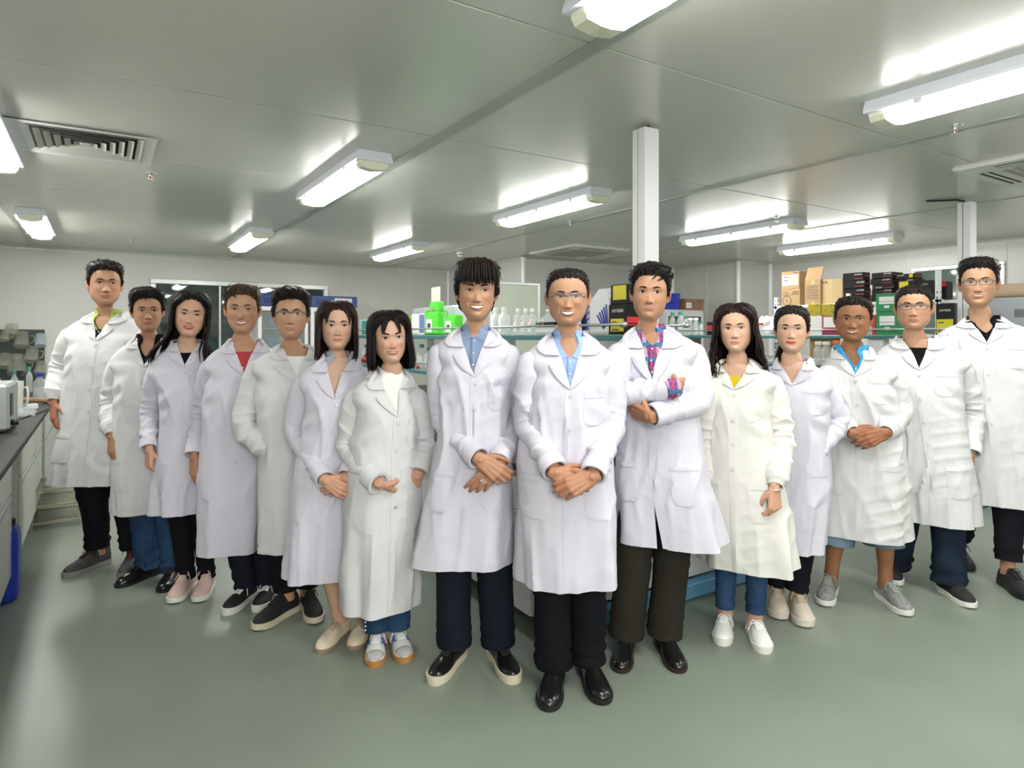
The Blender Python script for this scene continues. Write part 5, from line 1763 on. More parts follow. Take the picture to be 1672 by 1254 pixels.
def thick_grid(m, G, th, outward=None, mi=0):
    """closed slab: G is the outer face, the inner one lies th behind (along -normal of the patch)"""
    G = np.asarray(G, float)
    du = np.gradient(G, axis=0); dv = np.gradient(G, axis=1)
    N = np.cross(du, dv); N /= np.linalg.norm(N, axis=-1)[..., None] + 1e-9
    if outward is not None:
        if (N * outward).sum() < 0: N = -N
    else:
        if N[..., 1].mean() > 0: N = -N
    I = G - N * th
    r, c = G.shape[:2]
    v = np.concatenate([G.reshape(-1, 3), I.reshape(-1, 3)])
    n = r * c
    f = []
    for i in range(r - 1):
        for j in range(c - 1):
            q = (i * c + j, i * c + j + 1, (i + 1) * c + j + 1, (i + 1) * c + j)
            f.append(q); f.append(tuple(k + n for k in reversed(q)))
    edge = [(i * c) for i in range(r)]
    per = [(0, j) for j in range(c)] + [(i, c - 1) for i in range(1, r)] + [(r - 1, j) for j in range(c - 2, -1, -1)] + [(i, 0) for i in range(r - 2, 0, -1)]
    ids = [i * c + j for i, j in per]
    for k in range(len(ids)):
        a, b = ids[k], ids[(k + 1) % len(ids)]
        f.append((b, a, a + n, b + n))
    m.add(v, f, mi)

def make_coat(T, root, P, M):
    coat_m = M
    nz, na = 100, 132
    zs = np.concatenate([np.linspace(T.hem, T.zj - .06, 80), np.linspace(T.zj - .052, T.zN, 30)])
    G = []
    for z in zs:
        a0 = float(T.ang(np.array(max(T.xe(z), 1e-4)), np.array(z)))
        u = np.linspace(0, 1, na)
        a = a0 + (2 * math.pi - 2 * a0) * u
        a = np.where(a > math.pi, a - 2 * math.pi, a)
        G.append(T.pt(a, np.full(na, z)))
    G = np.array(G)
    inn = np.array([T.pt(np.where((aa := .001 + (2 * math.pi - .002) * np.linspace(0, 1, na)) > math.pi, aa - 2 * math.pi, aa), np.full(na, T.hem + dz), 1.0, -o) for dz, o in ((.05, .010), (.004, .007))])
    if not P.get('slit'): G = np.concatenate([inn, G])
    m = MB().grid(G)
    coat = m.build('lab_coat', coat_m, root, auto=75)
    # front edge strip with stitching
    z_top = T.zb - .004
    zz = np.linspace(T.hem + .004, z_top, 36)
    sl = T.xe(zz) if P.get('slit') else 0 * zz
    side = P.get('flap', 1)
    Gp = np.array([T.fp(np.linspace(-.018, .022, 5) * side + side * s_ * 1.0, np.full(5, z), .0026) for z, s_ in zip(zz, sl)])
    m = MB(); thick_grid(m, Gp, .003); m.build('placket', coat_m, coat, auto=45)
    # hem stitching band
    # lapels
    vh = T.zN - T.zb
    zg = T.zN - .36 * vh
    for sg in (-1, 1):
        ts = np.linspace(0, 1, 14)
        zi = T.zb + (zg - T.zb) * ts
        xi = T.xe(zi) + .000
        lw = P.get('lapel', .050)
        wz = lw * np.sin(np.clip(ts, 0, 1) ** .85 * math.pi / 2) ** 1.0
        zo = T.zb + (zg - .17 * vh - T.zb) * ts
        xo = T.xe(zo) + wz
        ss = np.linspace(0, 1, 6)
        Gl = []
        for k in range(14):
            x = xi[k] + (xo[k] - xi[k]) * ss - .004 * (1 - ss)
            z = zi[k] + (zo[k] - zi[k]) * ss
            o = .005 + .006 * np.sin(ss * math.pi * .75) * min(1, ts[k] * 3)
            Gl.append(T.pt(T.ang(sg * np.maximum(x, .0005), z), z, 1.0, o, 1.0))
        m = MB(); thick_grid(m, Gl, .0035); m.build('lapel', coat_m, coat, auto=45)
    # collar: stand and fall round the neck
    xg = float(T.xe(zg))
    agi = float(T.ang(np.array(xg), np.array(zg)))
    zt_ = zg + .001
    ago = float(T.ang(np.array(xg + P.get('collar', .054)), np.array(zt_)))
    sec = []
    K = 33
    for k in range(K):
        t = k / (K - 1) * 2 - 1
        u = 1 - abs(t)             # 0 at the front ends, 1 at the back
        sg = -1 if t < 0 else 1
        def path(kp): return float(np.interp(u, [0, .42, 1], kp))
        ai = path([agi, 1.45, math.pi]); zi = path([zg, T.zN - .002, T.zN + .004])
        ao = path([ago, 1.35, math.pi]); zo = path([zt_, T.zN - .019, T.zN - .026])
        rise = path([.004, .015, .018])
        p0 = T.pt(sg * ai, zi, .985, .0, 0)
        p3 = T.pt(sg * ao, zo, 1.0, .010, 1)
        out = norm([p3[0] - p0[0], p3[1] - p0[1], 0])
        p1 = p0 + np.array([0, 0, rise]) + out * .004 * u
        p2 = p1 + out * .007 + np.array([0, 0, .001])
        mid = (p2 + p3) / 2 + np.array([0, 0, .004]) + out * .001
        if u < .12:
            w = u / .12
            fr_ = T.pt(sg * (ai + ao) / 2, (zi + zo) / 2, 1.0, .013, 1)
            mid = fr_ * (1 - w) + mid * w
            p1 = p1 * w + T.pt(sg * ai, zi, 1.0, .009, 1) * (1 - w)
            p2 = p2 * w + T.pt(sg * (ai * .75 + ao * .25), (zi * .75 + zo * .25), 1.0, .012, 1) * (1 - w)
        sec.append([p0, p1, p2, mid, p3])
    sec = np.array(sec)
    ctr = np.array([T.cN, .01, 0])
    outw = sec - ctr; outw[..., 2] = .15
    m = MB(); thick_grid(m, sec, .003, outw); m.build('collar', coat_m, coat, auto=50)
    # buttons
    nb = P.get('buttons', 4)
    for k in range(nb):
        z = T.zb - .025 - k * P.get('bgap', .095)
        if z < T.hem + .12: break
        p = T.fp(np.array(.003), np.array(z), .0065)
        q = T.fp(np.array(.012), np.array(z), .0065); w_ = T.fp(np.array(.003), np.array(z + .01), .0065)
        n_ = norm(np.cross(q - p, w_ - p))
        if n_[1] > 0: n_ = -n_
        mm = MB()
        mm.tube([p - n_ * .003, p + n_ * .0012, p + n_ * .0018, p + n_ * .0012], [.0085, .0085, .0070, .0052], 14)
        mm.build('button', M_button, coat, auto=25)
    # pockets
    def pocket(x0, x1, zt, zb, band=.022):
        ss = np.linspace(0, 1, 10); ts = np.linspace(0, 1, 10)
        Gp = []
        for t in ts:
            rr = .018 * max(0, (t - .8) / .2) ** 2
            xx = x0 + rr + (x1 - x0 - 2 * rr) * ss
            zz = np.full(10, zt + (zb - zt) * t)
            sag = .003 * math.sin(t * math.pi * .6) * np.sin(ss * math.pi)
            if t == 0: sag = .0020 * np.sin(ss * math.pi)
            Gp.append(T.pt(T.ang(xx, zz), zz, 1.0, .0024 + sag, 1.0))
        m = MB(); thick_grid(m, Gp, .003); pk = m.build('pocket', coat_m, coat, auto=45)
        Gb = []
        for t in (0, .5, 1):
            xx = x0 + (x1 - x0) * ss; zz = np.full(10, zt + .002 - band * t)
            Gb.append(T.pt(T.ang(xx, zz), zz, 1.0, .0042 + .0022 * np.sin(ss * math.pi), 1.0))
        thick_grid(m2 := MB(), Gb, .0025)
        return m2
    def pocket_pair(*a):
        m2 = pocket(*a)
        m2.build('pocket_band', coat_m, coat, auto=45)
    if P.get('chest_pocket', True):
        zt = T.zb - .012
        hw = float(T.prm(zt)[1])
        pocket_pair(hw * .34, hw * .86, zt, zt - .125)
    for sg in P.get('hip_pockets', (-1, 1)):
        zt = T.pz(P['hpy']) if 'hpy' in P else T.hip + .06
        hw = float(T.prm(zt)[1])
        xs_ = sorted((sg * hw * .36, sg * hw * .93))
        pocket_pair(xs_[0], xs_[1], zt, zt - .165)
    return coat

def smooth_path(pts, n=40, r=.35):
    """polyline with its corners rounded by quadratic curves"""
    pts = [np.array(p, float) for p in pts]
    out = [pts[0]]
    for i in range(1, len(pts) - 1):
        a, b, c = pts[i - 1], pts[i], pts[i + 1]
        p = b + (a - b) * r; q = b + (c - b) * r
        for t in np.linspace(0, 1, 12):
            out.append((1 - t) ** 2 * p + 2 * t * (1 - t) * b + t * t * q)
    out.append(pts[-1])
    out = np.array(out)
    L = np.concatenate([[0], np.cumsum(np.linalg.norm(np.diff(out, axis=0), axis=1))])
    tt = np.linspace(0, L[-1], n)
    return np.stack([np.interp(tt, L, out[:, k]) for k in range(3)], 1), L[-1]

def make_sleeve(T, coat, P, side, J, E, Wp, cuff, M, seed):
    """side -1 = image left; J shoulder, E elbow, Wp wrist (person space)"""
    g = P.get('arm', 1.0)
    E = np.array(E); Wp = np.array(Wp); J = np.array(J)
    J = J + np.array([-side * .006, 0, -.012])
    pa, L = smooth_path([J, E, Wp], 84, .26)
    d0 = norm(pa[1] - pa[0])
    r0 = .055 * g
    dome = [pa[0] - d0 * r0 * math.sin(t) for t in (1.5, 1.25, 1.0, .7, .35)]
    dr = [r0 * max(.02, math.cos(t)) for t in (1.5, 1.25, 1.0, .7, .35)]
    pts = np.concatenate([dome, pa])
    t = np.linspace(0, 1, len(pa))
    if cuff == 'elastic':
        rad = np.interp(t, [0, .08, .25, .5, .75, .90, .955, .985, 1], np.array([.055, .060, .060, .057, .056, .055, .042, .0315, .033]) * g)
    else:
        rad = np.interp(t, [0, .08, .25, .5, .75, 1], np.array([.055, .060, .0585, .0535, .048, .0435]) * g)
    rad = np.concatenate([dr, rad])
    tt = np.concatenate([np.zeros(5), t])
    n = 40
    Tn, U, V = frames(pts)
    a = np.linspace(0, 2 * math.pi, n, endpoint=False)
    G = pts[:, None] + (U[:, None] * np.cos(a)[None, :, None] + V[:, None] * np.sin(a)[None, :, None]) * rad[:, None, None]
    # creases: rings of folds on the inside of the elbow, spirals on the upper arm
    bend = norm(norm(J - E) + norm(Wp - E)) if np.linalg.norm(norm(J - E) + norm(Wp - E)) > .02 else np.array([0, -1., 0])
    N = (G - pts[:, None]) / (rad[:, None, None] + 1e-9)
    rid = lambda q: (1 - np.abs(np.sin(q))) ** 2.0
    ins = np.clip((N * bend).sum(-1), -1, 1)
    ssl = tt * L
    w1 = Wave(seed * 3 + side + 11, 24, 8); w2 = Wave(seed * 3 + side + 12, 55, 8)
    eb = np.exp(-((tt - .5) / .16) ** 2)[:, None]
    wr = np.exp(-((tt - .86) / .14) ** 2)[:, None]
    ringf = np.sin(ssl[:, None] * 105 + 2.2 * np.sin(a[None] * 1 + seed) + w1(G) * 1.2)
    spi = np.sin(ssl[:, None] * 48 + a[None] * 2 + seed + w1(G))
    up = np.exp(-((tt - .22) / .16) ** 2)[:, None]
    sa_ = ssl[:, None]
    dsp = eb * (.25 + .75 * np.clip(ins, 0, 1)) * (.016 * rid(sa_ * 62 + .9 * np.sin(a + seed)[None] + .6 * w1(G)) - .003)
    dsp = dsp + (.0120 * rid(sa_ * 26 + a[None] * 1.0 + .8 * w1(G) + seed) - .002) * np.clip(.4 + .6 * w1(G * .4 + 3), 0, 1)
    dsp = dsp + (.0095 * rid(sa_ * 34 - a[None] * 1.0 + .7 * w1(G) + seed * 2) - .0015) * np.clip(.3 + .7 * w1(G * .5 + 7), 0, 1)
    dsp = dsp + wr * (.0085 * rid(sa_ * 58 + .8 * np.sin(a * 1 + seed * 2)[None] + .8 * w1(G)) - .002) + .0012 * w2(G)
    dsp = dsp * np.concatenate([np.linspace(0, .2, 5), .2 + .8 * sstep(0, .28, t)])[:, None] * sstep(1.0, .93, tt)[:, None]
    if cuff == 'elastic':
        k = sstep(.86, .97, tt)[:, None]
        dsp = dsp + k * .0024 * np.sin(a * 15 + seed)[None]
    G = G + N * dsp[..., None]
    # turn the open end inwards
    e0 = G[-1]; cE = pts[-1]
    inner = [cE + (e0 - cE) * .90, cE + (e0 - cE) * .84 - d_end(pts) * .04]
    G = np.concatenate([G, np.array(inner)])
    m = MB().grid(G[:, ::-1], close=True)
    sl = m.build('sleeve', M, coat)
    if cuff in ('plain', 'rolled'):
        rr = rad[-1]
        ln, ex = (.055, .0035) if cuff == 'plain' else (.075, .010)
        dE = d_end(pts)
        q = [cE - dE * ln, cE - dE * ln * .98, cE - dE * ln * .5, cE + dE * .002, cE + dE * .002, cE - dE * .02]
        qr = [rr + .001, rr + ex + .004 * (cuff == 'rolled'), rr + ex + .003, rr + ex, rr - .003, rr - .006]
        TT, U2, V2 = frames(pts)
        Gc = []
        for p_, r_ in zip(q, qr):
            Gc.append(p_ + (U2[-1][None] * np.cos(a)[:, None] + V2[-1][None] * np.sin(a)[:, None]) * (r_ + .0012 * np.sin(3 * a + seed))[:, None])
        MB().grid(np.array(Gc)[:, ::-1], close=True).build('cuff', M, coat, auto=50)
    return sl

def d_end(pts):
    return norm(pts[-1] - pts[-3])

def make_shirt(T, root, P):
    S = P['shirt']
    M = S['mat']
    kind = S['kind']
    m = MB()
    na = 101
    A = np.radians(np.linspace(-125, 125, na))
    zb = T.zb - .03
    rows = 26
    G = []
    up = {'crew': .006, 'mock': .040, 'collar': .018}[kind]
    for i in range(rows):
        t = i / (rows - 1)
        row = []
        for a in A:
            c_ = max(0, math.cos(a))
            if kind == 'crew':
                ztop = T.zN + .006 - S.get('drop', .055) * c_ ** 1.5
            elif kind == 'mock':
                ztop = T.zN + .034 - .030 * c_
            else:
                ztop = T.zN + .012 - S.get('drop', .09) * max(0, 1 - (abs(math.sin(a)) ** (2 / T.n) * .078 if abs(a) < 1.57 else 1) / S.get('xw', .040))
            z = zb + (ztop - zb) * t
            zc = min(z, T.zN)
            p = T.pt(a, zc, .95, -.002, 1)
            if z > T.zN:
                p = T.pt(a, zc, .90, 0, 0); p[2] = z
            row.append(p)
        G.append(row)
    m.grid(np.array(G))
    sh = m.build('shirt', M, root)
    if kind == 'collar':
        Mc = S.get('collar_mat', M)
        dr = S.get('drop', .09)
        for sg in (-1, 1):
            sec = []
            xw = S.get('xw', .040)
            ax = lambda x: math.asin(min(1, max(0, x) / .078) ** (T.n / 2))
            cw = ax(xw + .004)
            for u in np.linspace(0, 1, 20):
                # up along the opening, then round the side to the back
                if u < .4:
                    t = 1 - u / .4
                    zi = T.zN + .012 - dr * t * .96; x_ = xw * (1 - t) + .004; ai = ax(x_)
                    aw, dzo = ax(x_ + .034) - ai, .016 + .014 * t
                else:
                    t = (u - .4) / .6
                    zi = T.zN + .012; ai = cw + (math.pi - cw) * t
                    aw, dzo = .42 * (1 - t), .018
                pin = T.pt(sg * ai, min(zi, T.zN), .945 - .06 * max(0, u - .2), .0, 1); pin[2] = max(pin[2], zi) + .010 * sstep(0, .4, u)
                w_ = float(sstep(.26, .42, u))
                side_o = T.pt(sg * ai, T.zN, .95, 0, 0); side_o[2] = T.zN + .004
                if u >= .4: po = side_o
                else: po = T.pt(sg * (ai + aw), min(zi - dzo, T.zN), .955, .0, 1) * (1 - w_) + side_o * w_
                pm = (pin + po) / 2 + np.array([0, -.0005, .001])
                top = pin + np.array([0, -.003 * (1 - u), .003])
                sec.append([pin - np.array([0, 0, .02]), top, pm, po])
            sec = np.array(sec)
            ow = sec - np.array([T.cN, .02, 0]); ow[..., 2] = .1
            mm = MB(); thick_grid(mm, sec, .0025, ow); mm.build('shirt_collar', Mc, sh, auto=50)
        z0 = T.zN + .012 - dr
        Gp = np.array([T.pt(T.ang(np.linspace(-.012, .012, 3), np.full(3, z)), np.full(3, z), .95, .001, 1) for z in np.linspace(T.zb + .006, z0 + .004, 12)])
        mm = MB(); thick_grid(mm, Gp, .003); mm.build('shirt_placket', M, sh)
        for k in range(3):
            z = z0 - .012 - k * .05
            if z < T.zb - .01: break
            p = T.pt(0., z, .95, .002, 1)
            MB().tube([p, p + np.array([0, -.0015, 0])], [.0052, .0045], 10).build('shirt_button', S.get('btn', M_button), sh)
    return sh

# ---- legs and shoes -------------------------------------------------------
def make_shoe(root, side, toe_px, angdeg, P, spec):
    """spec: upper, sole, sole height, kind; returns ankle point in person space"""
    d0 = CH * F / (toe_px[1] - HZ)
    X = (toe_px[0] - CX) / F * d0
    X0 = (P['ox'] - CX) / F * P['d']
    L = spec.get('L', .285)
    a = math.radians(angdeg)
    fx, fy = math.sin(a), -math.cos(a)           # heel -> toe
    toe = np.array([X - X0, d0 - P['d'], 0])
    def tr(v):
        v = np.asarray(v, float)                  # foot space: u along the foot (0 heel, 1 toe), v side, w up
        u, s_, w = v[..., 0], v[..., 1], v[..., 2]
        k = (u - 1) * L
        return np.stack([toe[0] + fx * k - fy * s_, toe[1] + fy * k + fx * s_, w], -1)
    kind = spec.get('kind', 'sneaker')
    sh = spec.get('sh', .026)
    wd = spec.get('w', 1.0)
    U = np.array([0, .015, .05, .11, .2, .3, .4, .5, .6, .7, .8, .88, .94, .975, .993, 1.0])
    Wd = np.array([.010, .020, .029, .034, .036, .035, .036, .040, .0445, .047, .045, .039, .030, .020, .011, .004]) * wd
    inn = side * .006 * np.sin(U * 2.6)           # slight inward curve
    H = np.interp(U, [0, .05, .12, .25, .36, .46, .58, .7, .8, .9, .97, 1], {
        'sneaker': [.060, .080, .088, .096, .098, .086, .068, .056, .050, .044, .032, .016],
        'dress':   [.058, .074, .080, .088, .090, .078, .060, .047, .041, .036, .028, .012],
        'high':    [.085, .120, .128, .132, .118, .096, .072, .058, .051, .045, .033, .016],
        'low':     [.048, .064, .066, .062, .060, .062, .055, .046, .040, .035, .026, .012]}[kind]) + sh * .55
    # upper
    rings = []
    nth = 18
    for u, w, h, i_ in zip(U, Wd, H, inn):
        th = np.linspace(0, math.pi, nth)
        ex = .70 if u > .55 else .55
        nar = np.interp(u, [0, .2, .4, .6, 1], [.80, .66, .62, .9, 1.0])     # narrower towards the top round the ankle
        ww = w * .97
        x = -np.cos(th); z = np.sin(th)
        xs_ = np.sign(x) * np.abs(x) ** .9 * ww
        zz = np.abs(z) ** ex
        xs_ = xs_ * (1 - (1 - nar) * zz ** 2)
        rings.append(np.stack([np.full(nth, .010 + u * .972), xs_ + i_, sh * .7 + (h - sh * .7) * zz], 1))
    G = tr(np.array(rings))
    m = MB().grid(G)
    m.f.append(tuple(range(nth))); m.m.append(0)
    e = (len(U) - 1) * nth
    m.f.append(tuple(range(e + nth - 1, e - 1, -1))); m.m.append(0)
    mu = spec['upper']
    ob = m.build('shoe', mu, root)
    # sole
    o = []
    for sgn in (-1, 1):
        r = [(u, sgn * (w * 1.05 + .0015) + i_) for u, w, i_ in zip(U, Wd, inn)]
        o += r if sgn < 0 else r[::-1]
    o = np.array(o); n = len(o)
    heel = spec.get('heel', 0)
    hs = np.where(o[:, 0] < .32, sh + heel, sh) + .006 * sstep(.8, 1, o[:, 0]) * (kind != 'dress')
    lo = np.stack([o[:, 0] * .99 + .005, o[:, 1] * .94, np.full(n, .0)], 1)
    lo[:, 2] += .008 * sstep(.82, 1.0, o[:, 0]) * (kind == 'sneaker')
    md = np.stack([o[:, 0], o[:, 1], hs * .5], 1)
    hi = np.stack([o[:, 0], o[:, 1] * .985, hs], 1)
    m = MB().grid(tr(np.array([lo, md, hi])), close=True)
    m.f.append(tuple(range(n))); m.m.append(0)
    m.f.append(tuple(range(3 * n - 1, 2 * n - 1, -1))); m.m.append(0)
    m.build('sole', spec['sole'], ob, auto=50)
    def topz(u, x=0.0):
        w = np.interp(u, U, Wd) * .97; h = np.interp(u, U, H)
        xr = min(.999, abs(x) / w)
        return sh * .7 + (h - sh * .7) * (1 - xr ** 2) ** .33 + .0015
    if spec.get('laces') is not None:
        ml = spec['laces']
        m = MB()
        rws = np.linspace(.42, .60, 5)
        for k, u in enumerate(rws):
            for cr in (-1, 1):
                pts = []
                for q in np.linspace(-1, 1, 7):
                    x = q * .019
                    uu = u + cr * q * .016
                    pts.append((uu, x + side * .006 * math.sin(uu * 2.6), topz(uu, x) + .002))
                m.tube(tr(np.array(pts)), .0026, 6)
        b0 = np.array([.40, 0, topz(.40)])
        for sgn in (-1, 1):
            loop = [b0 + np.array([0, 0, .004]), b0 + np.array([.03, sgn * .018, .012]), b0 + np.array([.07, sgn * .034, -.004]), b0 + np.array([.05, sgn * .026, -.008]), b0 + np.array([.0, sgn * .004, .002])]
            p_, _ = smooth_path(loop, 14, .4); m.tube(tr(p_), .0022, 6)
            tail = [b0, b0 + np.array([.05, sgn * .03, -.006]), b0 + np.array([.11, sgn * .040, -.028])]
            p_, _ = smooth_path(tail, 10, .4); m.tube(tr(p_), .0020, 6)
        m.build('shoelace', ml, ob)
        # tongue
        tg = [[(u, x + side * .006 * math.sin(u * 2.6), topz(u, x) + .0006) for x in np.linspace(-.013, .013, 5)] for u in np.linspace(.36, .62, 8)]
        mm = MB(); thick_grid(mm, tr(np.array(tg)), .002, np.array([0, 0, 1.])); mm.build('tongue', spec.get('tongue', mu), ob)
    if spec.get('toecap') is not None:
        tg = [[(u, q * np.interp(u, U, Wd) * .93 + side * .006 * math.sin(u * 2.6), topz(u, q * np.interp(u, U, Wd) * .90) + .001) for q in np.linspace(-1, 1, 13)] for u in np.linspace(.80, .985, 8)]
        mm = MB(); thick_grid(mm, tr(np.array(tg)), .002, np.array([0, 0, 1.])); mm.build('toe_cap', spec['toecap'], ob)
    if spec.get('gusset') is not None:
        for sgn in (-1, 1):
            tg = [[(u, sgn * np.interp(u, U, Wd) * .97 * q + side * .006 * math.sin(u * 2.6), topz(u, np.interp(u, U, Wd) * .97 * q) + .0008) for q in np.linspace(.55, .86, 5)] for u in np.linspace(.34, .46, 5)]
            mm = MB(); thick_grid(mm, tr(np.array(tg)), .0015, np.array([0, 0, 1.])); mm.build('elastic_gusset', spec['gusset'], ob)
    for (pts_, m_, r_) in spec.get('stripes', ()):
        for sgn in (-1, 1):
            pp = []
            for (u, q) in pts_:
                w = np.interp(u, U, Wd) * .97
                pp.append((u, sgn * w * q + side * .006 * math.sin(u * 2.6), topz(u, w * q) - .001))
            p_, _ = smooth_path(pp, 12, .3)
            MB().tube(tr(p_), r_, 6).build('stripe', m_, ob)
    ank = tr(np.array([.24, side * .002, .10 + sh * .5]))
    return ank, np.array([fx, fy, 0])

def leg_tube(m, hip, knee, ank, radii, n=22, wr=0.0, seed=0, mi=0, col=None, ends=None):
    pa, L = smooth_path([hip, knee, ank], 34, .3)
    t = np.linspace(0, 1, len(pa))
    rad = np.interp(t, np.linspace(0, 1, len(radii)), radii)
    T_, U, V = frames(pa)
    a = np.linspace(0, 2 * math.pi, n, endpoint=False)
    G = pa[:, None] + (U[:, None] * np.cos(a)[None, :, None] + V[:, None] * np.sin(a)[None, :, None]) * rad[:, None, None]
    if wr:
        w1 = Wave(seed + 5, 26, 8); w2 = Wave(seed + 6, 60, 8)
        N = (G - pa[:, None]) / rad[:, None, None]
        kn = np.exp(-((t - .52) / .08) ** 2)[:, None]; an = np.exp(-((t - .93) / .09) ** 2)[:, None]
        rg = np.sin(t[:, None] * L * 110 + 1.8 * np.sin(a + seed)[None] + w1(G))
        dsp = wr * (.005 * kn * rg + .0065 * an * rg + .0035 * w1(G) + .0014 * w2(G))
        dsp = dsp * sstep(1.0, .975, t)[:, None]
        crease = np.exp(-(((a[None] - math.pi * .5) % (2 * math.pi)) / .25) ** 2)
        G = G + N * dsp[..., None]
    if ends:
        c = pa[-1]
        G = np.concatenate([G, [c + (G[-1] - c) * .9], [c + (G[-1] - c) * .85 + np.array([0, 0, .04])]])
    m.grid(G[:, ::-1], mi, close=True, col=col)

def make_person(P):
    d = P['d']
    X0 = (P['ox'] - CX) / F * d
    root = empty('person', P['label'], 'person', world(X0, d), -ANG, 'people in white lab coats')
    T = Torso(P)
    px, pz = T.px, T.pz
    def at(x, y, dy):          # pixel at depth offset dy (towards the viewer is negative)
        D = d + dy
        return np.array([(x - CX) / F * D - X0, dy, CH + (HZ - y) / F * D])
    sk = np.array(P['skin'])
    # head
    hx, ytop, ychin = P['head']
    hairth = P['hair'].get('top', .018)
    H = (ychin - ytop) * d / F
    s_ = H / (.235 + hairth * .9)
    s_ *= P.get('hs', 1.0)
    zchin = pz(ychin)
    hy, hr, hp = [math.radians(v) for v in P.get('look', (0, 0, 0))]
    hy += -math.atan2(hx - CX, F) * .92
    ey = .0 + P.get('heady', -.012)
    hd = Head(P, s_, (0, 0, 0), hy, hr, hp)
    # place so that the chin and the head centre fall on their pixels
    chin = hd.xf(np.array([[0, -.07, 0.0]]))[0]
    D = d + chin[1] + ey
    top = hd.xf(np.array([[0, .01, .115]]))[0]
    hd.loc = np.array([(hx - CX) / F * (d + ey) - X0 - top[0], ey - .0, CH + (HZ - ychin) / F * D - chin[2]])
    body = MB()
    v, f = grid(hd.V, True)
    vv = hd.xf(v)
    # lead the neck into the collar
    w = sstep(-.01, -.11, v[:, 2])[:, None]
    tgt = np.array([T.cN, .012, 0])
    base = hd.xf(np.array([[0, .018, -.10]]))[0]
    shift = np.array([tgt[0] - base[0], tgt[1] + .008 - base[1], min(0, T.zN - .055 - base[2])])
    vv = vv + shift * w
    body.add(vv, f, 0, hd.C.reshape(-1, 3))
    for sg in (-1, 1):
        ev, ef = hd.ear(sg)
        body.add(hd.xf(ev), ef, 0, sk * np.array([.98, .80, .76]))
    # chest inside the shirt
    zs = np.concatenate([np.linspace(T.zb - .25, T.zj, 10), np.linspace(T.zj + .02, T.zN - .004, 10)])
    A = np.linspace(-math.pi, math.pi, 40, endpoint=False)
    body.grid(np.array([T.pt(A, np.full(40, z), .87 - .06 * float(sstep(T.zN - .05, T.zN, z)), 0, 0) for z in zs]), close=True, col=sk)
    hair_m = hairmat(P['hair'].get('col', (.012, .009, .008)), P['id'])
    # arms and hands
    arms = P['arms']
    sleeves = []
    for side, key in ((-1, 'L'), (1, 'R')):
        Aa = arms[key]
        jx, jy = P['sh'][0 if side < 0 else 1]
        J = at(jx, jy, P.get('shy', .0) + Aa.get('jd', 0)); 
        E = at(*Aa['e']); Wr = at(*Aa['w'])
        sleeves.append((side, J, E, Wr, Aa.get('cuff', P.get('cuff', 'plain'))))
        dirw = norm(Wr - E)
        body.tube(smooth_path([J + np.array([-side * .03, 0, -.03]), E, Wr - dirw * .004], 24)[0], np.interp(np.linspace(0, 1, 24), [0, .8, 1], [.030, .028, .0245]) * P.get('hsz', 1.0), 12, col=sk * np.array([.97, .88, .84]))
        if Aa.get('hand'):
            body.lathe([(.001, -.022), (.012, -.018), (.019, -.010), (.022, 0), (.019, .010), (.012, .018), (.001, .022)], Wr + dirw * Aa.get('ext', .012), 12)
            body.c[-1] = np.tile(sk * np.array([.97, .88, .84]), (len(body.v[-1]), 1))
            fd = np.array(Aa.get('fd', (0, 0, -1)), float)
            bk = np.array(Aa.get('bk', (side * .6, -.8, 0)), float)
            place_hand(body, Aa['hand'], Wr + dirw * Aa.get('ext', .012), fd, bk, side < 0, P.get('hsz', 1.0), sk * np.array(P.get('htone', (1, 1, 1))))
    # legs
    legs = []
    zh = T.hip if 'zh' not in P else P['zh']
    zhip = max(T.hem + .12, P.get('hipz', .80 * (T.zN / 1.45)))
    for side, key in ((-1, 'L'), (1, 'R')):
        tp, ang_ = P['feet'][key]
        ank, fdir = make_shoe(root, side, tp, ang_, P, P['shoe'])
        c0 = (T.L[0] + T.R[0]) / 2 if 'legc' not in P else P['legc']
        c1 = float(T.prm(zhip)[0])
        hwid = float(T.prm(zhip)[1])
        hipp = np.array([c1 + side * min(.085 * P.get('stance', 1.0), hwid * .46), .02, zhip])
        knee = (hipp + ank) / 2 + np.array([0, -.02, .03])
        legs.append((side, hipp, knee, ank, fdir))
        a2 = ank + np.array([0, 0, -.045])
        leg_tube(body, hipp, knee, a2, [.07, .062, .053, P.get('calf', .054), .048, .036, .036], 18, col=sk * np.array(P.get('legtone', (.95, .92, .9))))
    body.build('body', skinmat(), root, use_col=True)
    tr = P['trousers']
    if tr:
        m = MB()
        for side, hipp, knee, ank, fdir in legs:
            r = list(tr['r']); r[0] = min(r[0], hwid * .44); r[1] = min(r[1], hwid * .47)
            zb_ = tr.get('z', .07)
            k = (hipp[2] - zb_) / (hipp[2] - ank[2])
            end = ank + (ank - knee) * 0
            end = ank.copy(); end[2] = zb_
            end = end + fdir * tr.get('fwd', .01)
            if zb_ > .2:
                end = hipp + (ank - hipp) * ((hipp[2] - zb_) / (hipp[2] - ank[2])); end[2] = zb_
                kn = (hipp + end) / 2
            else: kn = knee
            leg_tube(m, hipp, kn, end, r, 24, tr.get('wr', 1.0), P['seed'] + side, ends=True)
        m.tube([(float(T.prm(zhip)[0]), .02, zhip - .06), (float(T.prm(zhip)[0]), .02, zhip + .04)], [(hwid * .8, .10), (hwid * .75, .09)], 20)
        trs = m.build(tr.get('name', 'trousers'), tr['mat'], root, auto=65)
    if P.get('shirt'): make_shirt(T, root, P)
    coat = make_coat(T, root, P, P['coat'])
    for (side, J, E, Wr, cf) in sleeves:
        make_sleeve(T, coat, P, side, J, E, Wr, cf, P['coat'], P['seed'])
    add_face(hd, root, P, hair_m)
    make_hair(hd, root, P, hair_m)
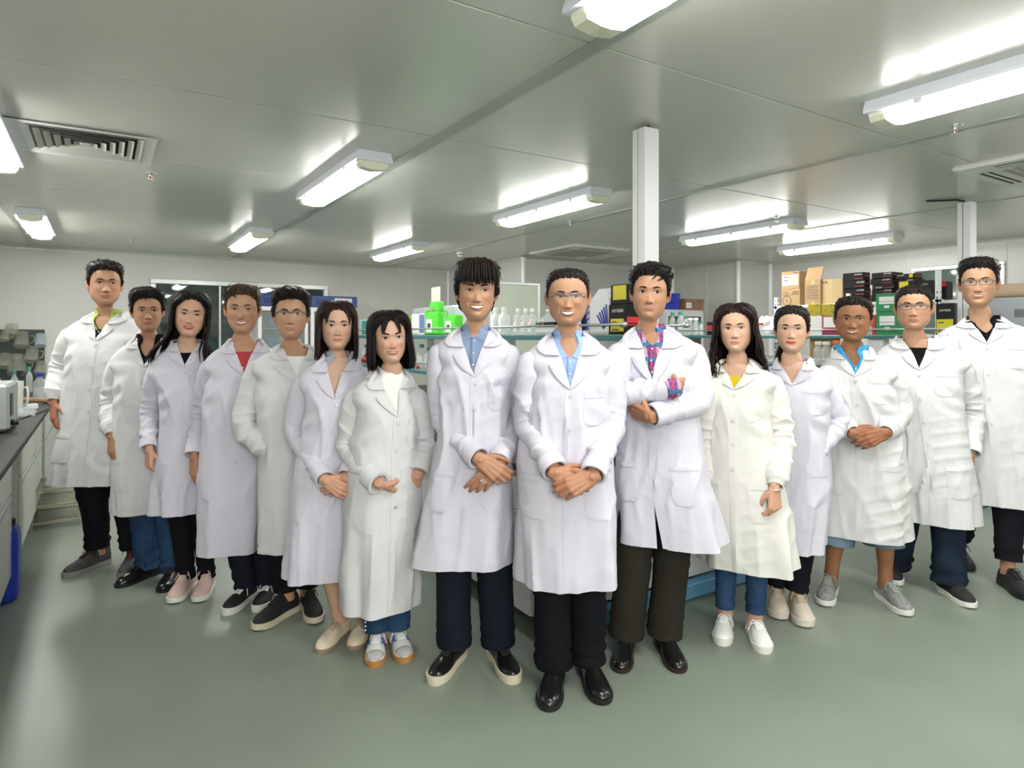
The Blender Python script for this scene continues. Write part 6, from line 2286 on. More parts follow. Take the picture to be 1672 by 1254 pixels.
    if P.get('glasses'):
        gl = P['glasses']
        m = MB()
        lens = MB()
        for sg in (-1, 1):
            cx_, cz_ = sg * .0335, .1205
            hw, hh = gl.get('w', .0255), gl.get('h', .0155)
            loop, lp = [], []
            for k in range(28):
                t = 2 * math.pi * k / 28
                c_, s2 = math.cos(t), math.sin(t)
                x = cx_ + hw * np.sign(c_) * abs(c_) ** .5; z = cz_ + hh * np.sign(s2) * abs(s2) ** .55
                y = -.104 + abs(x) ** 2 * 4.2
                loop.append((x, y, z))
            loop.append(loop[0])
            lo = np.array(loop)
            if gl.get('half'):
                sel = lo[(lo[:, 2] > cz_ + .001)]
                sel = sel[np.argsort(sel[:, 0])]
                m.tube(hd.xf(sel), gl.get('t', .0013), 6)
            else:
                m.tube(hd.xf(lo), gl.get('t', .0011), 6, cap=False)
            c0 = np.array([[cx_, -.104 + cx_ ** 2 * 4.2, cz_]])
            lv = np.concatenate([lo[:-1], c0])
            lens.add(hd.xf(lv), [(k, (k + 1) % 28, 28) for k in range(28)])
            tm = [(sg * (.0335 + hw), -.104 + (.0335 + hw) ** 2 * 4.2, .125), (sg * .073, -.078, .125), (sg * .0835, .0, .121), (sg * .0845, .03, .114)]
            m.tube(hd.xf(np.array(tm)), gl.get('t', .0011) * 1.2, 6)
        br = [(-.009, -.1035, .124), (0, -.1065, .126), (.009, -.1035, .124)]
        m.tube(hd.xf(np.array(br)), gl.get('t', .0011), 6)
        go = m.build('glasses', gl['mat'], root)
        lens.build('lens', glass_mat('lens_clear', (.95, .97, .97), .03, .05), go)
    for fn in P.get('extra', ()):
        fn(root, T, hd, at, P)
    return root
# ------------------------------------------------------------------ the fifteen people
def cloth(n, c, bs=700, b=.12, rough=.85, var=.04): return mat(n, c, rough, bump=b, bscale=bs, var=var, vscale=9, spec=.12)
def coatcloth(n, c, k=.6):
    m = cloth(n, c, var=.015)
    nt = m.node_tree; b = nt.nodes['Principled BSDF']
    old = b.inputs['Normal'].links[0].from_node
    tc = [q for q in nt.nodes if q.type == 'TEX_COORD'][0]
    mp = nt.nodes.new('ShaderNodeMapping'); mp.inputs['Scale'].default_value = (1.0, 1.0, .6)
    nt.links.new(tc.outputs['Object'], mp.inputs[0])
    no = nt.nodes.new('ShaderNodeTexNoise'); no.noise_type = 'RIDGED_MULTIFRACTAL'
    no.inputs['Scale'].default_value = 7.5; no.inputs['Detail'].default_value = 1.5; no.inputs['Distortion'].default_value = .6
    nt.links.new(mp.outputs[0], no.inputs['Vector'])
    bp = nt.nodes.new('ShaderNodeBump'); bp.inputs['Strength'].default_value = k; bp.inputs['Distance'].default_value = .012
    nt.links.new(no.outputs[0], bp.inputs['Height'])
    nt.links.new(bp.outputs[0], old.inputs['Normal'])
    return m
COAT_L = coatcloth('coat_cool_white', (.585, .57, .64))
COAT_N = coatcloth('coat_plain_white', (.62, .62, .625))
COAT_X = coatcloth('coat_crumpled_white', (.60, .60, .60), .9)
COAT_W = coatcloth('coat_cream_white', (.66, .65, .615), .55)
DENIM = cloth('denim_blue', (.028, .065, .13), 500, .3, var=.3)
DENIM_D = cloth('denim_dark', (.012, .020, .034), 500, .3, var=.25)
DENIM_L = cloth('denim_pale', (.15, .21, .27), 500, .3, var=.25)
BLACKC = cloth('trouser_black', (.008, .008, .011), 400)
NAVY = cloth('trouser_navy', (.010, .012, .020), 400)
OLIVE = cloth('trouser_olive', (.024, .022, .016), 400)
TEE_B = cloth('shirt_black', (.006, .006, .007), 500)
LEATH = mat('shoe_black_leather', (.008, .008, .008), .22, bump=.12, bscale=60, spec=.6)
MESH_B = mat('shoe_black_mesh', (.012, .012, .013), .7, bump=.3, bscale=500)
SOLE_W = mat('sole_white', (.72, .71, .66), .55)
SOLE_C = mat('sole_cream', (.62, .56, .42), .55)
SOLE_K = mat('sole_black', (.012, .012, .012), .5)
SOLE_G = mat('sole_gum', (.45, .21, .06), .5)
LACE_W = mat('lace_white', (.75, .75, .73), .8)
LACE_K = mat('lace_black', (.012, .012, .012), .8)
SK_F = (.58, .36, .25); SK_M = (.43, .235, .140); SK_P = (.46, .26, .16); SK_T = (.28, .130, .064)

def stripes_mat(n, c1, c2, scale=260, c3=None, rot=0.0):
    if n in MATS: return MATS[n]
    m = mat(n, c1, .85)
    nt = m.node_tree; b = nt.nodes['Principled BSDF']
    tc = nt.nodes.new('ShaderNodeTexCoord')
    def band(axis, sc, dist=.0):
        w = nt.nodes.new('ShaderNodeTexWave'); w.wave_type = 'BANDS'; w.bands_direction = axis
        w.inputs['Scale'].default_value = sc; w.inputs['Distortion'].default_value = dist
        nt.links.new(tc.outputs['Object'], w.inputs[0])
        return w.outputs['Fac']
    def ramp(f, lo, hi):
        r = nt.nodes.new('ShaderNodeMapRange'); r.inputs[1].default_value = lo; r.inputs[2].default_value = hi
        nt.links.new(f, r.inputs[0]); return r.outputs[0]
    def mixc(f, a, c):
        x = nt.nodes.new('ShaderNodeMix'); x.data_type = 'RGBA'
        nt.links.new(f, x.inputs['Factor'])
        for sock, v in ((x.inputs[6], a), (x.inputs[7], c)):
            if isinstance(v, tuple): sock.default_value = (*v, 1)
            else: nt.links.new(v, sock)
        return x.outputs[2]
    o = mixc(ramp(band('X', scale), .45, .55), c1, c2)
    if c3:
        o = mixc(ramp(band('Z', scale * .8), .55, .65), o, c3[0])
        o = mixc(ramp(band('X', scale * .37), .78, .84), o, c3[1])
        o = mixc(ramp(band('Z', scale * .31), .80, .86), o, c3[2])
    nt.links.new(o, b.inputs['Base Color'])
    return m
PLAID = stripes_mat('plaid_red_blue', (.42, .05, .10), (.05, .06, .20), 16, ((.30, .05, .16), (.45, .30, .42), (.04, .16, .30)))
STRIPE = stripes_mat('stripe_blue_white', (.50, .54, .60), (.16, .20, .27), 55)

def earrings(root, T, hd, at, P):
    g = mat('gold', (.7, .5, .18), .25, metal=.9)
    for sg in (-1, 1):
        m = MB()
        a = np.array([[sg * .0865, .018, .068], [sg * .0875, .018, .045], [sg * .0875, .018, .02]])
        m.tube(hd.xf(a), [.0012, .0018, .003], 6)
        m.build('earring', g, root)
def stud(root, T, hd, at, P):
    m = MB(); p = hd.xf(np.array([[-.083, .012, .072], [-.0855, .012, .072]]))
    m.tube(p, [.003, .002], 8); m.build('earring', M_chrome, root)
def bracelet(root, T, hd, at, P):
    c = at(1266, 796, -.19)
    m = MB()
    th = np.linspace(0, 2 * math.pi, 25)
    m.tube(np.stack([c[0] + .033 * np.cos(th), c[1] + .028 * np.sin(th), c[2] - .004 + .006 * np.cos(th)], 1), .003, 6, cap=False)
    m.build('bracelet', M_chrome, root)
def plaid_cuff(root, T, hd, at, P):
    a, b = at(1085, 637, -.205), at(1106, 632, -.19)
    MB().tube([a, a + (b - a) * .5, b, b, a], [.040, .041, .040, .034, .034], 20, cap=False).build('shirt_cuff', PLAID, root)
def lettering_tee(root, T, hd, at, P):
    m = mat('print_cream', (.75, .6, .5), .8)
    z = T.zb + .022
    p = T.pt(-.06, z, .945, .004, .3)
    text('17', .045, p, (math.pi / 2, 0, T.yaw), m, root, 'shirt_print', .0004)
def pearls(root, T, hd, at, P):
    m = MB()
    for k in range(7):
        q = at(597 - k * .1, 990 + k * 6.5, -.06)
        m.lathe([(.0001, -.005), (.0042, -.003), (.005, 0), (.0042, .003), (.0001, .005)], q, 8)
    m.build('pearl_trim', mat('pearl', (.75, .74, .72), .2), root)
def ring(root, T, hd, at, P):
    c = at(789, 786, -.255)
    th = np.linspace(0, 2 * math.pi, 17)
    MB().tube(np.stack([c[0] + .0092 * np.cos(th), c[1] + .0092 * np.sin(th) * .6, c[2] + .0092 * np.sin(th) * .5], 1), .0016, 6, cap=False).build('ring', M_chrome, root)
def tail(root, T, hd, at, P):
    m = MB(); r = np.random.RandomState(5)
    for k in range(46):
        ph = r.uniform(0, 6.28); rr = .017 * math.sqrt(r.rand()); o = np.array([math.cos(ph) * rr, math.sin(ph) * rr, 0])
        kp = np.array([(-.01, .115, .09), (-.045, .12, .05), (-.068, .09, -.01), (-.076, .05, -.06), (-.084, .03, -.105)]) + o * np.array([.6, 1, 1.1, 1.0, .4])[:, None]
        tt = np.linspace(0, 1, 12)
        ps = np.stack([pchip(tt, np.linspace(0, 1, 5), kp[:, c]) for c in range(3)], 1)
        ribbon(m, ps @ hd.R.T * hd.s + hd.loc, .011, .004, np.tile(norm(o + 1e-3), (12, 1)), taper=(.6, 1, 1, .8, .2))
    m.build('ponytail', MATS['hair_ponytail'], root)
def pen_mark(root, T, hd, at, P):
    m = MB(); mk_ = mat('ink_grey', (.25, .25, .32), .8)
    x, z, w, h = P['mark']
    zig = [(0, 0), (.2, 1), (.45, .1), (.6, 1), (.8, .35), (1, 1.05)]
    pts = [T.fp(np.array(x + u * w), np.array(z + v * h), .0125) for u, v in zig]
    m.tube(pts, .0008, 5); m.build('pen_mark', mk_, root)

GL_B = mat('glasses_dark', (.02, .018, .02), .25, spec=.6)
GL_S = mat('glasses_silver', (.22, .22, .24), .25, metal=.6)

def men_hair(**k):
    h = dict(style='short', top=.022, side=.009, len=.034, spike=.005, fringe=.010, sweep=.3)
    h.update(k); return h
FL = [(.12, 1.0), (.05, 1.02), (0, .98), (-.06, 1.05), (-.14, 1.2), (-.25, 1.3), (-.4, 1.35)]

HANG = dict(hand='relaxed', fd=(.05, -.12, -1))
CAST = []
def cast(**k): CAST.append(k)

cast(id='navy_polo', label='man in white lab coat over navy and lime polo, leftmost, tallest on the left', d=3.93, ox=160,
     skin=SK_M, head=(170, 425, 497), look=(6, 0, 2), neck=(177, 520), sh=((114, 548), (232, 552)), brk=(155, 556), nw=1.1, gorge=.03, jaw=.06,
     rows=[(580, 116, 226), (655, 112, 222), (720, 102, 222), (785, 91, 224)], seed=1, coat=COAT_N, cuff='elastic', arm=1.12, buttons=4, bgap=.13,
     shirt=dict(kind='collar', mat=cloth('polo_navy', (.010, .014, .035)), collar_mat=cloth('polo_lime', (.42, .52, .12)), drop=.11, btn=mat('button_lime', (.45, .6, .12), .4)),
     hair=men_hair(top=.024, spike=.006, len=.028, fringe=-.0, sweep=.0, fwd=-.9, lift=-.002), eyeo=.0036, brow=.0075, htone=(.92, .8, .78),
     arms=dict(L=dict(e=(100, 600, .03), w=(88, 655, -.09), **HANG), R=dict(e=(238, 625, .03), w=(236, 690, -.02), **HANG)),
     feet=dict(L=((103, 946), -18), R=((199, 947), 16)), trousers=dict(mat=BLACKC, r=[.10, .098, .09, .085, .078, .072, .066], z=.115, wr=1.2),
     shoe=dict(kind='high', upper=mat('shoe_grey_black', (.045, .043, .042), .6, var=.5, vscale=9, bump=.2, bscale=300), sole=mat('sole_grey', (.22, .21, .20), .6), laces=LACE_K, sh=.03, L=.30,
               tongue=mat('tongue_red', (.25, .02, .02), .7)))
cast(id='black_shirt', label='man in white lab coat over black open shirt, second from the left', d=3.77, ox=236,
     skin=SK_M, head=(240, 470, 540), look=(4, -2, 2), neck=(244, 560), sh=((190, 596), (290, 594)), brk=(233, 598), gorge=.035,
     rows=[(630, 192, 284), (690, 192, 282), (760, 190, 285), (830, 189, 290)], seed=2, coat=COAT_N, cuff='elastic', buttons=3,
     shirt=dict(kind='collar', mat=TEE_B, drop=.12, btn=M_black), hair=men_hair(top=.034, side=.012, len=.045, sweep=.7, fringe=-.002, front_boost=.008, spike=.006), eyeo=.0034,
     arms=dict(L=dict(e=(181, 655, .03), w=(182, 710, -.11), **HANG), R=dict(e=(296, 655, .03), w=(292, 715, -.02), **HANG)),
     feet=dict(L=((189, 961), -22), R=((262, 969), 10)), trousers=dict(mat=DENIM_D if 0 else DENIM, r=[.09, .085, .078, .074, .07, .068, .068], z=.05, wr=1.5),
     shoe=dict(kind='dress', upper=LEATH, sole=SOLE_K, laces=LACE_K, sh=.016, heel=.012, L=.29))
cast(id='red_lips_long_hair', label='woman with long straight black hair and red lips, gold earrings, pale pink trainers', d=3.54, ox=300, hs=1.0,
     skin=SK_F, head=(309, 477, 549), look=(2, 6, 2), neck=(305, 568), sh=((252, 608), (350, 606)), brk=(299, 598), vw=.05, gorge=.045,
     rows=[(640, 262, 344), (690, 264, 338), (760, 256, 341), (830, 251, 346)], seed=3, coat=COAT_L, cuff='plain', arm=.88, bust=.014, buttons=5, bgap=.085,
     shirt=dict(kind='crew', mat=TEE_B, drop=.06), smile=.6, open=.0045, lip=(.52, .035, .035), lipw=.95, eyeo=.0030, blush=.6,
     hair=dict(style='long', zend=([(0, -.2), (60, -.16), (80, -.14), (120, -.30), (180, -.30)], [(0, -.1), (60, -.12), (90, -.20), (180, -.30)]), flare=FL, partx=.004, part=1, top=.014, side=.010, vol=.009,
               shift=lambda a, z: ((-.055 if a < 0 else .01) * float(sstep(.03, -.12, z)), (-.05 if -100 < a < 0 else 0) * float(sstep(.0, -.1, z)), 0), col=(.012, .008, .007), amin=66),
     arms=dict(L=dict(e=(243, 675, .03), w=(243, 732, -.12), hand='loose_fist', fd=(.05, -.1, -1)), R=dict(e=(357, 672, .03), w=(352, 735, -.02), **HANG)), hsz=.92,
     feet=dict(L=((280, 988), 4), R=((320, 986), 10)), trousers=dict(mat=BLACKC, r=[.085, .078, .066, .058, .052, .047, .046], z=.07, wr=.6, name='leggings'),
     shoe=dict(kind='sneaker', upper=mat('shoe_pink', (.62, .44, .40), .7, bump=.4, bscale=500), sole=SOLE_W, laces=mat('lace_pink', (.66, .5, .46), .8), sh=.026, L=.262, w=.92), extra=(earrings,))
cast(id='red_tee', label='smiling man in white lab coat over red T-shirt, black canvas shoes with white laces', d=3.44, ox=380,
     skin=SK_P, head=(395, 465, 543), look=(-2, 0, 1), neck=(399, 566), sh=((342, 600), (452, 596)), brk=(396, 610), gorge=.04,
     rows=[(630, 338, 442), (690, 335, 440), (770, 329, 438), (893, 327, 431)], seed=4, coat=COAT_L, cuff='plain', buttons=4, bgap=.14,
     shirt=dict(kind='crew', mat=cloth('tee_red', (.42, .055, .06)), drop=.06), smile=1.0, open=.0075, eyeo=.0026, blush=.5,
     hair=men_hair(top=.022, side=.006, col=(.045, .028, .016), sweep=.5, spike=.008, fringe=-.0, front_boost=.006), extra=(lettering_tee,),
     arms=dict(L=dict(e=(325, 680, .06), w=(317, 742, -.06), **HANG), R=dict(e=(458, 675, .03), w=(450, 745, -.02), **HANG)),
     feet=dict(L=((368, 1006), -8), R=((417, 1001), 2)), trousers=dict(mat=NAVY, r=[.09, .085, .078, .07, .064, .06, .058], z=.065, wr=1.2),
     shoe=dict(kind='low', upper=MESH_B, sole=SOLE_W, laces=LACE_W, sh=.030, L=.275, w=.95))
cast(id='half_rim_glasses', label='man in dark half-rim glasses, white T-shirt under lab coat, hand in pocket', d=3.29, ox=472,
     skin=SK_P, head=(474, 469, 552), look=(0, 0, 0), neck=(479, 576), sh=((418, 604), (536, 606)), brk=(484, 622), gorge=.05, lapel=.075,
     rows=[(640, 418, 530), (700, 422, 530), (790, 423, 520), (889, 424, 522)], seed=5, coat=COAT_N, cuff='elastic', arm=1.08, buttons=3, chest_pocket=False,
     shirt=dict(kind='crew', mat=cloth('tee_white', (.76, .76, .76)), drop=.05), lip=(.45, .20, .18), eyeo=.0044,
     hair=men_hair(top=.030, side=.011, len=.045, sweep=.75, fringe=.008, front_boost=.006, col=(.014, .009, .008)), glasses=dict(mat=GL_B, half=True, t=.0016, h=.0145, w=.0265),
     arms=dict(L=dict(e=(396, 700, -.04), w=(448, 738, -.115)), R=dict(e=(543, 690, .03), w=(520, 745, -.05), **HANG)),
     feet=dict(L=((414, 1032), -24), R=((516, 1021), 28)), trousers=dict(mat=BLACKC, r=[.10, .095, .085, .075, .066, .06, .056], z=.12, wr=1.6),
     shoe=dict(kind='sneaker', upper=MESH_B, sole=SOLE_C, laces=LACE_K, sh=.030, L=.295))
cast(id='striped_blouse', label='woman with shoulder-length hair and striped blouse under lab coat, bare legs, cream shoes', d=3.03, ox=525,
     skin=SK_F, head=(549, 493, 570), look=(4, 0, 0), neck=(556, 592), sh=((494, 628), (596, 624)), brk=(546, 648), vw=.052, gorge=.05,
     rows=[(655, 500, 594), (715, 490, 590), (800, 478, 580), (934, 466, 574)], seed=6, coat=COAT_L, cuff='plain', arm=.92, bust=.012, buttons=3, bgap=.12, chest_pocket=False,
     shirt=dict(kind='collar', mat=STRIPE, drop=.20, xw=.040), lip=(.55, .12, .12), lipw=.8, smile=.15, eyeo=.0036, blush=.5,
     hair=dict(style='long', zend=[(0, -.02), (60, -.045), (90, -.055), (180, -.06)], flare=[(.12, 1.0), (.05, 1.04), (0, 1.04), (-.06, 1.06)], partx=-.006, part=1, top=.016, side=.012, vol=.008,
               col=(.020, .011, .008), amin=64, bangs=((-1, -.034, .128, -.052, 10), (1, .036, .125, .054, 10)), tip=.7),
     arms=dict(L=dict(e=(480, 705, .02), w=(530, 782, -.19), hand='clasp', fd=(.85, -.05, -.5), bk=(-.15, -.95, .15)),
               R=dict(e=(596, 705, .02), w=(566, 777, -.17), hand='clasp', fd=(-.8, -.05, -.5), bk=(.2, -.9, .2))), hsz=.9,
     feet=dict(L=((521, 1068), -14), R=((573, 1063), -4)), trousers=None, calf=.050,
     shoe=dict(kind='low', upper=mat('shoe_cream_leather', (.66, .58, .43), .45), sole=mat('sole_brown', (.30, .22, .14), .6), laces=mat('lace_beige', (.42, .35, .25), .8), sh=.012, L=.25, w=.92))
cast(id='bob_hair', label='woman with chin-length black bob, white mock-neck top, blue jeans and white trainers', d=2.91, ox=626,
     skin=SK_F, head=(636, 510, 592), look=(8, -4, 2), neck=(637, 620), sh=((578, 650), (682, 648)), brk=(647, 676), vw=.055, gorge=.055,
     rows=[(670, 581, 682), (730, 572, 685), (815, 564, 686), (984, 557, 680)], seed=7, coat=COAT_N, cuff='rolled', arm=.95, bust=.010, buttons=4, bgap=.12,
     shirt=dict(kind='mock', mat=cloth('mock_white', (.80, .79, .75))), smile=.7, open=.005, lip=(.55, .10, .09), lipw=.8, eyeo=.0046, blush=.6, lash=.0025,
     hair=dict(style='long', zend=[(0, -.0), (60, -.025), (90, -.035), (180, -.045)], flare=[(.12, 1.0), (.05, 1.08), (0, 1.10), (-.06, 1.02)], partx=.0, top=.018, side=.014, vol=.010,
               col=(.010, .007, .007), amin=62, bangs=((-1, -.022, .140, -.040, 16), (1, .022, .142, .038, 16)), tip=.75, layers=3), extra=(pearls, stud),
     arms=dict(L=dict(e=(566, 735, -.0), w=(619, 789, -.19), hand='loose_fist', fd=(.25, .85, -.45), bk=(-.3, -.9, 0)), R=dict(e=(694, 730, .03), w=(683, 772, -.06), hand='flat', fd=(-.4, .3, -.9), bk=(.4, -.9, 0))), hsz=.9,
     feet=dict(L=((613, 1091), 8), R=((662, 1084), 22)), trousers=dict(mat=DENIM, r=[.085, .08, .072, .068, .064, .062, .061], z=.085, wr=.5, name='jeans'),
     shoe=dict(kind='low', upper=mat('shoe_white', (.74, .74, .72), .5), sole=SOLE_G, laces=LACE_W, sh=.020, L=.255, w=.95, toecap=mat('suede_grey', (.42, .42, .40), .8),
               stripes=(([(.36, .62), (.5, .80), (.58, .92)], mat('stripe_blue', (.03, .12, .45), .5), .0032), ([(.62, .62), (.5, .80), (.44, .94)], MATS.get('stripe_blue'), .0028), ([(.30, .80), (.42, .70)], mat('stripe_red', (.5, .03, .03), .5), .0026))))
cast(id='fringe_blue_shirt', label='tall smiling man with fringe and grey-blue shirt, hands folded, left of the centre pair', d=2.79, ox=758,
     skin=SK_P, head=(778, 422, 521), look=(2, 1, 2), neck=(776, 550), sh=((716, 578), (832, 578)), brk=(775, 612), gorge=.045,
     rows=[(610, 716, 838), (690, 717, 836), (780, 700, 838), (912, 670, 839)], seed=8, coat=COAT_L, cuff='plain', buttons=2, bgap=.105, mark=(.075, 1.19, .03, .022),
     shirt=dict(kind='collar', mat=cloth('shirt_blue_grey', (.20, .27, .40)), drop=.045), smile=.8, open=.0085, eyeo=.0034, blush=.45,
     hair=men_hair(top=.032, side=.016, len=.04, sweep=.15, fringe=.02, bang=.152, lift=.004, spike=.004, col=(.014, .009, .007), line=[(0, .200), (35, .193), (50, .178), (60, .160), (68, .135), (76, .098), (86, .088), (94, .110), (104, .09), (120, .03), (180, .0)]),
     arms=dict(L=dict(e=(722, 690, .01), w=(782, 748, -.205), hand='clasp', fd=(.72, -.05, -.52), bk=(-.05, -.95, .25)),
               R=dict(e=(842, 690, .01), w=(815, 752, -.16), hand='relaxed', fd=(-.62, -.12, -.72), bk=(.1, -.98, .1))), extra=(ring, pen_mark),
     feet=dict(L=((706, 1121), -20), R=((840, 1119), 20)), trousers=dict(mat=NAVY, r=[.095, .09, .082, .078, .076, .075, .074], z=.075, wr=.5),
     shoe=dict(kind='low', upper=LEATH, sole=SOLE_C, laces=LACE_K, sh=.030, L=.29))
cast(id='silver_glasses', label='man in silver half-rim glasses and light blue shirt, foremost at the centre, hands clasped', d=2.62, ox=926,
     skin=SK_M, head=(927, 441, 530), look=(0, 0, 4), neck=(927, 560), sh=((864, 592), (996, 592)), brk=(931, 632), gorge=.045, fw=1.12, hs=1.0,
     rows=[(625, 866, 994), (700, 853, 1000), (790, 845, 1004), (942, 846, 1009)], seed=9, coat=COAT_L, cuff='plain', arm=1.05, buttons=4, bgap=.12,
     shirt=dict(kind='collar', mat=cloth('shirt_light_blue', (.28, .40, .66)), drop=.10), smile=1.0, open=.0085, eyeo=.0028, blush=.5, jaw=.04,
     hair=men_hair(top=.010, side=.004, len=.012, spike=.0015, fringe=-.004, sweep=.0, lift=.004, locks=300, wisps=20), glasses=dict(mat=GL_S, half=True, t=.0024, h=.0135, w=.028),
     arms=dict(L=dict(e=(862, 690, .0), w=(906, 768, -.20), hand='clasp', fd=(.88, -.08, -.32), bk=(-.05, -.9, .35)),
               R=dict(e=(1000, 688, .0), w=(968, 775, -.225), hand='clasp', fd=(-.86, -.12, -.38), bk=(.05, -.95, .25))),
     feet=dict(L=((896, 1164), -10), R=((986, 1153), 10)), trousers=dict(mat=BLACKC, r=[.095, .088, .08, .076, .075, .075, .076], z=.07, wr=1.2),
     shoe=dict(kind='dress', upper=LEATH, sole=SOLE_K, gusset=MATS['lace_black'], sh=.018, heel=.014, L=.30, w=1.08))
cast(id='crossed_arms', label='man with arms crossed and red-blue plaid shirt, olive trousers, right of the centre pair', d=2.87, ox=1078,
     skin=SK_M, head=(1062, 429, 521), look=(-2, 3, 0), neck=(1064, 548), sh=((1010, 576), (1134, 576)), brk=(1066, 622), gorge=.05, slit=(760, .022), buttons=0,
     rows=[(610, 1016, 1134), (690, 1008, 1142), (770, 1005, 1152), (880, 1002, 1182)], seed=10, coat=COAT_L, cuff='plain', arm=1.05, flap=1,
     shirt=dict(kind='collar', mat=PLAID, drop=.085), stubble=.5, eyeo=.0044, brow=.0072, lip=(.42, .17, .15), extra=(plaid_cuff,),
     hair=men_hair(top=.030, side=.010, len=.045, sweep=-.6, fringe=.012, spike=.006, col=(.010, .008, .008)), chest_pocket=True,
     arms=dict(L=dict(e=(1003, 646, -.10), w=(1092, 634, -.185), hand='loose_fist', fd=(.62, .78, .03), bk=(.75, -.6, -.1), ext=.024),
               R=dict(e=(1146, 657, -.10), w=(1064, 679, -.215), hand='flat', fd=(-.50, .85, .15), bk=(-.6, -.7, -.3))),
     feet=dict(L=((1014, 1101), -16), R=((1110, 1101), 4)), trousers=dict(mat=OLIVE, r=[.095, .09, .084, .08, .078, .077, .077], z=.07, wr=.6),
     shoe=dict(kind='dress', upper=LEATH, sole=mat('sole_dark_brown', (.03, .016, .012), .5), gusset=MATS['lace_black'], sh=.016, heel=.012, L=.29))
cast(id='wavy_hair_yellow_top', label='woman with long wavy dark hair and yellow top, cream lab coat, ankle jeans', d=3.04, ox=1212,
     skin=SK_F, head=(1203, 497, 574), look=(-6, -2, 0), neck=(1203, 602), sh=((1162, 626), (1262, 626)), brk=(1197, 634), vw=.062, gorge=.04, nw=.95,
     rows=[(660, 1166, 1258), (720, 1162, 1262), (800, 1152, 1278), (919, 1146, 1298)], seed=11, coat=COAT_W, cuff='elastic', arm=1.0, bust=.010, buttons=4, bgap=.11,
     shirt=dict(kind='crew', mat=cloth('top_yellow', (.62, .46, .02)), drop=.068), lip=(.55, .14, .13), lipw=.8, smile=.1, open=.0, eyeo=.0042, blush=.5,
     hair=dict(style='long', zend=([(0, -.1), (60, -.13), (90, -.16), (180, -.19)], [(0, -.1), (60, -.12), (90, -.14), (180, -.19)]), flare=[(.12, 1.02), (.05, 1.16), (0, 1.2), (-.06, 1.3), (-.2, 1.45)], partx=.002, part=1, top=.018, side=.014, vol=.012, wave=.009,
               col=(.018, .010, .009), amin=68, lw=.02), extra=(bracelet,),
     arms=dict(L=dict(e=(1152, 715, .03), w=(1150, 795, -.02), **HANG), R=dict(e=(1277, 715, -.04), w=(1266, 794, -.19), hand='loose_fist', fd=(-.05, -.12, -1), bk=(.35, -.9, 0))), hsz=.92,
     feet=dict(L=((1180, 1056), -22), R=((1248, 1069), -8)), trousers=dict(mat=DENIM, r=[.085, .078, .068, .060, .052, .046, .044], z=.11, wr=.7, name='jeans'),
     shoe=dict(kind='low', upper=MATS['shoe_white'], sole=SOLE_W, laces=LACE_W, sh=.026, L=.255, w=.95))
cast(id='ponytail', label='woman with tied-back black hair and red lips, buttoned lab coat without visible top, beige trainers', d=3.30, ox=1308,
     skin=SK_F, head=(1294, 500, 574), look=(-3, 1, 0), neck=(1297, 598), sh=((1252, 630), (1352, 632)), brk=(1284, 628), vw=.06, gorge=.035,
     rows=[(660, 1262, 1352), (710, 1266, 1350), (780, 1268, 1354), (891, 1266, 1342)], seed=12, coat=COAT_L, cuff='plain', arm=.95, bust=.010, buttons=0,
     shirt=None, lip=(.55, .035, .04), lipw=.95, smile=.35, eyeo=.0032, blush=.55, hip_pockets=(1,),
     hair=dict(style='short', top=.016, side=.010, len=.05, sweep=.0, back=True, fringe=-.01, spike=.0005, locks=260, wisps=0, col=(.012, .009, .008),
               line=[(0, .206), (20, .201), (38, .190), (52, .170), (62, .145), (70, .115), (80, .10), (90, .112), (100, .10), (110, .07), (125, .02), (180, .0)]),
     extra=(tail,),
     arms=dict(L=dict(e=(1250, 700, .03), w=(1258, 770, -.02), **HANG), R=dict(e=(1372, 690, -.0), w=(1326, 748, -.11))), hsz=.9,
     feet=dict(L=((1275, 1014), -18), R=((1315, 1027), -12)), trousers=dict(mat=BLACKC, r=[.08, .074, .066, .060, .056, .053, .052], z=.11, wr=.6, name='leggings'),
     shoe=dict(kind='sneaker', upper=mat('shoe_beige', (.55, .48, .39), .7, bump=.3, bscale=300), sole=mat('sole_beige', (.62, .58, .50), .6), laces=mat('lace_tan', (.45, .36, .24), .8), sh=.034, L=.262, w=1.06))
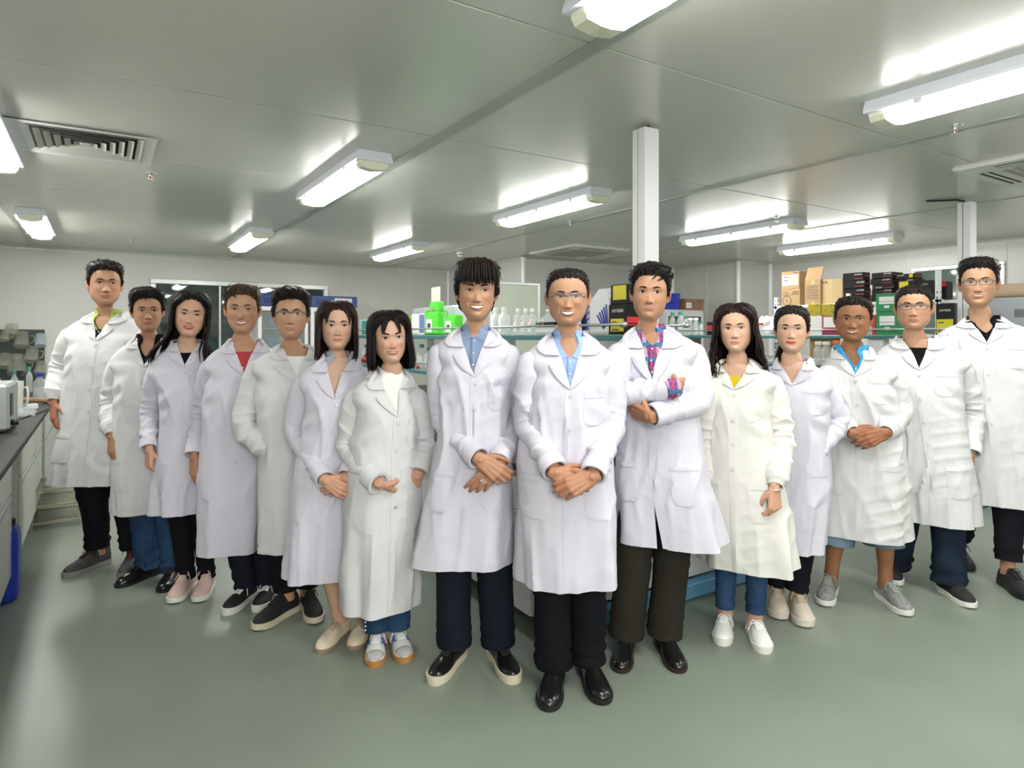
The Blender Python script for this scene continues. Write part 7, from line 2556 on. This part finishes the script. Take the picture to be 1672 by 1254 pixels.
cast(id='blue_polo', label='man in bright blue polo under crumpled lab coat, denim shorts and grey trainers', d=3.46, ox=1410, crumple=1.5,
     skin=SK_T, head=(1393, 486, 556), look=(-3, 2, 4), neck=(1392, 580), sh=((1350, 610), (1455, 612)), brk=(1401, 613), gorge=.03, fw=1.12, jaw=.10, nw=1.15, girth=1.05,
     rows=[(640, 1350, 1456), (700, 1352, 1465), (770, 1350, 1473), (871, 1346, 1476)], seed=13, coat=COAT_X, cuff='elastic', arm=1.08, buttons=3, bgap=.12,
     shirt=dict(kind='collar', mat=cloth('polo_blue', (.06, .33, .62)), drop=.10), smile=.8, open=.0065, eyeo=.0032, lipw=.5,
     hair=men_hair(top=.014, side=.006, len=.025, spike=.005, fringe=-.004, sweep=.2, lift=.004),
     arms=dict(L=dict(e=(1344, 672, .02), w=(1392, 706, -.195), hand='clasp', fd=(.9, -.08, -.15), bk=(-.1, -.9, .35)),
               R=dict(e=(1472, 668, .02), w=(1446, 706, -.215), hand='clasp', fd=(-.85, -.1, -.30), bk=(.05, -.95, .25))),
     feet=dict(L=((1346, 992), -34), R=((1484, 1009), -2)), trousers=dict(mat=DENIM_L, r=[.08, .085, .088, .090, .093, .097, .099], z=.285, wr=.4, name='denim_shorts'), calf=.062, legtone=(.95, .92, .9),
     shoe=dict(kind='sneaker', upper=mat('shoe_grey_knit', (.24, .25, .24), .8, bump=.5, bscale=350, var=.3, vscale=60), sole=SOLE_W, laces=mat('lace_grey', (.3, .3, .28), .8), sh=.028, L=.285), stance=1.15)
cast(id='rectangular_glasses', label='serious man in dark rectangular glasses, black T-shirt, dark jeans, second from the right', d=3.60, ox=1524,
     skin=SK_P, head=(1494, 466, 537), look=(-3, 0, 0), neck=(1498, 560), sh=((1442, 592), (1568, 594)), brk=(1499, 603), gorge=.035, nw=1.2, jaw=.10, fw=1.06,
     rows=[(640, 1450, 1562), (700, 1460, 1570), (770, 1468, 1580), (848, 1473, 1587)], seed=14, coat=COAT_N, cuff='plain', arm=1.08, buttons=4, bgap=.125, mark=(.15, .80, .03, .02),
     shirt=dict(kind='crew', mat=TEE_B, drop=.06), eyeo=.0038, brow=.007, glasses=dict(mat=GL_B, t=.0013, h=.0145, w=.027),
     hair=men_hair(top=.010, side=.004, len=.012, spike=.0015, fringe=-.004, sweep=.0, lift=-.006, locks=300, wisps=20), extra=(pen_mark,),
     arms=dict(L=dict(e=(1440, 680, .05), w=(1450, 745, .03), **HANG), R=dict(e=(1590, 675, .02), w=(1584, 740, -.11), hand='relaxed', fd=(-.12, -.1, -1), bk=(.35, -.92, 0))),
     feet=dict(L=((1462, 958), -30), R=((1588, 996), -4)), trousers=dict(mat=DENIM_D, r=[.10, .095, .09, .086, .084, .083, .083], z=.06, wr=1.3, name='jeans'),
     shoe=dict(kind='sneaker', upper=MESH_B, sole=SOLE_W, laces=LACE_K, sh=.028, L=.29))
cast(id='tall_black_polo', label='tall smiling man in glasses and black polo, at the right edge of the frame', d=3.70, ox=1634,
     skin=SK_P, head=(1600, 420, 499), look=(-4, 0, 1), neck=(1608, 530), sh=((1546, 560), (1680, 562)), brk=(1605, 561), gorge=.025, nw=1.1,
     rows=[(600, 1550, 1676), (670, 1554, 1678), (740, 1568, 1684), (819, 1578, 1692)], seed=15, coat=COAT_N, cuff='plain', arm=1.08, buttons=4, bgap=.14,
     shirt=dict(kind='collar', mat=TEE_B, drop=.09, btn=M_black), smile=.5, open=.0055, eyeo=.0036, glasses=dict(mat=GL_B, t=.0013, h=.0135, w=.027),
     hair=men_hair(top=.026, side=.006, len=.026, spike=.005, fringe=-.0, sweep=-.2, front_boost=.004),
     arms=dict(L=dict(e=(1548, 650, .08), w=(1560, 720, .08), **HANG), R=dict(e=(1694, 650, .02), w=(1686, 730, -.06), hand='flat', fd=(-.3, .05, -.9))),
     feet=dict(L=((1585, 935), -20), R=((1682, 984), -12)), trousers=dict(mat=BLACKC, r=[.10, .095, .088, .08, .074, .068, .064], z=.15, wr=.9),
     shoe=dict(kind='sneaker', upper=MESH_B, sole=SOLE_K, laces=LACE_K, sh=.028, L=.29))

for P in CAST:
    if ONLY and P['id'] not in ONLY: continue
    make_person(P)
